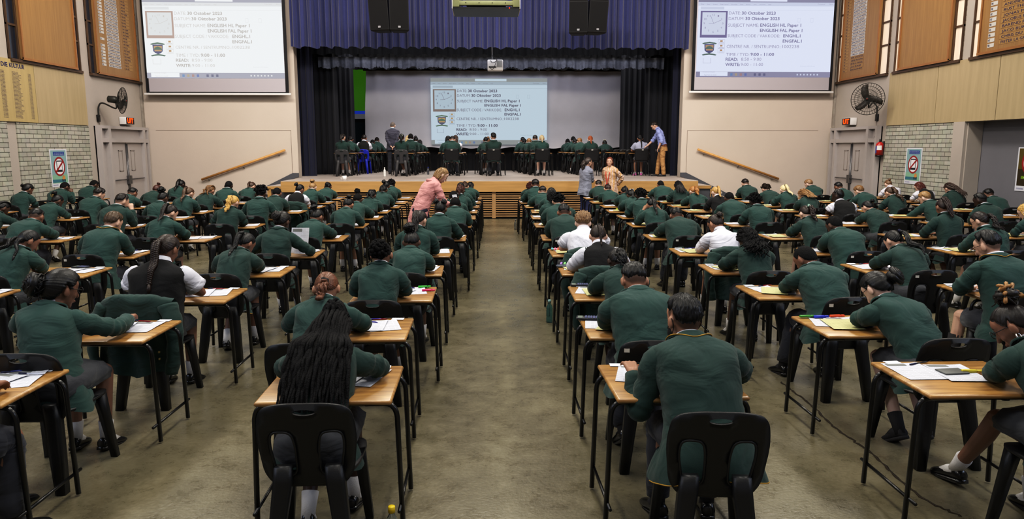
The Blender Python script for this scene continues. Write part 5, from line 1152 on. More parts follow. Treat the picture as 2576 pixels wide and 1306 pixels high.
#(column, row, head x, head y, sex, hair style, hair colour, skin, look in words, options)
ST = [
('A', 1, 840, 775, G, 'dreads', BK, D1, 'long black dreadlocks', dict(spread=.12, len=.72, dy=.16, legs=('tuck', 'mid'), arms=('wide', 'wide'))),
('A', 2, 820, 682, G, 'pony', (104, 66, 44), M2, 'coppery curly ponytail', dict(pole=(0, -1, -.22), len=.2, w=.042, curl=.009, freq=6, hyaw=.1, tr=.012, r=.24, taper=.7)),
('A', 3, 960, 606, G, 'puff', BK, M1, 'black curly puff at nape', dict(pole=(0, -.95, -.25), R=.07, legs=('mid', 'fwd'))),
('A', 4, 1035, 572, G, 'messybun', BK, D2, 'high wrapped black bun', dict(pole=(-.15, -.55, .8), R=.05, ht=.05, collar=0)),
('A', 5, 1055, 528, G, 'pony', DB, L1, 'thick dark brown ponytail', dict(pole=(-.05, -.9, .4), len=.34, w=.036, hyaw=-.45, curl=.006)),
('A', 6, 1108, 504, G, 'twobuns', BK, D2, 'two small black buns', dict(hyaw=-.15)),
('A', 7, 1145, 496, B, 'buzz', BK, D1, 'shaved dark hair, hand at face', dict(arms=('write', 'brow'))),
('A', 8, 1141, 480, B, 'buzz', BK, D2, 'short black hair', {}),
('A', 9, 1158, 464, G, 'pony', (74, 42, 34), D2, 'reddish rope braids tied with yellow', dict(pole=(.1, -.8, .5), w=.04, len=.26, curl=.01, tiec=(190, 150, 50), hyaw=-.3)),
('A', 10, 1159, 458, G, 'bun', BK, D2, 'rounded black low bun', dict(pole=(0, -1, -.1))),
('A', 11, 1169, 456, G, 'pony', BR, L1, 'straight brown ponytail', dict(len=.25)),
('A', 12, 1183, 457, G, 'bob', BK, M1, 'black bob', dict(hyaw=-.3)),
('B', 2, 150, 676, G, 'messybun', BK, M1, 'messy low black bun and glasses', dict(pole=(-.35, -.95, .0), R=.062, th=.028, hyaw=-.55, gl=1, arms=('write', 'raise'), wide=1.1, ht=.028, legs=('mid', 'mid'), hp=.3, side=-.34, dy=-.16)),
('B', 3, 418, 590, G, 'braid', (40, 26, 20), M1, 'long braid, black vest over white shirt', dict(top='vest', wide=1.28, len=.42, w=.032, pole=(0, -.95, .12), hyaw=-.25, th=.014, jk=1, legs=('mid', 'mid'), dy=-.02)),
('B', 4, 617, 584, G, 'braid', BK, M1, 'black braid over bent back', dict(len=.36, w=.026, hyaw=-.5, pole=(-.15, -.8, .5), hempip=1, legs=('tuck', 'mid'), twist=-.12)),
('B', 5, 709, 532, G, 'bun', (24, 20, 18), D2, 'low dark bun with scrunchie, reading paper', dict(pole=(0, -1, .0), R=.046, th=.018, hyaw=-.3, read=1)),
('B', 6, 797, 522, G, 'messybun', BK, M1, 'spiky black bun and glasses', dict(pole=(-.25, -.75, .6), R=.04, gl=1, hyaw=-.4, ht=.03)),
('B', 7, 876, 494, G, 'bun', BK, M2, 'small black bun, cheek on hand', dict(pole=(.15, -.7, .75), R=.03, arms=('write', 'chin'), hyaw=-.25, ht=.03)),
('B', 8, 899, 479, G, 'puff', BK, D2, 'black top puff', dict(pole=(-.05, -.35, .95), R=.042, ht=.06)),
('B', 9, 935, 477, G, 'twobraids', BK, D2, 'two black cornrow braids', dict(hyaw=-.2)),
('B', 10, 964, 464, G, 'pony', BK, D2, 'low black ponytail, wide white collar', dict(pole=(0, -1, .0), len=.2)),
('B', 11, 971, 455, G, 'bun', BK, D2, 'smooth black bun', dict(pole=(-.3, -.9, .3))),
('B', 12, 984, 451, B, 'curlytop', BK, D1, 'curly black hair', {}),
('C', 4, 69, 577, G, 'twobraids', BK, M1, 'two loose black braids', dict(hyaw=-.6, len=.3, dx=.1, w=.022, rows=0, curl=.01)),
('C', 5, 283, 533, B, 'short', (78, 60, 42), L1, 'brown hair, chin on fist', dict(arms=('wide', 'mouth'), pip=1, wide=1.06, hyaw=-.3, th=.02)),
('C', 6, 427, 514, G, 'pony', DB, L1, 'long dark ponytail, green scrunchie', dict(pole=(-.15, -.75, .62), len=.36, w=.034, hyaw=-.55, tr=.014, tiec=(22, 46, 40))),
('C', 7, 586, 491, G, 'pony', BL, L1, 'wavy golden ponytail', dict(pole=(0, -.9, .4), len=.36, w=.042, curl=.012, freq=9, hyaw=-.3, taper=.5)),
('C', 8, 656, 467, B, 'curlytop', BK, D2, 'round black afro', dict(n=220, th=.034, ht=.03)),
('C', 9, 696, 472, B, 'buzz', BK, M1, 'close-cropped hair and big ears', {}),
('C', 10, 754, 463, G, 'bun', BK, M1, 'black bun, black vest, white sleeve', dict(top='vest', slv=1.0, hyaw=-.5, pole=(-.3, -.9, .4), jk=1)),
('C', 11, 786, 456, G, 'messybun', (148, 118, 82), L2, 'dark blonde bun', dict(pole=(0, -.7, .7), ht=.03)),
('C', 12, 825, 458, G, 'bun', BK, D2, 'low black hair, high white collar', dict(pole=(0, -1, -.2))),
('D', 6, 90, 523, B, 'short', BK, M1, 'short black hair and visible ears', dict(th=.012, wide=1.04)),
('D', 7, 305, 487, B, 'short', DB, L1, 'dark hair, forehead on hand', dict(arms=('write', 'brow'), hyaw=-.5, wide=1.05)),
('D', 8, 409, 477, G, 'curlybun', BK, D2, 'pinned up curly black hair', dict(pole=(-.2, -.6, .8), R=.055, ht=.05, hyaw=-.3)),
('D', 9, 475, 471, G, 'pony', (86, 66, 50), L1, 'long straight brown ponytail', dict(pole=(-.1, -.9, .4), len=.4, w=.03, hyaw=-.4)),
('D', 10, 528, 466, G, 'twobraids', (112, 84, 54), M2, 'two fair braids', dict(hyaw=-.25, w=.022)),
('D', 11, 575, 455, B, 'buzz', BK, D1, 'shaved head, white collar', {}),
('D', 12, 633, 457, G, 'pony', BR, L1, 'brown ponytail at the steps', dict(len=.26, hyaw=-.45, pole=(-.3, -.8, .5))),
('E', 7, 5, 506, G, 'twobraids', BK, D2, 'black braids at frame edge', dict(hyaw=-.5)),
('E', 8, 143, 489, G, 'messybun', BK, D2, 'clipped-up black hair, mouth on hand', dict(pole=(-.25, -.75, .6), arms=('write', 'chin'), hyaw=-.45, clip=(-.03, -.09, .03), clipc=(170, 140, 80))),
('E', 9, 248, 474, B, 'short', DB, L1, 'dark fringe looking sideways', dict(th=.026, hyaw=-.75, rough=.005)),
('E', 10, 332, 472, B, 'short', BK, M1, 'dark hair bent low', dict(hyaw=-.3)),
('E', 11, 394, 460, G, 'bun', (74, 42, 34), D2, 'reddish brown top bun', dict(pole=(0, -.35, .95), R=.032, ht=.05, hyaw=-.35)),
('E', 12, 455, 452, G, 'pony', BK, D1, 'thick black braided ponytail', dict(pole=(-.1, -.8, .6), len=.42, w=.05, r=.22, arms=('write', 'brow'), hyaw=-.3)),
('F', 10, 69, 462, G, 'bun', BK, M1, 'smooth rolled black hair', dict(pole=(-.2, -1, .1), th=.02, R=.03, hyaw=-.45)),
('F', 11, 162, 458, B, 'buzz', BK, D2, 'cropped hair, temple on hand', dict(arms=('write', 'brow'), hyaw=-.35, wide=1.08)),
('F', 12, 236, 453, B, 'buzz', BK, D2, 'cropped black hair under the poster wall', dict(hyaw=-.45)),
('P', 1, 1722, 744, B, 'short', BK, M2, 'black fade haircut and dark face mask', dict(th=.02, pip=1, wide=1.12, hyaw=.3, crz=-.1, arms=('hold', 'wide'), legs=('mid', 'mid'), hempip=1, mask=1, rough=.003, hp=.26)),
('P', 2, 1596, 660, B, 'short', BK, M2, 'fade haircut and broad shoulders', dict(wide=1.12, th=.016, hyaw=.1)),
('P', 3, 1554, 622, G, 'pony', BK, D1, 'dark curly ponytail over cornrows', dict(pole=(0, -.95, .2), len=.2, w=.042, curl=.012, freq=7, hyaw=.1)),
('P', 4, 1505, 564, G, 'braid', (46, 34, 28), L1, 'plaited brown hair, black vest', dict(top='vest', slv=1.0, len=.26, w=.018, pole=(0, -.85, .5), jk=1, wide=1.02)),
('P', 5, 1467, 535, B, 'short', (126, 98, 68), L2, 'sandy curls, white short-sleeved shirt', dict(top='shirt', wide=1.12, th=.03, rough=.008, hyaw=-.1, jk=1)),
('P', 6, 1419, 512, B, 'short', BK, M1, 'neat black hair, wide back', dict(wide=1.12, th=.012)),
('P', 7, 1404, 486, B, 'curlytop', BK, L1, 'black curls on top, ears showing', dict(wide=1.1)),
('P', 8, 1390, 484, G, 'longcurly', BK, D1, 'short black ringlet braids', dict(len=.2, spread=.08)),
('P', 9, 1387, 471, G, 'bob', BK, M1, 'straight black hair', {}),
('P', 10, 1365, 468, B, 'short', DB, L1, 'dark brown crop', {}),
('P', 11, 1347, 451, B, 'short', BK, M1, 'thick black hair by the stage', dict(th=.02)),
('P', 12, 1334, 458, G, 'longcurly', (66, 34, 28), L1, 'curly reddish brown hair', dict(len=.25)),
('Q', 1, 2556, 742, G, 'messybun', (30, 24, 22), M1, 'blonde-tipped topknot, hoop earring, glasses', dict(pole=(.15, -.45, .9), R=.05, ht=.06, hyaw=.75, gl=1, ear=1, legs=('far', 'mid'), bunc=(150, 112, 66), xoff=0)),
('Q', 2, 2208, 684, G, 'bun', BK, L2, 'black waves, side bun and glasses', dict(pole=(.45, -.9, .0), R=.056, th=.018, hyaw=.4, gl=1, sockm='d', legs=('tuck', 'tuck'), twist=.1, noshoe=1, side=-.22)),
('Q', 3, 2028, 619, B, 'buzz', BK, M1, 'close fade haircut turned aside', dict(hyaw=.45, legs=('out', 'mid'), wide=1.04)),
('Q', 4, 1879, 573, G, 'longcurly', BK, D2, 'long black curls', dict(len=.3, spread=.1, n=110, curl=.014)),
('Q', 5, 1801, 538, G, 'bun', (46, 34, 30), M2, 'brown hair in claw clip, white shirt', dict(top='shirt', slv=1.0, hyaw=.45, gl=1, clip=(.02, -.09, .04), R=.03, jk=1, arms=('chin', 'write'))),
('Q', 6, 1702, 521, B, 'short', BK, M1, 'short black hair, very wide back', dict(wide=1.18, th=.01, arms=('wide', 'wide'))),
('Q', 7, 1640, 497, G, 'pony', BK, M2, 'long black ponytail, hands at ears', dict(pole=(0, -.7, .7), len=.46, w=.032, arms=('ear', 'ear'))),
('Q', 8, 1612, 474, B, 'curlytop', BK, D1, 'dense black curls', {}),
('Q', 9, 1588, 476, G, 'pony', BK, D2, 'black ponytail with grey bow', dict(bow=(150, 152, 158), len=.26, w=.03)),
('Q', 10, 1572, 468, G, 'pony', BK, M1, 'black ponytail beside white collar', dict(len=.3)),
('Q', 11, 1529, 462, G, 'pony', (56, 34, 30), L1, 'dark auburn ponytail', dict(len=.2)),
('Q', 12, 1506, 453, B, 'short', DB, L1, 'dark hair below the grey-clad woman', {}),
('R', 3, 2487, 582, B, 'short', BK, L1, 'black hair, glasses, gold collar edge', dict(th=.024, hyaw=.45, gl=1, pip=1, wide=1.1, shorts=1, legs=('out', 'mid'))),
('R', 4, 2250, 578, G, 'pony', BK, L1, 'black ponytail with streaks across back', dict(pole=(.35, -.9, .35), len=.42, w=.03, dx=.09, hyaw=.25, tiec=(26, 28, 60), tr=.012)),
('R', 5, 2100, 543, B, 'buzz', BK, D2, 'shaved hair, bent far forward', dict(wide=1.1, hyaw=.3)),
('R', 6, 2028, 516, G, 'pony', (44, 32, 28), L2, 'long curls in mint scrunchie', dict(pole=(.2, -.9, .35), len=.36, w=.042, curl=.014, freq=9, tiec=(150, 180, 166), tr=.018, hyaw=.15)),
('R', 7, 1900, 488, B, 'curlytop', BK, D1, 'afro and white collar', dict(n=200, th=.028, ht=.02)),
('R', 8, 1835, 483, B, 'buzz', BK, D2, 'cropped dark hair', dict(wide=1.08)),
('R', 9, 1801, 469, G, 'pony', (176, 140, 86), L2, 'blonde high ponytail, black jersey', dict(top='jersey', pole=(.3, -.7, .7), len=.34, w=.032, hyaw=.35)),
('R', 10, 1744, 468, G, 'pony', (156, 110, 64), L2, 'strawberry blonde ringlets', dict(pole=(.25, -.9, .3), len=.34, w=.045, curl=.014, hyaw=.3)),
('R', 11, 1706, 455, G, 'long', BK, D2, 'loose black hair, white collar', dict(len=.26)),
('R', 12, 1662, 454, B, 'buzz', BK, M1, 'cropped head over broad square shoulders', dict(wide=1.2)),
('S', 5, 2467, 531, G, 'pony', (34, 25, 22), L1, 'dark curls, glasses, chin on fist', dict(arms=('chin', 'write'), hyaw=.5, gl=1, pole=(.5, -.85, .15), len=.3, w=.036, curl=.012, dx=.1)),
('S', 6, 2373, 497, G, 'pony', (42, 26, 23), M1, 'big dark auburn high ponytail', dict(pole=(0, -.45, .9), len=.36, w=.06, ht=.03, r=.22)),
('S', 7, 2184, 504, G, 'bun', BK, L1, 'black bun with clip and collar', dict(hyaw=.35, clip=(.04, -.085, .03), pole=(.3, -.9, .3), R=.03)),
('S', 8, 2109, 476, B, 'short', BK, D1, 'black vest, white short sleeves, looking aside', dict(top='vest', hyaw=.7, hp=.15, th=.014)),
('S', 9, 2021, 475, G, 'long', (142, 110, 74), L1, 'loose dark blonde hair', dict(len=.2, hyaw=.3, dx=.05)),
('S', 10, 1973, 464, G, 'pony', PB, L2, 'platinum blonde ponytail', dict(len=.36, w=.032, dx=.05)),
('S', 11, 1927, 462, B, 'curlytop', (48, 36, 28), L1, 'brown curly hair', dict(hyaw=.2)),
('S', 12, 1875, 450, B, 'short', DB, L1, 'dark wavy hair by handrail', dict(th=.02)),
('T', 6, 2582, 512, G, 'bob', BL, L2, 'fair bob cut off by frame edge', dict(hyaw=.5, gl=1)),
('T', 7, 2467, 485, B, 'short', BK, D1, 'flat-topped black hair', dict(hyaw=.5, th=.012)),
('T', 8, 2328, 482, B, 'short', (150, 120, 82), L2, 'fair short hair, hand raised', dict(hyaw=.55, th=.02, arms=('raise', 'write'))),
('T', 9, 2239, 470, G, 'pony', (74, 54, 40), L1, 'long wavy brown ponytail', dict(len=.42, w=.042, curl=.01, hyaw=.3, dx=.06)),
('T', 10, 2162, 467, B, 'short', (122, 94, 62), L2, 'light brown hair, white collar', dict(hyaw=.5, th=.022)),
('T', 11, 2110, 458, B, 'short', BK, M1, 'black hair in front of doors', dict(hyaw=.3)),
('T', 12, 2035, 451, B, 'short', (132, 104, 74), L2, 'sandy hair near door corner', dict(hyaw=.6)),
('U', 9, 2488, 475, B, 'short', BK, M1, 'black hair hunched at right wall', dict(th=.02)),
('U', 10, 2388, 460, G, 'long', (60, 42, 32), L1, 'long brown hair swept aside', dict(len=.3, dx=.1, spread=.06, hyaw=.2)),
('U', 11, 2313, 457, G, 'bob', (88, 38, 26), L2, 'auburn bob, black vest, glasses', dict(top='vest', slv=1.0, hyaw=.6, gl=1)),
('U', 12, 2235, 451, G, 'bun', (112, 86, 62), L2, 'pinned brown hair, white shirt', dict(top='shirt', slv=1.0, R=.025)),
]
SZ0 = SZ
# stage students: (head x, head y, pelvis Y, sex, hair, colour, skin, label, chair, options)
SG = [
(862, 334, 22.75, G, 'pony', DB, L1, 'student with brown ponytail on grey chair, stage edge column', 'grey', dict(hyaw=-.35, len=.3, pole=(0, -.8, .6))),
(882, 342, 23.95, G, 'pony', BK, M1, 'student with black ponytail behind grey chair, stage edge column', 'black', dict(len=.2)),
(916, 339, 24.9, B, 'short', DB, M1, 'student in black vest, hand at brow, on blue chair', 'blue', dict(top='vest', arms=('write', 'brow'))),
(937, 351, 26.0, B, 'buzz', BK, D2, 'dark-haired student bent low behind the blue chair', 'black', {}),
(948, 345, 26.9, B, 'buzz', DB, M1, 'cropped-hair student at the sheet, stage edge column', 'black', {}),
(1010, 335, 22.75, G, 'pony', BK, M1, 'student with bow in black hair on second grey chair', 'grey', dict(bow=(196, 204, 190), len=.28, w=.036, legs=('cross', 'cross'))),
(1033, 336, 23.9, B, 'buzz', BK, D1, 'dark-haired student beside bow-haired student on stage', 'black', {}),
(1027, 341, 24.8, G, 'long', (186, 164, 124), L2, 'pale blonde curly-haired student on stage', 'black', dict(len=.2, curl=.01)),
(1046, 343, 25.8, G, 'bun', BK, D2, 'student with black bun near the projected crest', 'black', {}),
(1056, 351, 26.7, G, 'bob', BK, M1, 'last black-haired student below the projected crest', 'black', {}),
(1138, 342, 22.75, B, 'short', DB, L1, 'dark-haired student in long green blazer, third stage column', 'shell', dict(wide=1.05, hp=.75)),
(1127, 341, 23.95, G, 'bob', BK, M1, 'black-bobbed student hidden behind the third stage column', 'black', {}),
(1146, 337, 24.9, G, 'long', BR, L1, 'brown-haired student peeping beside the third stage column', 'black', dict(top='shirt', len=.2)),
(1241, 334, 22.75, B, 'short', BK, L1, 'black-haired student with upright back, centre stage column', 'shell', dict(hyaw=.3, th=.02, wide=1.04)),
(1222, 344, 23.95, G, 'pony', BK, M1, 'dark ponytail student behind centre stage column', 'black', dict(len=.2)),
(1228, 346, 24.9, G, 'bun', (112, 84, 56), L1, 'fair bun student behind centre stage column', 'black', {}),
(1363, 339, 22.75, G, 'pony', (188, 172, 140), L2, 'ash blonde ponytail student, white knee socks, on stage', 'shell', dict(len=.26, w=.03, sock=.3, legs=('mid', 'mid'))),
(1346, 340, 23.9, B, 'short', DB, L1, 'brown crop student beside ash blonde on stage', 'black', dict(wide=1.05)),
(1331, 348, 24.8, B, 'short', (128, 96, 60), L2, 'sandy crop student, third back in ash blonde column', 'black', {}),
(1319, 348, 25.8, G, 'pony', BK, D2, 'dark ponytail student, fourth back in ash blonde column', 'black', {}),
(1315, 345, 26.7, B, 'short', BK, M1, 'dark crop student, last in ash blonde column', 'black', {}),
(1485, 341, 22.75, G, 'pony', RD, L2, 'red ponytail student on stage above the two women', 'shell', dict(len=.32, w=.032, legs=('out', 'mid'))),
(1458, 347, 23.9, B, 'short', (128, 98, 66), L2, 'sandy student in wide blazer beside red ponytail', 'black', dict(wide=1.08)),
(1446, 348, 24.8, G, 'pony', BK, D2, 'black ponytail student, third in red ponytail column', 'black', {}),
(1442, 343, 25.8, B, 'buzz', BK, D2, 'dark crop student, fourth in red ponytail column', 'black', {}),
(1428, 349, 26.7, B, 'buzz', BK, D1, 'cropped student, last in red ponytail column', 'black', {}),
(1521, 352, 26.3, G, 'pony', BK, D2, 'student with cream bow in black ponytail, stage rear', 'black', dict(bow=(206, 196, 160), len=.24)),
(1611, 339, 22.75, G, 'braid', BK, M2, 'student in pale tee with black braid, pink shoes', 'shell', dict(top='tee', len=.4, w=.026, pinkshoe=1, hyaw=-.15, wide=1.12, legs=('mid', 'mid'), sock=.02)),
]
DESK0 = build_desk(); CH = {'black': build_chair(PLAST, False), 'tagged': build_chair(PLAST), 'grey': build_chair(PLAST_G, False), 'blue': build_chair(PLAST_B, False), 'shell': build_shell_chair()}
USED = set()
def place(proto, x, y, z, rz, label, group):
    o = proto if proto.name not in USED else copy_tree(proto); USED.add(proto.name)
    o.location = (x, y, z); o.rotation_euler = (0, 0, rz); o['label'] = label; o['group'] = group; return o
def seat_person(px, py, py_root, sex, style, hc, skin, label, opt, seed, z0, yd, near, group, voxel, top_default='blazer'):
    g = opt.get; girl = sex == G; rng = random.Random(seed); s = g('s', (.955 if girl else 1.0) * rng.uniform(.985, 1.015)); ht = g('ht', {'buzz': .006, 'curlytop': .025, 'afro': .035}.get(style, .014)) * s
    def make(lean): return Fig().seated(lean, s, girl, g('hp'), g('hyaw', 0), g('hroll', 0), g('twist', 0), wide=g('wide', 1.0), side=g('side', 0))
    lo, hi = -.16, 1.0
    def topy(l): f = make(l); t = f.top(ht); return proj((t[0] + xr, py_root + t[1], z0 + t[2]))
    xr = aty(px, py, py_root + .15)[0]
    for _ in range(18):
        md = (lo + hi) / 2; q = topy(md)
        if q[1] < py: lo = md
        else: hi = md
        t = make(md).top(ht); xr = aty(px, py, py_root + t[1])[0] - t[0]
    lean = (lo + hi) / 2; side = 0
    f = make(lean)
    arms = g('arms', (rng.choice(['write', 'wide', 'flat']), rng.choice(['write', 'write', 'wide']))); am = []
    for k, m in zip((-1, 1), arms):
        if m == 'hold': am.append(((-.27, yd + .2, DH + .07), (-.25, -.4, -1), (-.2, 1, .1)))
        elif g('read'): am.append(((k * .2, yd + .2, DH + .12), (k, -.1, -.7), (-k * .2, .8, .5)))
        else: am.append(m)
    f.arms(am, yd, DH); f.legs(g('legs', rng.choice([('mid', 'mid'), ('fwd', 'mid'), ('tuck', 'mid'), ('tuck', 'tuck'), ('fwd', 'fwd')])))
    root = thing('person', (xr, py_root, z0), 0, label, 'person', group)
    ob = link('body', body_mesh(f, voxel, fade=.72 if style in ('short', 'buzz', 'curlytop') else 0), root); setcol(ob, skin)
    top = g('top', top_default if rng.random() < .65 or top_default != 'blazer' else 'blazer2')
    dress(root, f, top, seed, opt, near, skin); o2 = dict(opt); o2.pop('th', None)
    if g('sockm') == 'd': opt = dict(opt, sockm=DSOCK)
    if g('shorts'):
        mb = MB(); mb.sphere(f.P + np.array([0, -.02, -.005]), np.array([.17, .14, .078]) * s, None, 18, 10)
        for k in (-1, 1): a = unit(f.K[k] - f.hip[k]); mb.tube([f.hip[k] - a * .02, f.hip[k] + a * .15, f.hip[k] + a * .3], [.088, .086, .088], 14)
        mb.build('shorts', TROU, root)
        for k in (-1, 1): b_ = unit(f.K[k] - f.A[k]); MB().tube([f.A[k] - b_ * .02, f.A[k] + b_ * .1, f.A[k] + b_ * .26], [.044, .05, .058], 12).build('sock', DSOCK, root); add_shoe(f, k, root)
    else:
        lower(root, f, opt, near, skin)
    if g('pinkshoe') or g('noshoe'):
        for o in list(root.children):
            if o.name.startswith('shoe'):
                if g('noshoe'): o.data.materials[0] = DSOCK; o.name = 'socked_foot'
                else: o.data.materials[0] = mat('pink_shoe', (206, 120, 176), .5)
    h = make_hair(f, style, opt, root, seed, hc, near)
    if g('gl'): glasses(f, root)
    if g('mask'):
        W = lambda p: f.HC + f.HM @ (np.asarray(p, float) * s); q = MB()
        q.sphere(W((0, .062, -.075)), np.array([.062, .055, .05]) * s, None, 16, 10, f.HM)
        for k in (-1, 1): q.tube(catmull([W((k * .055, .075, -.05)), W((k * .074, .03, -.03)), W((k * .085, -.02, -.0)), W((k * .08, -.025, -.045)), W((k * .06, .05, -.1))], 4), .0025, 5)
        q.build('face_mask', mat('black_mask', (14, 14, 16), .8), root)
    if g('ear'):
        W = lambda p: f.HC + f.HM @ (np.asarray(p, float) * s)
        for k in (-1, 1): q = MB(); torus(q, W((k * .088, -.005, -.062)), f.HM @ np.array([.3, 1, 0]), .015, .004); q.build('hoop_earring', mat('silver', (210, 205, 198), .2, metal=1), root)
    if g('bunc'):
        q = MB(); pr = np.array(g('pole')); c = f.HC + f.HM @ (unit(pr) * .15) * s; r_ = np.random.RandomState(seed)
        for i in range(16): d = unit(r_.randn(3) + f.HM @ unit(pr)); e = unit(r_.randn(3)); q.tube(catmull([c - d * .01, c + d * .045 + e * .02, c + d * .04 + e * .06], 4), [.012] * 4 + [.01] * 4 + [.003], 6)
        setcol(q.build('topknot', HAIR, h), g('bunc'))
    return root, f, lean, xr
JACKET = None
def hung_blazer(x, y, z, rz, label, seed):
    rng = np.random.RandomState(seed); V = []; F = []; nu, nv = 30, 26
    for j in range(nv + 1):
        v = j / nv; L_ = v * 1.12          # front flap, over the top edge, down behind
        for i in range(nu + 1):
            u = i / nu * 2 - 1; w = .255 + .05 * max(0, v - .4)
            if L_ < .3: yy, zz = -.24 - L_ * .05, .52 + L_ * 1.1
            elif L_ < .4: a = (L_ - .3) / .1 * PI; yy, zz = -.3 + .045 * math.cos(a), .845 + .025 * math.sin(a)
            else: yy, zz = -.35 - .03 * (L_ - .4), .84 - (L_ - .4) * (.8 - .12 * abs(u))
            fold = .02 * math.sin(u * 9 + 1.3 * math.sin(v * 5) + seed) * min(1, max(0, v - .35) * 3); sh = -.05 * max(0, abs(u) - .55) * (1 if v > .25 else .6)
            V.append((u * w, yy - fold + .25 * max(0, abs(u) - .6) ** 1.5, zz + sh * 2 + .0015 * rng.randn()))
    for j in range(nv):
        for i in range(nu): q = j * (nu + 1) + i; F.append((q, q + 1, q + nu + 2, q + nu + 1))
    t = thing('blazer', (x, y, z), rz, label, 'jacket', 'blazers hung over chairs')
    MB().add(V, F).build('body_panel', GREEN2, t)
    for k in (-1, 1):
        P = catmull([(k * .23, -.29, .79), (k * .285, -.33, .66), (k * .295, -.36, .48), (k * .26, -.37, .3)], 6); rr = np.linspace(.075, .05, len(P)) * (1 + .06 * np.sin(np.arange(len(P)) * 1.7)); MB().tube(P, [(a, a * .6) for a in rr], 14).build('sleeve', GREEN2, t)
    for zz in (.42, .47): MB().sphere((.2, -.40, zz), .009, None, 8, 5).build('button', mat('brass', (190, 170, 110), .3, metal=.8), t)
    return t
# ------------------------------------------------------------------ desk clutter
def paper_mat(name, rgb, lines=1):
    m, nt, b = new_mat(name); L = nt.links.new; tc = node(nt, 'ShaderNodeTexCoord'); t = node(nt, 'ShaderNodeTexBrick'); L(tc.outputs['UV'], t.inputs['Vector'])
    ink = tuple(.45 * c for c in lin(rgb))
    t.inputs['Color1'].default_value = (*ink, 1); t.inputs['Color2'].default_value = (*[.75 * c for c in lin(rgb)], 1); t.inputs['Mortar'].default_value = (*lin(rgb), 1)
    t.inputs['Scale'].default_value = 1; t.inputs['Brick Width'].default_value = .31; t.inputs['Row Height'].default_value = .028; t.inputs['Mortar Size'].default_value = .0085; t.offset = .37
    L(t.outputs['Color'], b.inputs['Base Color']); b.inputs['Roughness'].default_value = .6; return m
PW = paper_mat('white_exam_paper', (214, 216, 226)); PY = paper_mat('yellow_exam_paper', (206, 204, 150)); PBK = mat('paper_block', (120, 122, 120), .6); PWH = mat('plain_paper', (220, 222, 230), .6)
def paper_obj(kind, seed):
    rng = np.random.RandomState(seed); w, h = .21, .297; nx, ny = 6, 8; V = []; F = []
    c = rng.uniform(0, .03) if kind != 'flat' else 0
    for j in range(ny + 1):
        for i in range(nx + 1):
            u, v = i / nx, j / ny; V.append(((u - .5) * w, (v - .5) * h, .0012 + c * max(0, u - .7) ** 2 * 3 * (.4 + v) + .002 * math.sin(v * 5 + seed) ** 2))
    for j in range(ny):
        for i in range(nx): q = j * (nx + 1) + i; F.append((q, q + 1, q + nx + 2, q + nx + 1))
    mb = MB().add(V, F); me = mb.mesh('paper', [PY if kind == 'yellow' else PW])
    uv = me.uv_layers.new(name='UVMap')
    for lp in me.loops: v = V[lp.vertex_index]; uv.data[lp.index].uv = (v[0] / w * .94 + .5, v[1] / h * .94 + .5)
    return me
PM = {k: [paper_obj(k, i) for i in range(3)] for k in ('white', 'yellow')}
HEADM = MB().add([(-.09, .1, .0032), (.02, .1, .0032), (.02, .135, .0032), (-.09, .135, .0032)], [(0, 1, 2, 3)], None, False).mesh('heading_block', [PBK])
def put_paper(kind, x, y, z, rz, label, group, head=True, rx=0):
    o = link('exam_paper', random.Random(int(x * 999 + y * 77)).choice(PM[kind])); o.location = (x, y, z); o.rotation_euler = (rx, 0, rz); tag(o, label, 'paper', group)
    if head and kind == 'white': link('heading_block', HEADM, o)
    return o
def small(name, mb, m, loc, rz, label, cat, group=None):
    o = mb.build(name, m); o.location = loc; o.rotation_euler = (0, 0, rz); return tag(o, label, cat, group)
def pen(x, y, z, rz, rgb, label):
    t = thing('pen', (x, y, z), rz, label, 'pen', 'pens and highlighters on desks'); MB().tube([(-.07, 0, .005), (.05, 0, .005), (.062, 0, .005), (.072, 0, .005)], [.0045, .0045, .0035, .0012], 8).build('barrel', mat('pen_%d_%d_%d' % rgb, rgb, .3), t); MB().tube([(-.075, 0, .005), (-.03, 0, .005)], .0052, 8).build('cap', mat('pen_cap', (24, 28, 70), .3), t)
def highlighter(x, y, z, rz, rgb, label):
    t = thing('highlighter', (x, y, z), rz, label, 'highlighter', 'pens and highlighters on desks'); mb = MB(); mb.rbox(-.055, .025, -.011, .011, 0, .016, .004); mb.build('barrel', mat('hl_%d_%d_%d' % rgb, rgb, .35), t); MB().rbox(.025, .055, -.009, .009, .001, .015, .004).build('cap', MATS['hl_%d_%d_%d' % rgb], t)
def calculator(x, y, z, rz, label):
    t = thing('calculator', (x, y, z), rz, label, 'calculator', 'calculators on desks'); MB().rbox(-.04, .04, -.08, .08, 0, .014, .005).build('case', mat('calc_case', (34, 36, 44), .5), t); MB().box(-.032, .032, .035, .068, .0138, .0148).build('screen', mat('calc_screen', (120, 130, 120), .3), t)
    q = MB()
    for i in range(5):
        for j in range(5): q.box(-.033 + i * .0138, -.0225 + i * .0138, -.072 + j * .019, -.058 + j * .019, .0138, .017)
    q.build('key', mat('calc_key', (90, 96, 130), .5), t)
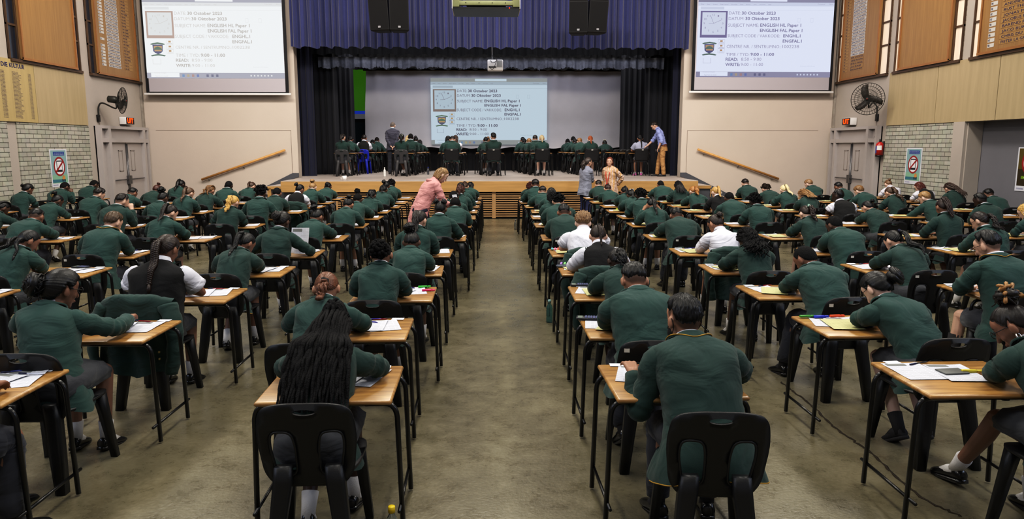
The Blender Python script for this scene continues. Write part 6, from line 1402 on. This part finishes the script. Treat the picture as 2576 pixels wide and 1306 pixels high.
def bottle(loc, rgb, capc, label, s=1.0, alpha=.45):
    t = thing('water_bottle', loc, 0, label, 'bottle'); th = np.arange(18) * 2 * PI / 18
    name = 'bottle_%d_%d_%d' % rgb
    if name not in MATS:
        m, nt, b = new_mat(name); b.inputs['Base Color'].default_value = (*lin(rgb), 1); b.inputs['Roughness'].default_value = .1
        if alpha < 1: b.inputs['Transmission Weight'].default_value = .85; b.inputs['IOR'].default_value = 1.25
    MB().loft([[(r * math.cos(a) * s, r * math.sin(a) * s, z * s) for a in th] for z, r in ((0, .028), (.008, .034), (.05, .034), (.06, .031), (.07, .034), (.13, .034), (.14, .031), (.15, .034), (.17, .03), (.2, .014), (.215, .013))]).build('bottle_body', MATS[name], t)
    MB().loft([[(r * math.cos(a) * s, r * math.sin(a) * s, z * s) for a in th] for z, r in ((.212, .017), (.24, .017), (.243, .014))]).build('cap', mat('bcap_%d_%d_%d' % capc, capc, .4), t)
DUSED = set()
def desk_at(c, r):
    x, y = COLX[c][r - 1], ROWY[r - 1]; rz = random.Random(hash_(c, r)).uniform(-.03, .03)
    place(DESK0, x, y, 0, rz, 'wooden exam desk in ' + where(c, r), 'exam desks on the hall floor'); DUSED.add((c, r)); return x, y
def hash_(c, r): return ord(c) * 131 + r * 17
def papers_on(c, r, x, y):
    rn = random.Random(hash_(c, r) + 5); left = c in 'ABCDEF'; sg = 1 if left else -1; W_ = where(c, r); z = DH + .0005; g = 'exam papers on hall desks'
    near = r <= 4
    put_paper('white', x + sg * .17 + rn.uniform(-.03, .03), y - .2 + rn.uniform(-.03, .02), z, rn.uniform(-.25, .25), 'outer white exam sheet on desk, ' + W_, g)
    if near or rn.random() < .45: put_paper('white', x + sg * .02 + rn.uniform(-.04, .04), y - .26 + rn.uniform(-.03, .03), z + .003, rn.uniform(-.35, .35), 'inner white exam booklet on desk, ' + W_, g)
    if not left and rn.random() < .6 and (c, r) not in (('P', 1), ('Q', 1)) or (c, r) in (('Q', 2), ('Q', 3), ('Q', 5), ('P', 5), ('P', 4)): put_paper('yellow', x - .12 + rn.uniform(-.04, .03), y - .3, z + .006, rn.uniform(-.4, .3), 'yellow exam sheet on desk, ' + W_, 'yellow exam sheets on hall desks', False)
    if r <= 5:
        q = MB().rbox(-.043, .043, -.027, .027, 0, .001, .0004); small('identity_card', q, PWH, (x + sg * .22, y - .035, z + .003), rn.uniform(-.1, .1), 'small pale identity card on desk, ' + W_, 'card', 'identity cards on near desks')
        pen(x + sg * .08, y - .06, z + .002, rn.uniform(-.4, .4), rn.choice([(40, 50, 130), (200, 200, 206), (30, 30, 34), (150, 40, 50)]), 'thin pen lying on desk, ' + W_)
for i, (c, r, px, py, sex, style, hc, skin, look, opt) in enumerate(ST):
    near = r <= 5; x, y = desk_at(c, r); root_y = y - .76 + opt.get('dy', 0)
    top = opt.get('top', 'blazer'); pre = 'student in green blazer, ' if top == 'blazer' else 'student, '
    lab = pre + look + ', ' + where(c, r)
    if len(lab.replace(',', ' ').split()) > 16: lab = 'student, ' + look + ', ' + where(c, r)
    if len(lab.replace(',', ' ').split()) > 16: lab = look + ', ' + where(c, r)
    t, f, lean, xr = seat_person(px, py, root_y, sex, style, hc, skin, lab, opt, 100 + i * 7, 0, y - DD - root_y, near, 'students at desks on the hall floor', .0062 if r <= 3 else .009 if r <= 6 else .0125)
    rz = random.Random(i).uniform(-.06, .06) + opt.get('crz', 0)
    place(CH['tagged' if (c, r) in (('P', 2), ('Q', 3), ('Q', 6), ('R', 4), ('R', 5), ('C', 4), ('C', 5), ('D', 6), ('P', 6), ('R', 9), ('Q', 9), ('D', 9)) else 'black'], xr, root_y, 0, rz, 'black plastic chair in ' + where(c, r), 'black plastic chairs on the hall floor')
    if opt.get('jk'): hung_blazer(xr, root_y, 0, rz, 'green blazer hung over chair back, ' + where(c, r), i)
    papers_on(c, r, x, y)
# =================================================================== EMPTY DESKS STILL IN VIEW
for c, r in (('B', 1), ('C', 3), ('D', 5), ('F', 9), ('S', 4), ('U', 8)):
    x, y = desk_at(c, r); papers_on(c, r, x, y)
# person cut off by the frame at desk B 1
rt, f_, ln, xr_ = seat_person(-150, 700, ROWY[0] - .8, B, 'buzz', BK, M1, 'student beyond the frame edge, only dark trousers and shoes showing', dict(legs=('fwd', 'mid'), twist=-.2), 4001, 0, .22, False, 'students at desks on the hall floor', .0125)
rt.location.x = -2.63; rt.rotation_euler.z = -.35
place(CH['black'], -2.7, ROWY[0] - .82, 0, -.3, 'black plastic chair in row nearest camera, second column left of aisle', 'black plastic chairs on the hall floor')
rt, f_, ln, xr_ = seat_person(-40, 600, ROWY[2] - .78, G, 'bun', BK, M1, 'student beyond the frame edge, only bare knee and shoe showing', dict(legs=('fwd', 'fwd')), 4002, 0, .2, False, 'students at desks on the hall floor', .0125)
rt.location.x = COLX['C'][2] + .06
place(CH['black'], COLX['C'][2] + .02, ROWY[2] - .78, 0, .1, 'black plastic chair in third row from camera, third column left of aisle', 'black plastic chairs on the hall floor')
# =================================================================== STAGE
for i, (px, py, Y, sex, style, hc, skin, lab, ch, opt) in enumerate(SG):
    opt = dict(opt); opt.setdefault('hyaw', 0)
    t, f, lean, xr = seat_person(px, py, Y, sex, style, hc, skin, lab, opt, 900 + i * 5, SZ, .2, False, 'students writing on the stage', .012)
    who = lab.replace('student with ', '').replace('student in ', '').replace('student', 'one')
    who = ' '.join(who.replace(',', '').split()[:9])
    place(DESK0, xr, Y + .76, SZ, 0, 'exam desk on stage used by ' + who, 'exam desks on the stage')
    place(CH[ch], xr, Y, SZ, 0, {'black': 'black', 'grey': 'grey', 'blue': 'bright blue', 'shell': 'black square-backed'}[ch] + ' chair on stage under ' + who, 'chairs on the stage')
    if i % 2 == 0: o = put_paper('white', xr + (.2 if px < 1240 else -.2), Y + .56, SZ + DH + .0005, .1, 'white exam paper on stage desk of ' + who, 'exam papers on stage desks')
for j, (px, Y) in enumerate([(1540, 25.2), (1556, 24.3), (1572, 23.4)]):
    x = aty(px + 14, 380, Y)[0]; w_ = ('rear', 'middle', 'front')[j]
    place(DESK0, x, Y + .76, SZ, 0, 'empty exam desk on stage, %s of three before the right curtain' % w_, 'exam desks on the stage'); place(CH['black'], x, Y, SZ, 0, 'empty black chair on stage, %s of three before the right curtain' % w_, 'chairs on the stage')
# =================================================================== STANDING STAFF
def stander(px, py, Y, z0, rz, girl, lean, hp, hyaw, wr, style, hc, skin, lab, opt, ht=.02):
    c, s_ = math.cos(rz), math.sin(rz); rot = lambda p: np.array([c * p[0] - s_ * p[1], s_ * p[0] + c * p[1], p[2]])
    lo, hi = .8, 1.12
    for _ in range(20):
        s = (lo + hi) / 2; f = Fig(); f.wide = opt.get('wide', 1.0); f.standing(lean, s, girl, hp, hyaw); t = rot(f.top(ht))
        xr = aty(px, py, Y + t[1])[0] - t[0]; q = proj((xr + t[0], Y + t[1], z0 + t[2]))
        if q[1] < py: hi = s
        else: lo = s
    f.E, f.W, f.HD = {}, {}, {}
    for k in (-1, 1):
        W, pole, hd = wr[k]; f.E[k], f.W[k] = ik(f.S[k], np.array(W) * s, .29 * s, .25 * s, pole); f.HD[k] = unit(hd)
    f.hip, f.K, f.A, f.FD = {}, {}, {}, {}
    for k in (-1, 1):
        st = opt.get('stride', 0) * k; f.hip[k] = f.P + np.array([k * .085 * s, 0, -.02]); f.K[k] = np.array([k * .1 * s, f.P[1] * .5 + .02 + st * .5, .5 * s]); f.A[k] = np.array([k * .11 * s, st, .085]); f.FD[k] = unit((k * .2, 1, -.12))
    root = thing('person', (xr, Y, z0), rz, lab, 'person'); ob = link('body', body_mesh(f, .0075, fade=.5 if not girl else 0), root); setcol(ob, skin)
    for k in (-1, 1):
        W = lambda p: f.HC + f.HM @ (np.array(p) * s); e = MB(); e.sphere(W((k * .033, .0815, .004)), np.array([.012, .0115, .0065]) * s, mat('eye_white', (206, 200, 194), .3), 12, 8, f.HM); e.sphere(W((k * .033, .0885, .004)), np.array([.006, .0065, .0062]) * s, mat('iris', (36, 26, 20), .2), 10, 6, f.HM); e.build('eye', None, root)
    return root, f, s
def pants(root, f, m, wide=1.0, nm='trousers'):
    s = f.s; mb = MB(); mb.sphere(f.P + np.array([0, -.01, -.03]), np.array([.165, .125, .15]) * s, None, 18, 12)
    for k in (-1, 1):
        P = catmull([f.hip[k] + np.array([0, 0, .05]), f.hip[k] * .6 + f.K[k] * .4, f.K[k], f.K[k] * .45 + f.A[k] * .55, f.A[k] + np.array([0, 0, -.03])], 6); t = np.linspace(0, 1, len(P)); mb.tube(P, np.interp(t, [0, .3, .55, 1], [.095, .088, .072, .068 * wide]) * s + .004 * np.sin(t * 50), 16)
    mb.build(nm, m, root)
def top_of(root, f, rows, m, nm, seed, slv=1.0, r=(.075, .07, .06, .055, .042), wr=1.2, hem=.03, flare=0):
    mb, rg = torso_mesh(f, rows, seed, 44, 30, wr=wr, seam=False, hem=hem); v = mb.build(nm, m, root)
    for k in (-1, 1): sleeve(f, k, seed, slv, r, wr=1.2, flare=flare).build('sleeve', m, v)
    return v
LONG = [(-.42, .2, .15, .15), (-.3, .196, .148, .15), (-.1, .19, .14, .145)] + BLZ[3:]
# woman in the pink hooded jacket, bending over the aisle column
PINK = mat('pink_cotton', (204, 148, 146), .8, sheen=.1); folds(PINK, .06)
rt, f, s = stander(1112, 420, 11.55, 0, -1.05, True, .55, .7, -.15, {-1: ((-.08, .5, .98), (-.6, -.3, -.8), (0, 1, -.1)), 1: ((.1, .46, .98), (.6, -.3, -.8), (0, 1, -.2))}, 'bob', None, L2, 'woman in pink hooded jacket bending over a desk beside the aisle', dict(stride=.08))
v = top_of(rt, f, widen(LONG, .95, .95), PINK, 'hooded_jacket', 61, r=(.072, .068, .06, .056, .045))
q = MB(); q.tube(catmull([f.C7 + f.R * a * .085 + f.F2 * b + f.T2 * c for a, b, c in ((-1, .07, .0), (-1.0, .0, .0), (-.7, -.07, -.01), (0, -.1, -.02), (.7, -.07, -.01), (1.0, 0, .0), (1, .07, 0))], 5), [(.024 + .01 * math.sin(PI * i / 30), .026) for i in range(31)], 10); q.build('hood', PINK, v)
pants(rt, f, mat('navy_trousers', (26, 30, 52), .8)); [add_shoe(f, k, rt) for k in (-1, 1)]; make_hair(f, 'bob', dict(n=1), rt, 62, (150, 122, 88), True)
q = MB(); q.tube(catmull([f.C7 + f.R * .05 + f.F2 * .07, f.C7 + f.F2 * .16 - f.T2 * .12, f.C7 + f.F2 * .17 - f.T2 * .3], 5), .005, 5); q.build('lanyard', mat('cyan_lanyard', (110, 180, 205), .6), rt)
p = Matrix.Rotation(-1.05, 4, 'Z') @ Vector(f.W[1] + f.HD[1] * .07 + np.array([-.03, .0, .09])) + rt.location; o = put_paper('white', p.x, p.y, p.z, 1.15, 'white paper held by the woman in pink', None, False, rx=1.3); o.scale = (.75, .75, .75)
# woman in grey cardigan, arms folded, in front of the stage
GC = mat('grey_cardigan', (122, 126, 140), .8, sheen=.2); folds(GC, .05)
rt, f, s = stander(1480, 396, 18.7, 0, -.95, True, .06, .12, -.1, {-1: ((.1, .22, 1.12), (-1, -.2, -.6), (1, .3, 0)), 1: ((-.1, .24, 1.08), (1, -.2, -.6), (-1, .3, 0))}, 'pony', None, L1, 'woman in grey cardigan and navy trousers talking before the stage', {})
top_of(rt, f, widen(LONG, 1.05), GC, 'cardigan', 71); pants(rt, f, mat('navy_denim', (34, 40, 78), .8), 1.35); [add_shoe(f, k, rt) for k in (-1, 1)]
make_hair(f, 'pony', dict(pole=(0, -.95, -.1), len=.24, w=.07, curl=.02, freq=8, r=.2, th=.02), rt, 72, (62, 54, 50), True)
# woman in the patterned blouse
m, nt, b = new_mat('patterned_blouse'); L = nt.links.new; tc = node(nt, 'ShaderNodeTexCoord'); wv = node(nt, 'ShaderNodeTexWave', Scale=5.0, Distortion=.3); wv.bands_direction = 'X'; vo = node(nt, 'ShaderNodeTexVoronoi', Scale=46.0); L(tc.outputs['Object'], wv.inputs[0]); L(tc.outputs['Object'], vo.inputs[0])
r1 = node(nt, 'ShaderNodeValToRGB'); L(vo.outputs['Distance'], r1.inputs[0]); e = r1.color_ramp.elements; e[0].position = .25; e[0].color = (*lin((138, 96, 82)), 1); e[1].position = .5; e[1].color = (*lin((204, 182, 168)), 1)
mx = node(nt, 'ShaderNodeMix', data_type='RGBA'); r2 = node(nt, 'ShaderNodeMath', operation='GREATER_THAN'); r2.inputs[1].default_value = .62; L(wv.outputs['Fac'], r2.inputs[0]); L(r2.outputs[0], mx.inputs['Factor']); L(r1.outputs[0], mx.inputs[6]); mx.inputs[7].default_value = (*lin((190, 152, 108)), 1); L(mx.outputs[2], b.inputs['Base Color']); b.inputs['Roughness'].default_value = .7; BLOUSE = m; folds(BLOUSE, .04)
rt, f, s = stander(1534, 395, 18.9, 0, 2.45, True, .0, .05, .35, {-1: ((-.14, -.14, .98), (-1, -.6, -.2), (.8, -.3, -.5)), 1: ((.12, -.16, .96), (1, -.6, -.2), (-.8, -.3, -.5))}, 'bob', None, L1, 'woman in patterned orange and white blouse with red lanyard before the stage', {})
top_of(rt, f, widen(LONG, 1.08), BLOUSE, 'blouse', 81, r=(.08, .078, .072, .066, .05)); pants(rt, f, mat('black_trousers', (18, 18, 20), .8)); [add_shoe(f, k, rt) for k in (-1, 1)]
make_hair(f, 'bob', dict(n=1, th=.018), rt, 82, (112, 66, 52), True)
q = MB(); q.tube(catmull([f.C7 - f.R * .06 + f.F2 * .04, f.C7 - f.R * .055 + f.F2 * .13 - f.T2 * .12, f.C7 + f.F2 * .15 - f.T2 * .36, f.C7 + f.R * .055 + f.F2 * .13 - f.T2 * .12, f.C7 + f.R * .06 + f.F2 * .04], 6), .007, 6); c = f.C7 + f.F2 * .155 - f.T2 * .4; q.rbox(c[0] - .025, c[0] + .025, c[1] - .003, c[1] + .003, c[2] - .04, c[2] + .03, .002); q.build('lanyard', mat('red_lanyard', (200, 44, 40), .5), rt)
# man in grey jacket on the stage, hands behind his back
GJ = mat('grey_jacket', (62, 62, 76), .8, sheen=.15); folds(GJ, .06)
rt, f, s = stander(988, 307, 24.4, SZ, .05, False, .03, .35, -.25, {-1: ((-.05, -.2, .92), (-1, -.5, -.1), (.9, 0, -.4)), 1: ((.06, -.22, .9), (1, -.5, -.1), (-.9, 0, -.4))}, 'buzz', None, L1, 'grey-haired man in grey jacket standing on stage, hands behind back', {}, ht=.008)
top_of(rt, f, widen(LONG[1:], 1.06), GJ, 'jacket', 91); pants(rt, f, TROU); [add_shoe(f, k, rt) for k in (-1, 1)]; make_hair(f, 'buzz', {}, rt, 92, (108, 100, 94), True); collar_ring(f, [(.064, .06, -.01), (.062, .058, .03), (.068, .064, .032), (.074, .07, .01)], .3)[0].build('shirt_collar', mat('pale_blue_shirt', (160, 190, 205), .7), rt)
# man in blue shirt and tan chinos, leaning over a stage desk
BS = mat('blue_shirt', (146, 156, 204), .75); folds(BS, .07); CHN = mat('tan_chinos', (166, 130, 88), .8); folds(CHN, .06)
rt, f, s = stander(1646, 306, 22.3, SZ, 1.35, False, .3, .8, .0, {-1: ((-.21, .08, .87), (-.6, -1, .1), (.1, .35, -.9)), 1: ((.2, .5, .84), (.6, -.3, -.8), (0, 1, -.3))}, 'short', None, L1, 'man in light blue shirt and tan chinos leaning over a stage desk', dict(stride=.1), ht=.02)
v = top_of(rt, f, widen([(-.01, .172, .132, .128)] + SHT[1:], 1.03), BS, 'shirt', 95, slv=.72, r=(.078, .074, .066, .062, .058), flare=.004)
collar_ring(f, [(.064, .06, -.005), (.062, .058, .035), (.07, .066, .037), (.086, .08, .0)], .3)[0].build('collar', BS, v)
pants(rt, f, CHN, .95, 'chinos'); [add_shoe(f, k, rt, mat('dark_loafer', (44, 42, 42), .6)) for k in (-1, 1)]; make_hair(f, 'short', dict(th=.02, rough=.003, fl=.004), rt, 96, (40, 32, 28), True); glasses(f, rt)
bm_, _ = torso_mesh(f, [(-.03, .181, .139, .136), (.0, .182, .14, .137), (.04, .182, .14, .136), (.07, .181, .138, .134)], 97, 36, 6, wr=0, seam=False); bm_.build('belt', mat('brown_belt', (104, 62, 34), .5), rt)
bm_, _ = torso_mesh(f, [(-.3, .172, .12, .14), (-.15, .178, .128, .14), (.01, .177, .134, .132)], 98, 36, 8, wr=.3, seam=False); bm_.build('waist', CHN, rt)
p = Matrix.Rotation(1.35, 4, 'Z') @ Vector(f.W[-1] + f.HD[-1] * .09) + rt.location
t = thing('wallet', tuple(p), 1.35, 'black wallet or phone held by the man in chinos', 'wallet'); MB().rbox(-.01, .01, -.07, .07, -.045, .045, .006).build('cover', mat('black_wallet', (22, 18, 20), .5), t)
# =================================================================== SMALL PROPS
c = atz(985, 1277, .235); bottle((c[0], c[1], 0), (206, 214, 214), (224, 196, 40), 'clear bottle with yellow cap beside the front desk leg')
c = atz(1382, 811, 0); bottle((c[0], c[1], 0), (120, 178, 180), (150, 186, 186), 'tall teal water bottle standing in the aisle', 1.05)
c = atz(1297, 578, 0); bottle((c[0], c[1], 0), (190, 196, 196), (120, 120, 126), 'clear bottle standing in the aisle further up')
c = aty(968, 446, 22.3); bottle((c[0], c[1], SZ), (214, 214, 210), (214, 214, 210), 'white bottle on the stage floor beside a grey chair', 1.15, 1)
c = aty(1077, 434, 24.0); bottle((c[0], c[1], SZ), (176, 180, 190), (70, 90, 190), 'clear bottle with blue cap on the stage floor')
c = aty(868, 454, 19.9); t = thing('paper_cup', (c[0], 19.85, SZ), 0, 'white paper cup on the stage edge', 'cup'); th = np.arange(20) * 2 * PI / 20
MB().loft([[(r * math.cos(a), r * math.sin(a), z) for a in th] for z, r in ((0, .052), (.125, .062), (.125, .058), (.02, .048))]).build('cup_body', M['white'], t); q = MB(); torus(q, np.array([-.068, 0, .065]), (0, 1, 0), .03, .007); q.build('handle', M['white'], t)
def on_desk(c, r, px, py): p = atz(px, py, DH + .004); return p[0], p[1], DH + .006
calculator(*on_desk('P', 2, 1478, 803), 1.4, 'dark calculator on second desk right of aisle'); calculator(*on_desk('P', 3, 1458, 719), 1.5, 'dark calculator on third desk right of aisle'); calculator(*on_desk('C', 4, 203, 674), 1.3, 'dark calculator beside black-haired girl in vest row')
for i, (px, rgb, nm) in enumerate([(1389, (110, 190, 200), 'turquoise'), (1397, (226, 110, 140), 'pink'), (1404, (226, 90, 80), 'coral'), (1411, (120, 200, 120), 'green')]): highlighter(*on_desk('P', 5, px, 628), 1.5, rgb, nm + ' highlighter on the desk of the white-shirted boy')
for px, rgb, nm in ((1412, (170, 130, 210), 'lilac'), (1421, (140, 210, 130), 'pale green')): highlighter(*on_desk('P', 4, px, 665), 1.4, rgb, nm + ' highlighter on the desk of the plaited girl')
q = MB().rbox(-.1, .1, -.035, .035, 0, .022, .012); x, y, z = on_desk('P', 4, 1424, 671); small('pencil_case', q, mat('slate_case', (70, 78, 92), .6), (x, y - .0, z - .004), .1, 'flat slate pencil case on the desk of the plaited girl', 'pencil case')
for px, py, rgb, nm in ((1068, 724, (70, 180, 70), 'green'), (1078, 733, (214, 40, 110), 'pink')): highlighter(*on_desk('A', 3, px, py), .1, rgb, nm + ' highlighter on third desk left of aisle')
for px, py, rgb, nm, a in ((2030, 799, (70, 150, 60), 'green', .1), (2066, 800, (40, 60, 190), 'blue', .05), (2106, 798, (235, 90, 40), 'orange', .1)): highlighter(*on_desk('Q', 2, px, py), a, rgb, nm + ' highlighter on desk of girl with side bun')
for px, py, rgb, nm, a in ((1556, 527, (190, 214, 60), 'lime', .2), (2030, 524, (230, 60, 120), 'pink', .1)): highlighter(*on_desk('Q', 7, px, py), a, rgb, nm + ' highlighter far back among the right-hand desks')
x, y, z = on_desk('Q', 1, 2395, 937); small('card_wallet', MB().rbox(-.07, .07, -.045, .045, 0, .008, .003), mat('grey_card', (96, 98, 96), .5), (x, y, z), .1, 'grey printed card folder on hoop-earring girl desk', 'folder')
highlighter(*on_desk('Q', 1, 2445, 938), -.1, (206, 190, 60), 'yellow and black highlighter on hoop-earring girl desk')
x, y, z = on_desk('B', 1, 60, 932); small('eraser', MB().rbox(-.03, .03, -.013, .013, 0, .014, .003), mat('grey_eraser', (96, 96, 96), .7), (x, y, z), .1, 'grey eraser on desk in row nearest camera at frame edge', 'eraser')
pen(*on_desk('B', 1, 82, 943), -.08, (206, 210, 226), 'blue-capped pen on desk at left frame edge'); pen(*on_desk('A', 2, 935, 805), .1, (60, 50, 150), 'blue pen on desk of coppery ponytail girl'); pen(*on_desk('A', 2, 930, 811), -.5, (70, 60, 160), 'second blue pen on desk of coppery ponytail girl')
bpy.data.scenes.remove(TMP)
for nm, p in (('DESK0', DESK0), *CH.items()):
    if p.name not in USED:
        for ch in list(p.children): bpy.data.objects.remove(ch)
        bpy.data.objects.remove(p)

put_paper('white', COLX['B'][4] + .1, ROWY[4] - .26, DH + .145, -.1, 'white paper held upright before the face of low-bun student', None, True, rx=1.25)
# =================================================================== CAMERA, LIGHT
cd = bpy.data.cameras.new('camera'); cam = bpy.data.objects.new('camera', cd); COL.objects.link(cam)
cam.matrix_world = Matrix(((RT[0], UP[0], -FW[0], 0), (RT[1], UP[1], -FW[1], 0), (RT[2], UP[2], -FW[2], EYE), (0, 0, 0, 1)))
cd.sensor_width = 36; cd.lens = 36 * FPX / 2576; cd.clip_start = .05; cd.clip_end = 200
scene.camera = cam
w = bpy.data.worlds.new('world'); scene.world = w; w.use_nodes = True
w.node_tree.nodes['Background'].inputs['Color'].default_value = (.5, .56, .66, 1); w.node_tree.nodes['Background'].inputs['Strength'].default_value = .25
def area(name, loc, target, sx, sy, power, rgb):
    l = bpy.data.lights.new(name, 'AREA'); l.shape = 'RECTANGLE'; l.size = sx; l.size_y = sy; l.energy = power; l.color = lin(rgb)
    o = bpy.data.objects.new(name, l); COL.objects.link(o); o.location = loc
    o.rotation_euler = (Vector(target) - Vector(loc)).to_track_quat('-Z', 'Y').to_euler(); return o
for y in (1.0, 7.0, 13.0):
    for x in (-6, 0, 6): area('ceiling_lamp', (x, y, 8.0), (x, y, 0), 1.2, 3.0, 190 if y < 2 else 300, (255, 250, 240))
for s in (-1, 1):
    area('side_window_light', (s * 9.9, 3.5, 5.6), (s * 2, 6.5, 0), 9, 2.2, 330, (206, 222, 255))
area('rear_window_light', (0, -6.6, 5.6), (0, 6, .2), 14, 2, 60, (214, 226, 255))
area('front_wash', (0, 15.5, 7.9), (0, 22.1, 3.0), 18, .6, 1180, (255, 244, 236))  # added wash that brightens the front wall and blue valance
area('stage_lamp', (0, 24.6, 7.6), (0, 23.5, 1), 9, 1, 360, (255, 246, 232))
area('sheet_wash', (0, 24.7, 5.3), (0, 27.6, 3.2), 10, .4, 115, (236, 236, 250))  # added wash, kept out of sight, that brightens the grey sheet
area('valance_fill', (0, 22.75, 4.98), (0, 24.0, 4.55), 10, .08, 60, (240, 240, 250))  # added fill hidden behind the blue valance to light the silvery strip
scene.view_settings.view_transform = 'Standard'; scene.view_settings.look = 'None'; scene.view_settings.exposure = 0; scene.view_settings.gamma = 1
scene.cycles.max_bounces = 5; scene.cycles.diffuse_bounces = 2; scene.cycles.glossy_bounces = 2; scene.cycles.transmission_bounces = 6; scene.cycles.transparent_max_bounces = 8
scene.cycles.use_denoising = True; scene.cycles.sample_clamp_indirect = 6; scene.cycles.caustics_reflective = False; scene.cycles.caustics_refractive = False

vs = scene.view_settings; vs.use_curve_mapping = True; cm = vs.curve_mapping; c = cm.curves[3]
for p in ((.1, .058), (.3, .27), (.6, .63)): c.points.new(*p)
cm.update()
scene.cycles.use_adaptive_sampling = True; scene.cycles.adaptive_threshold = .05
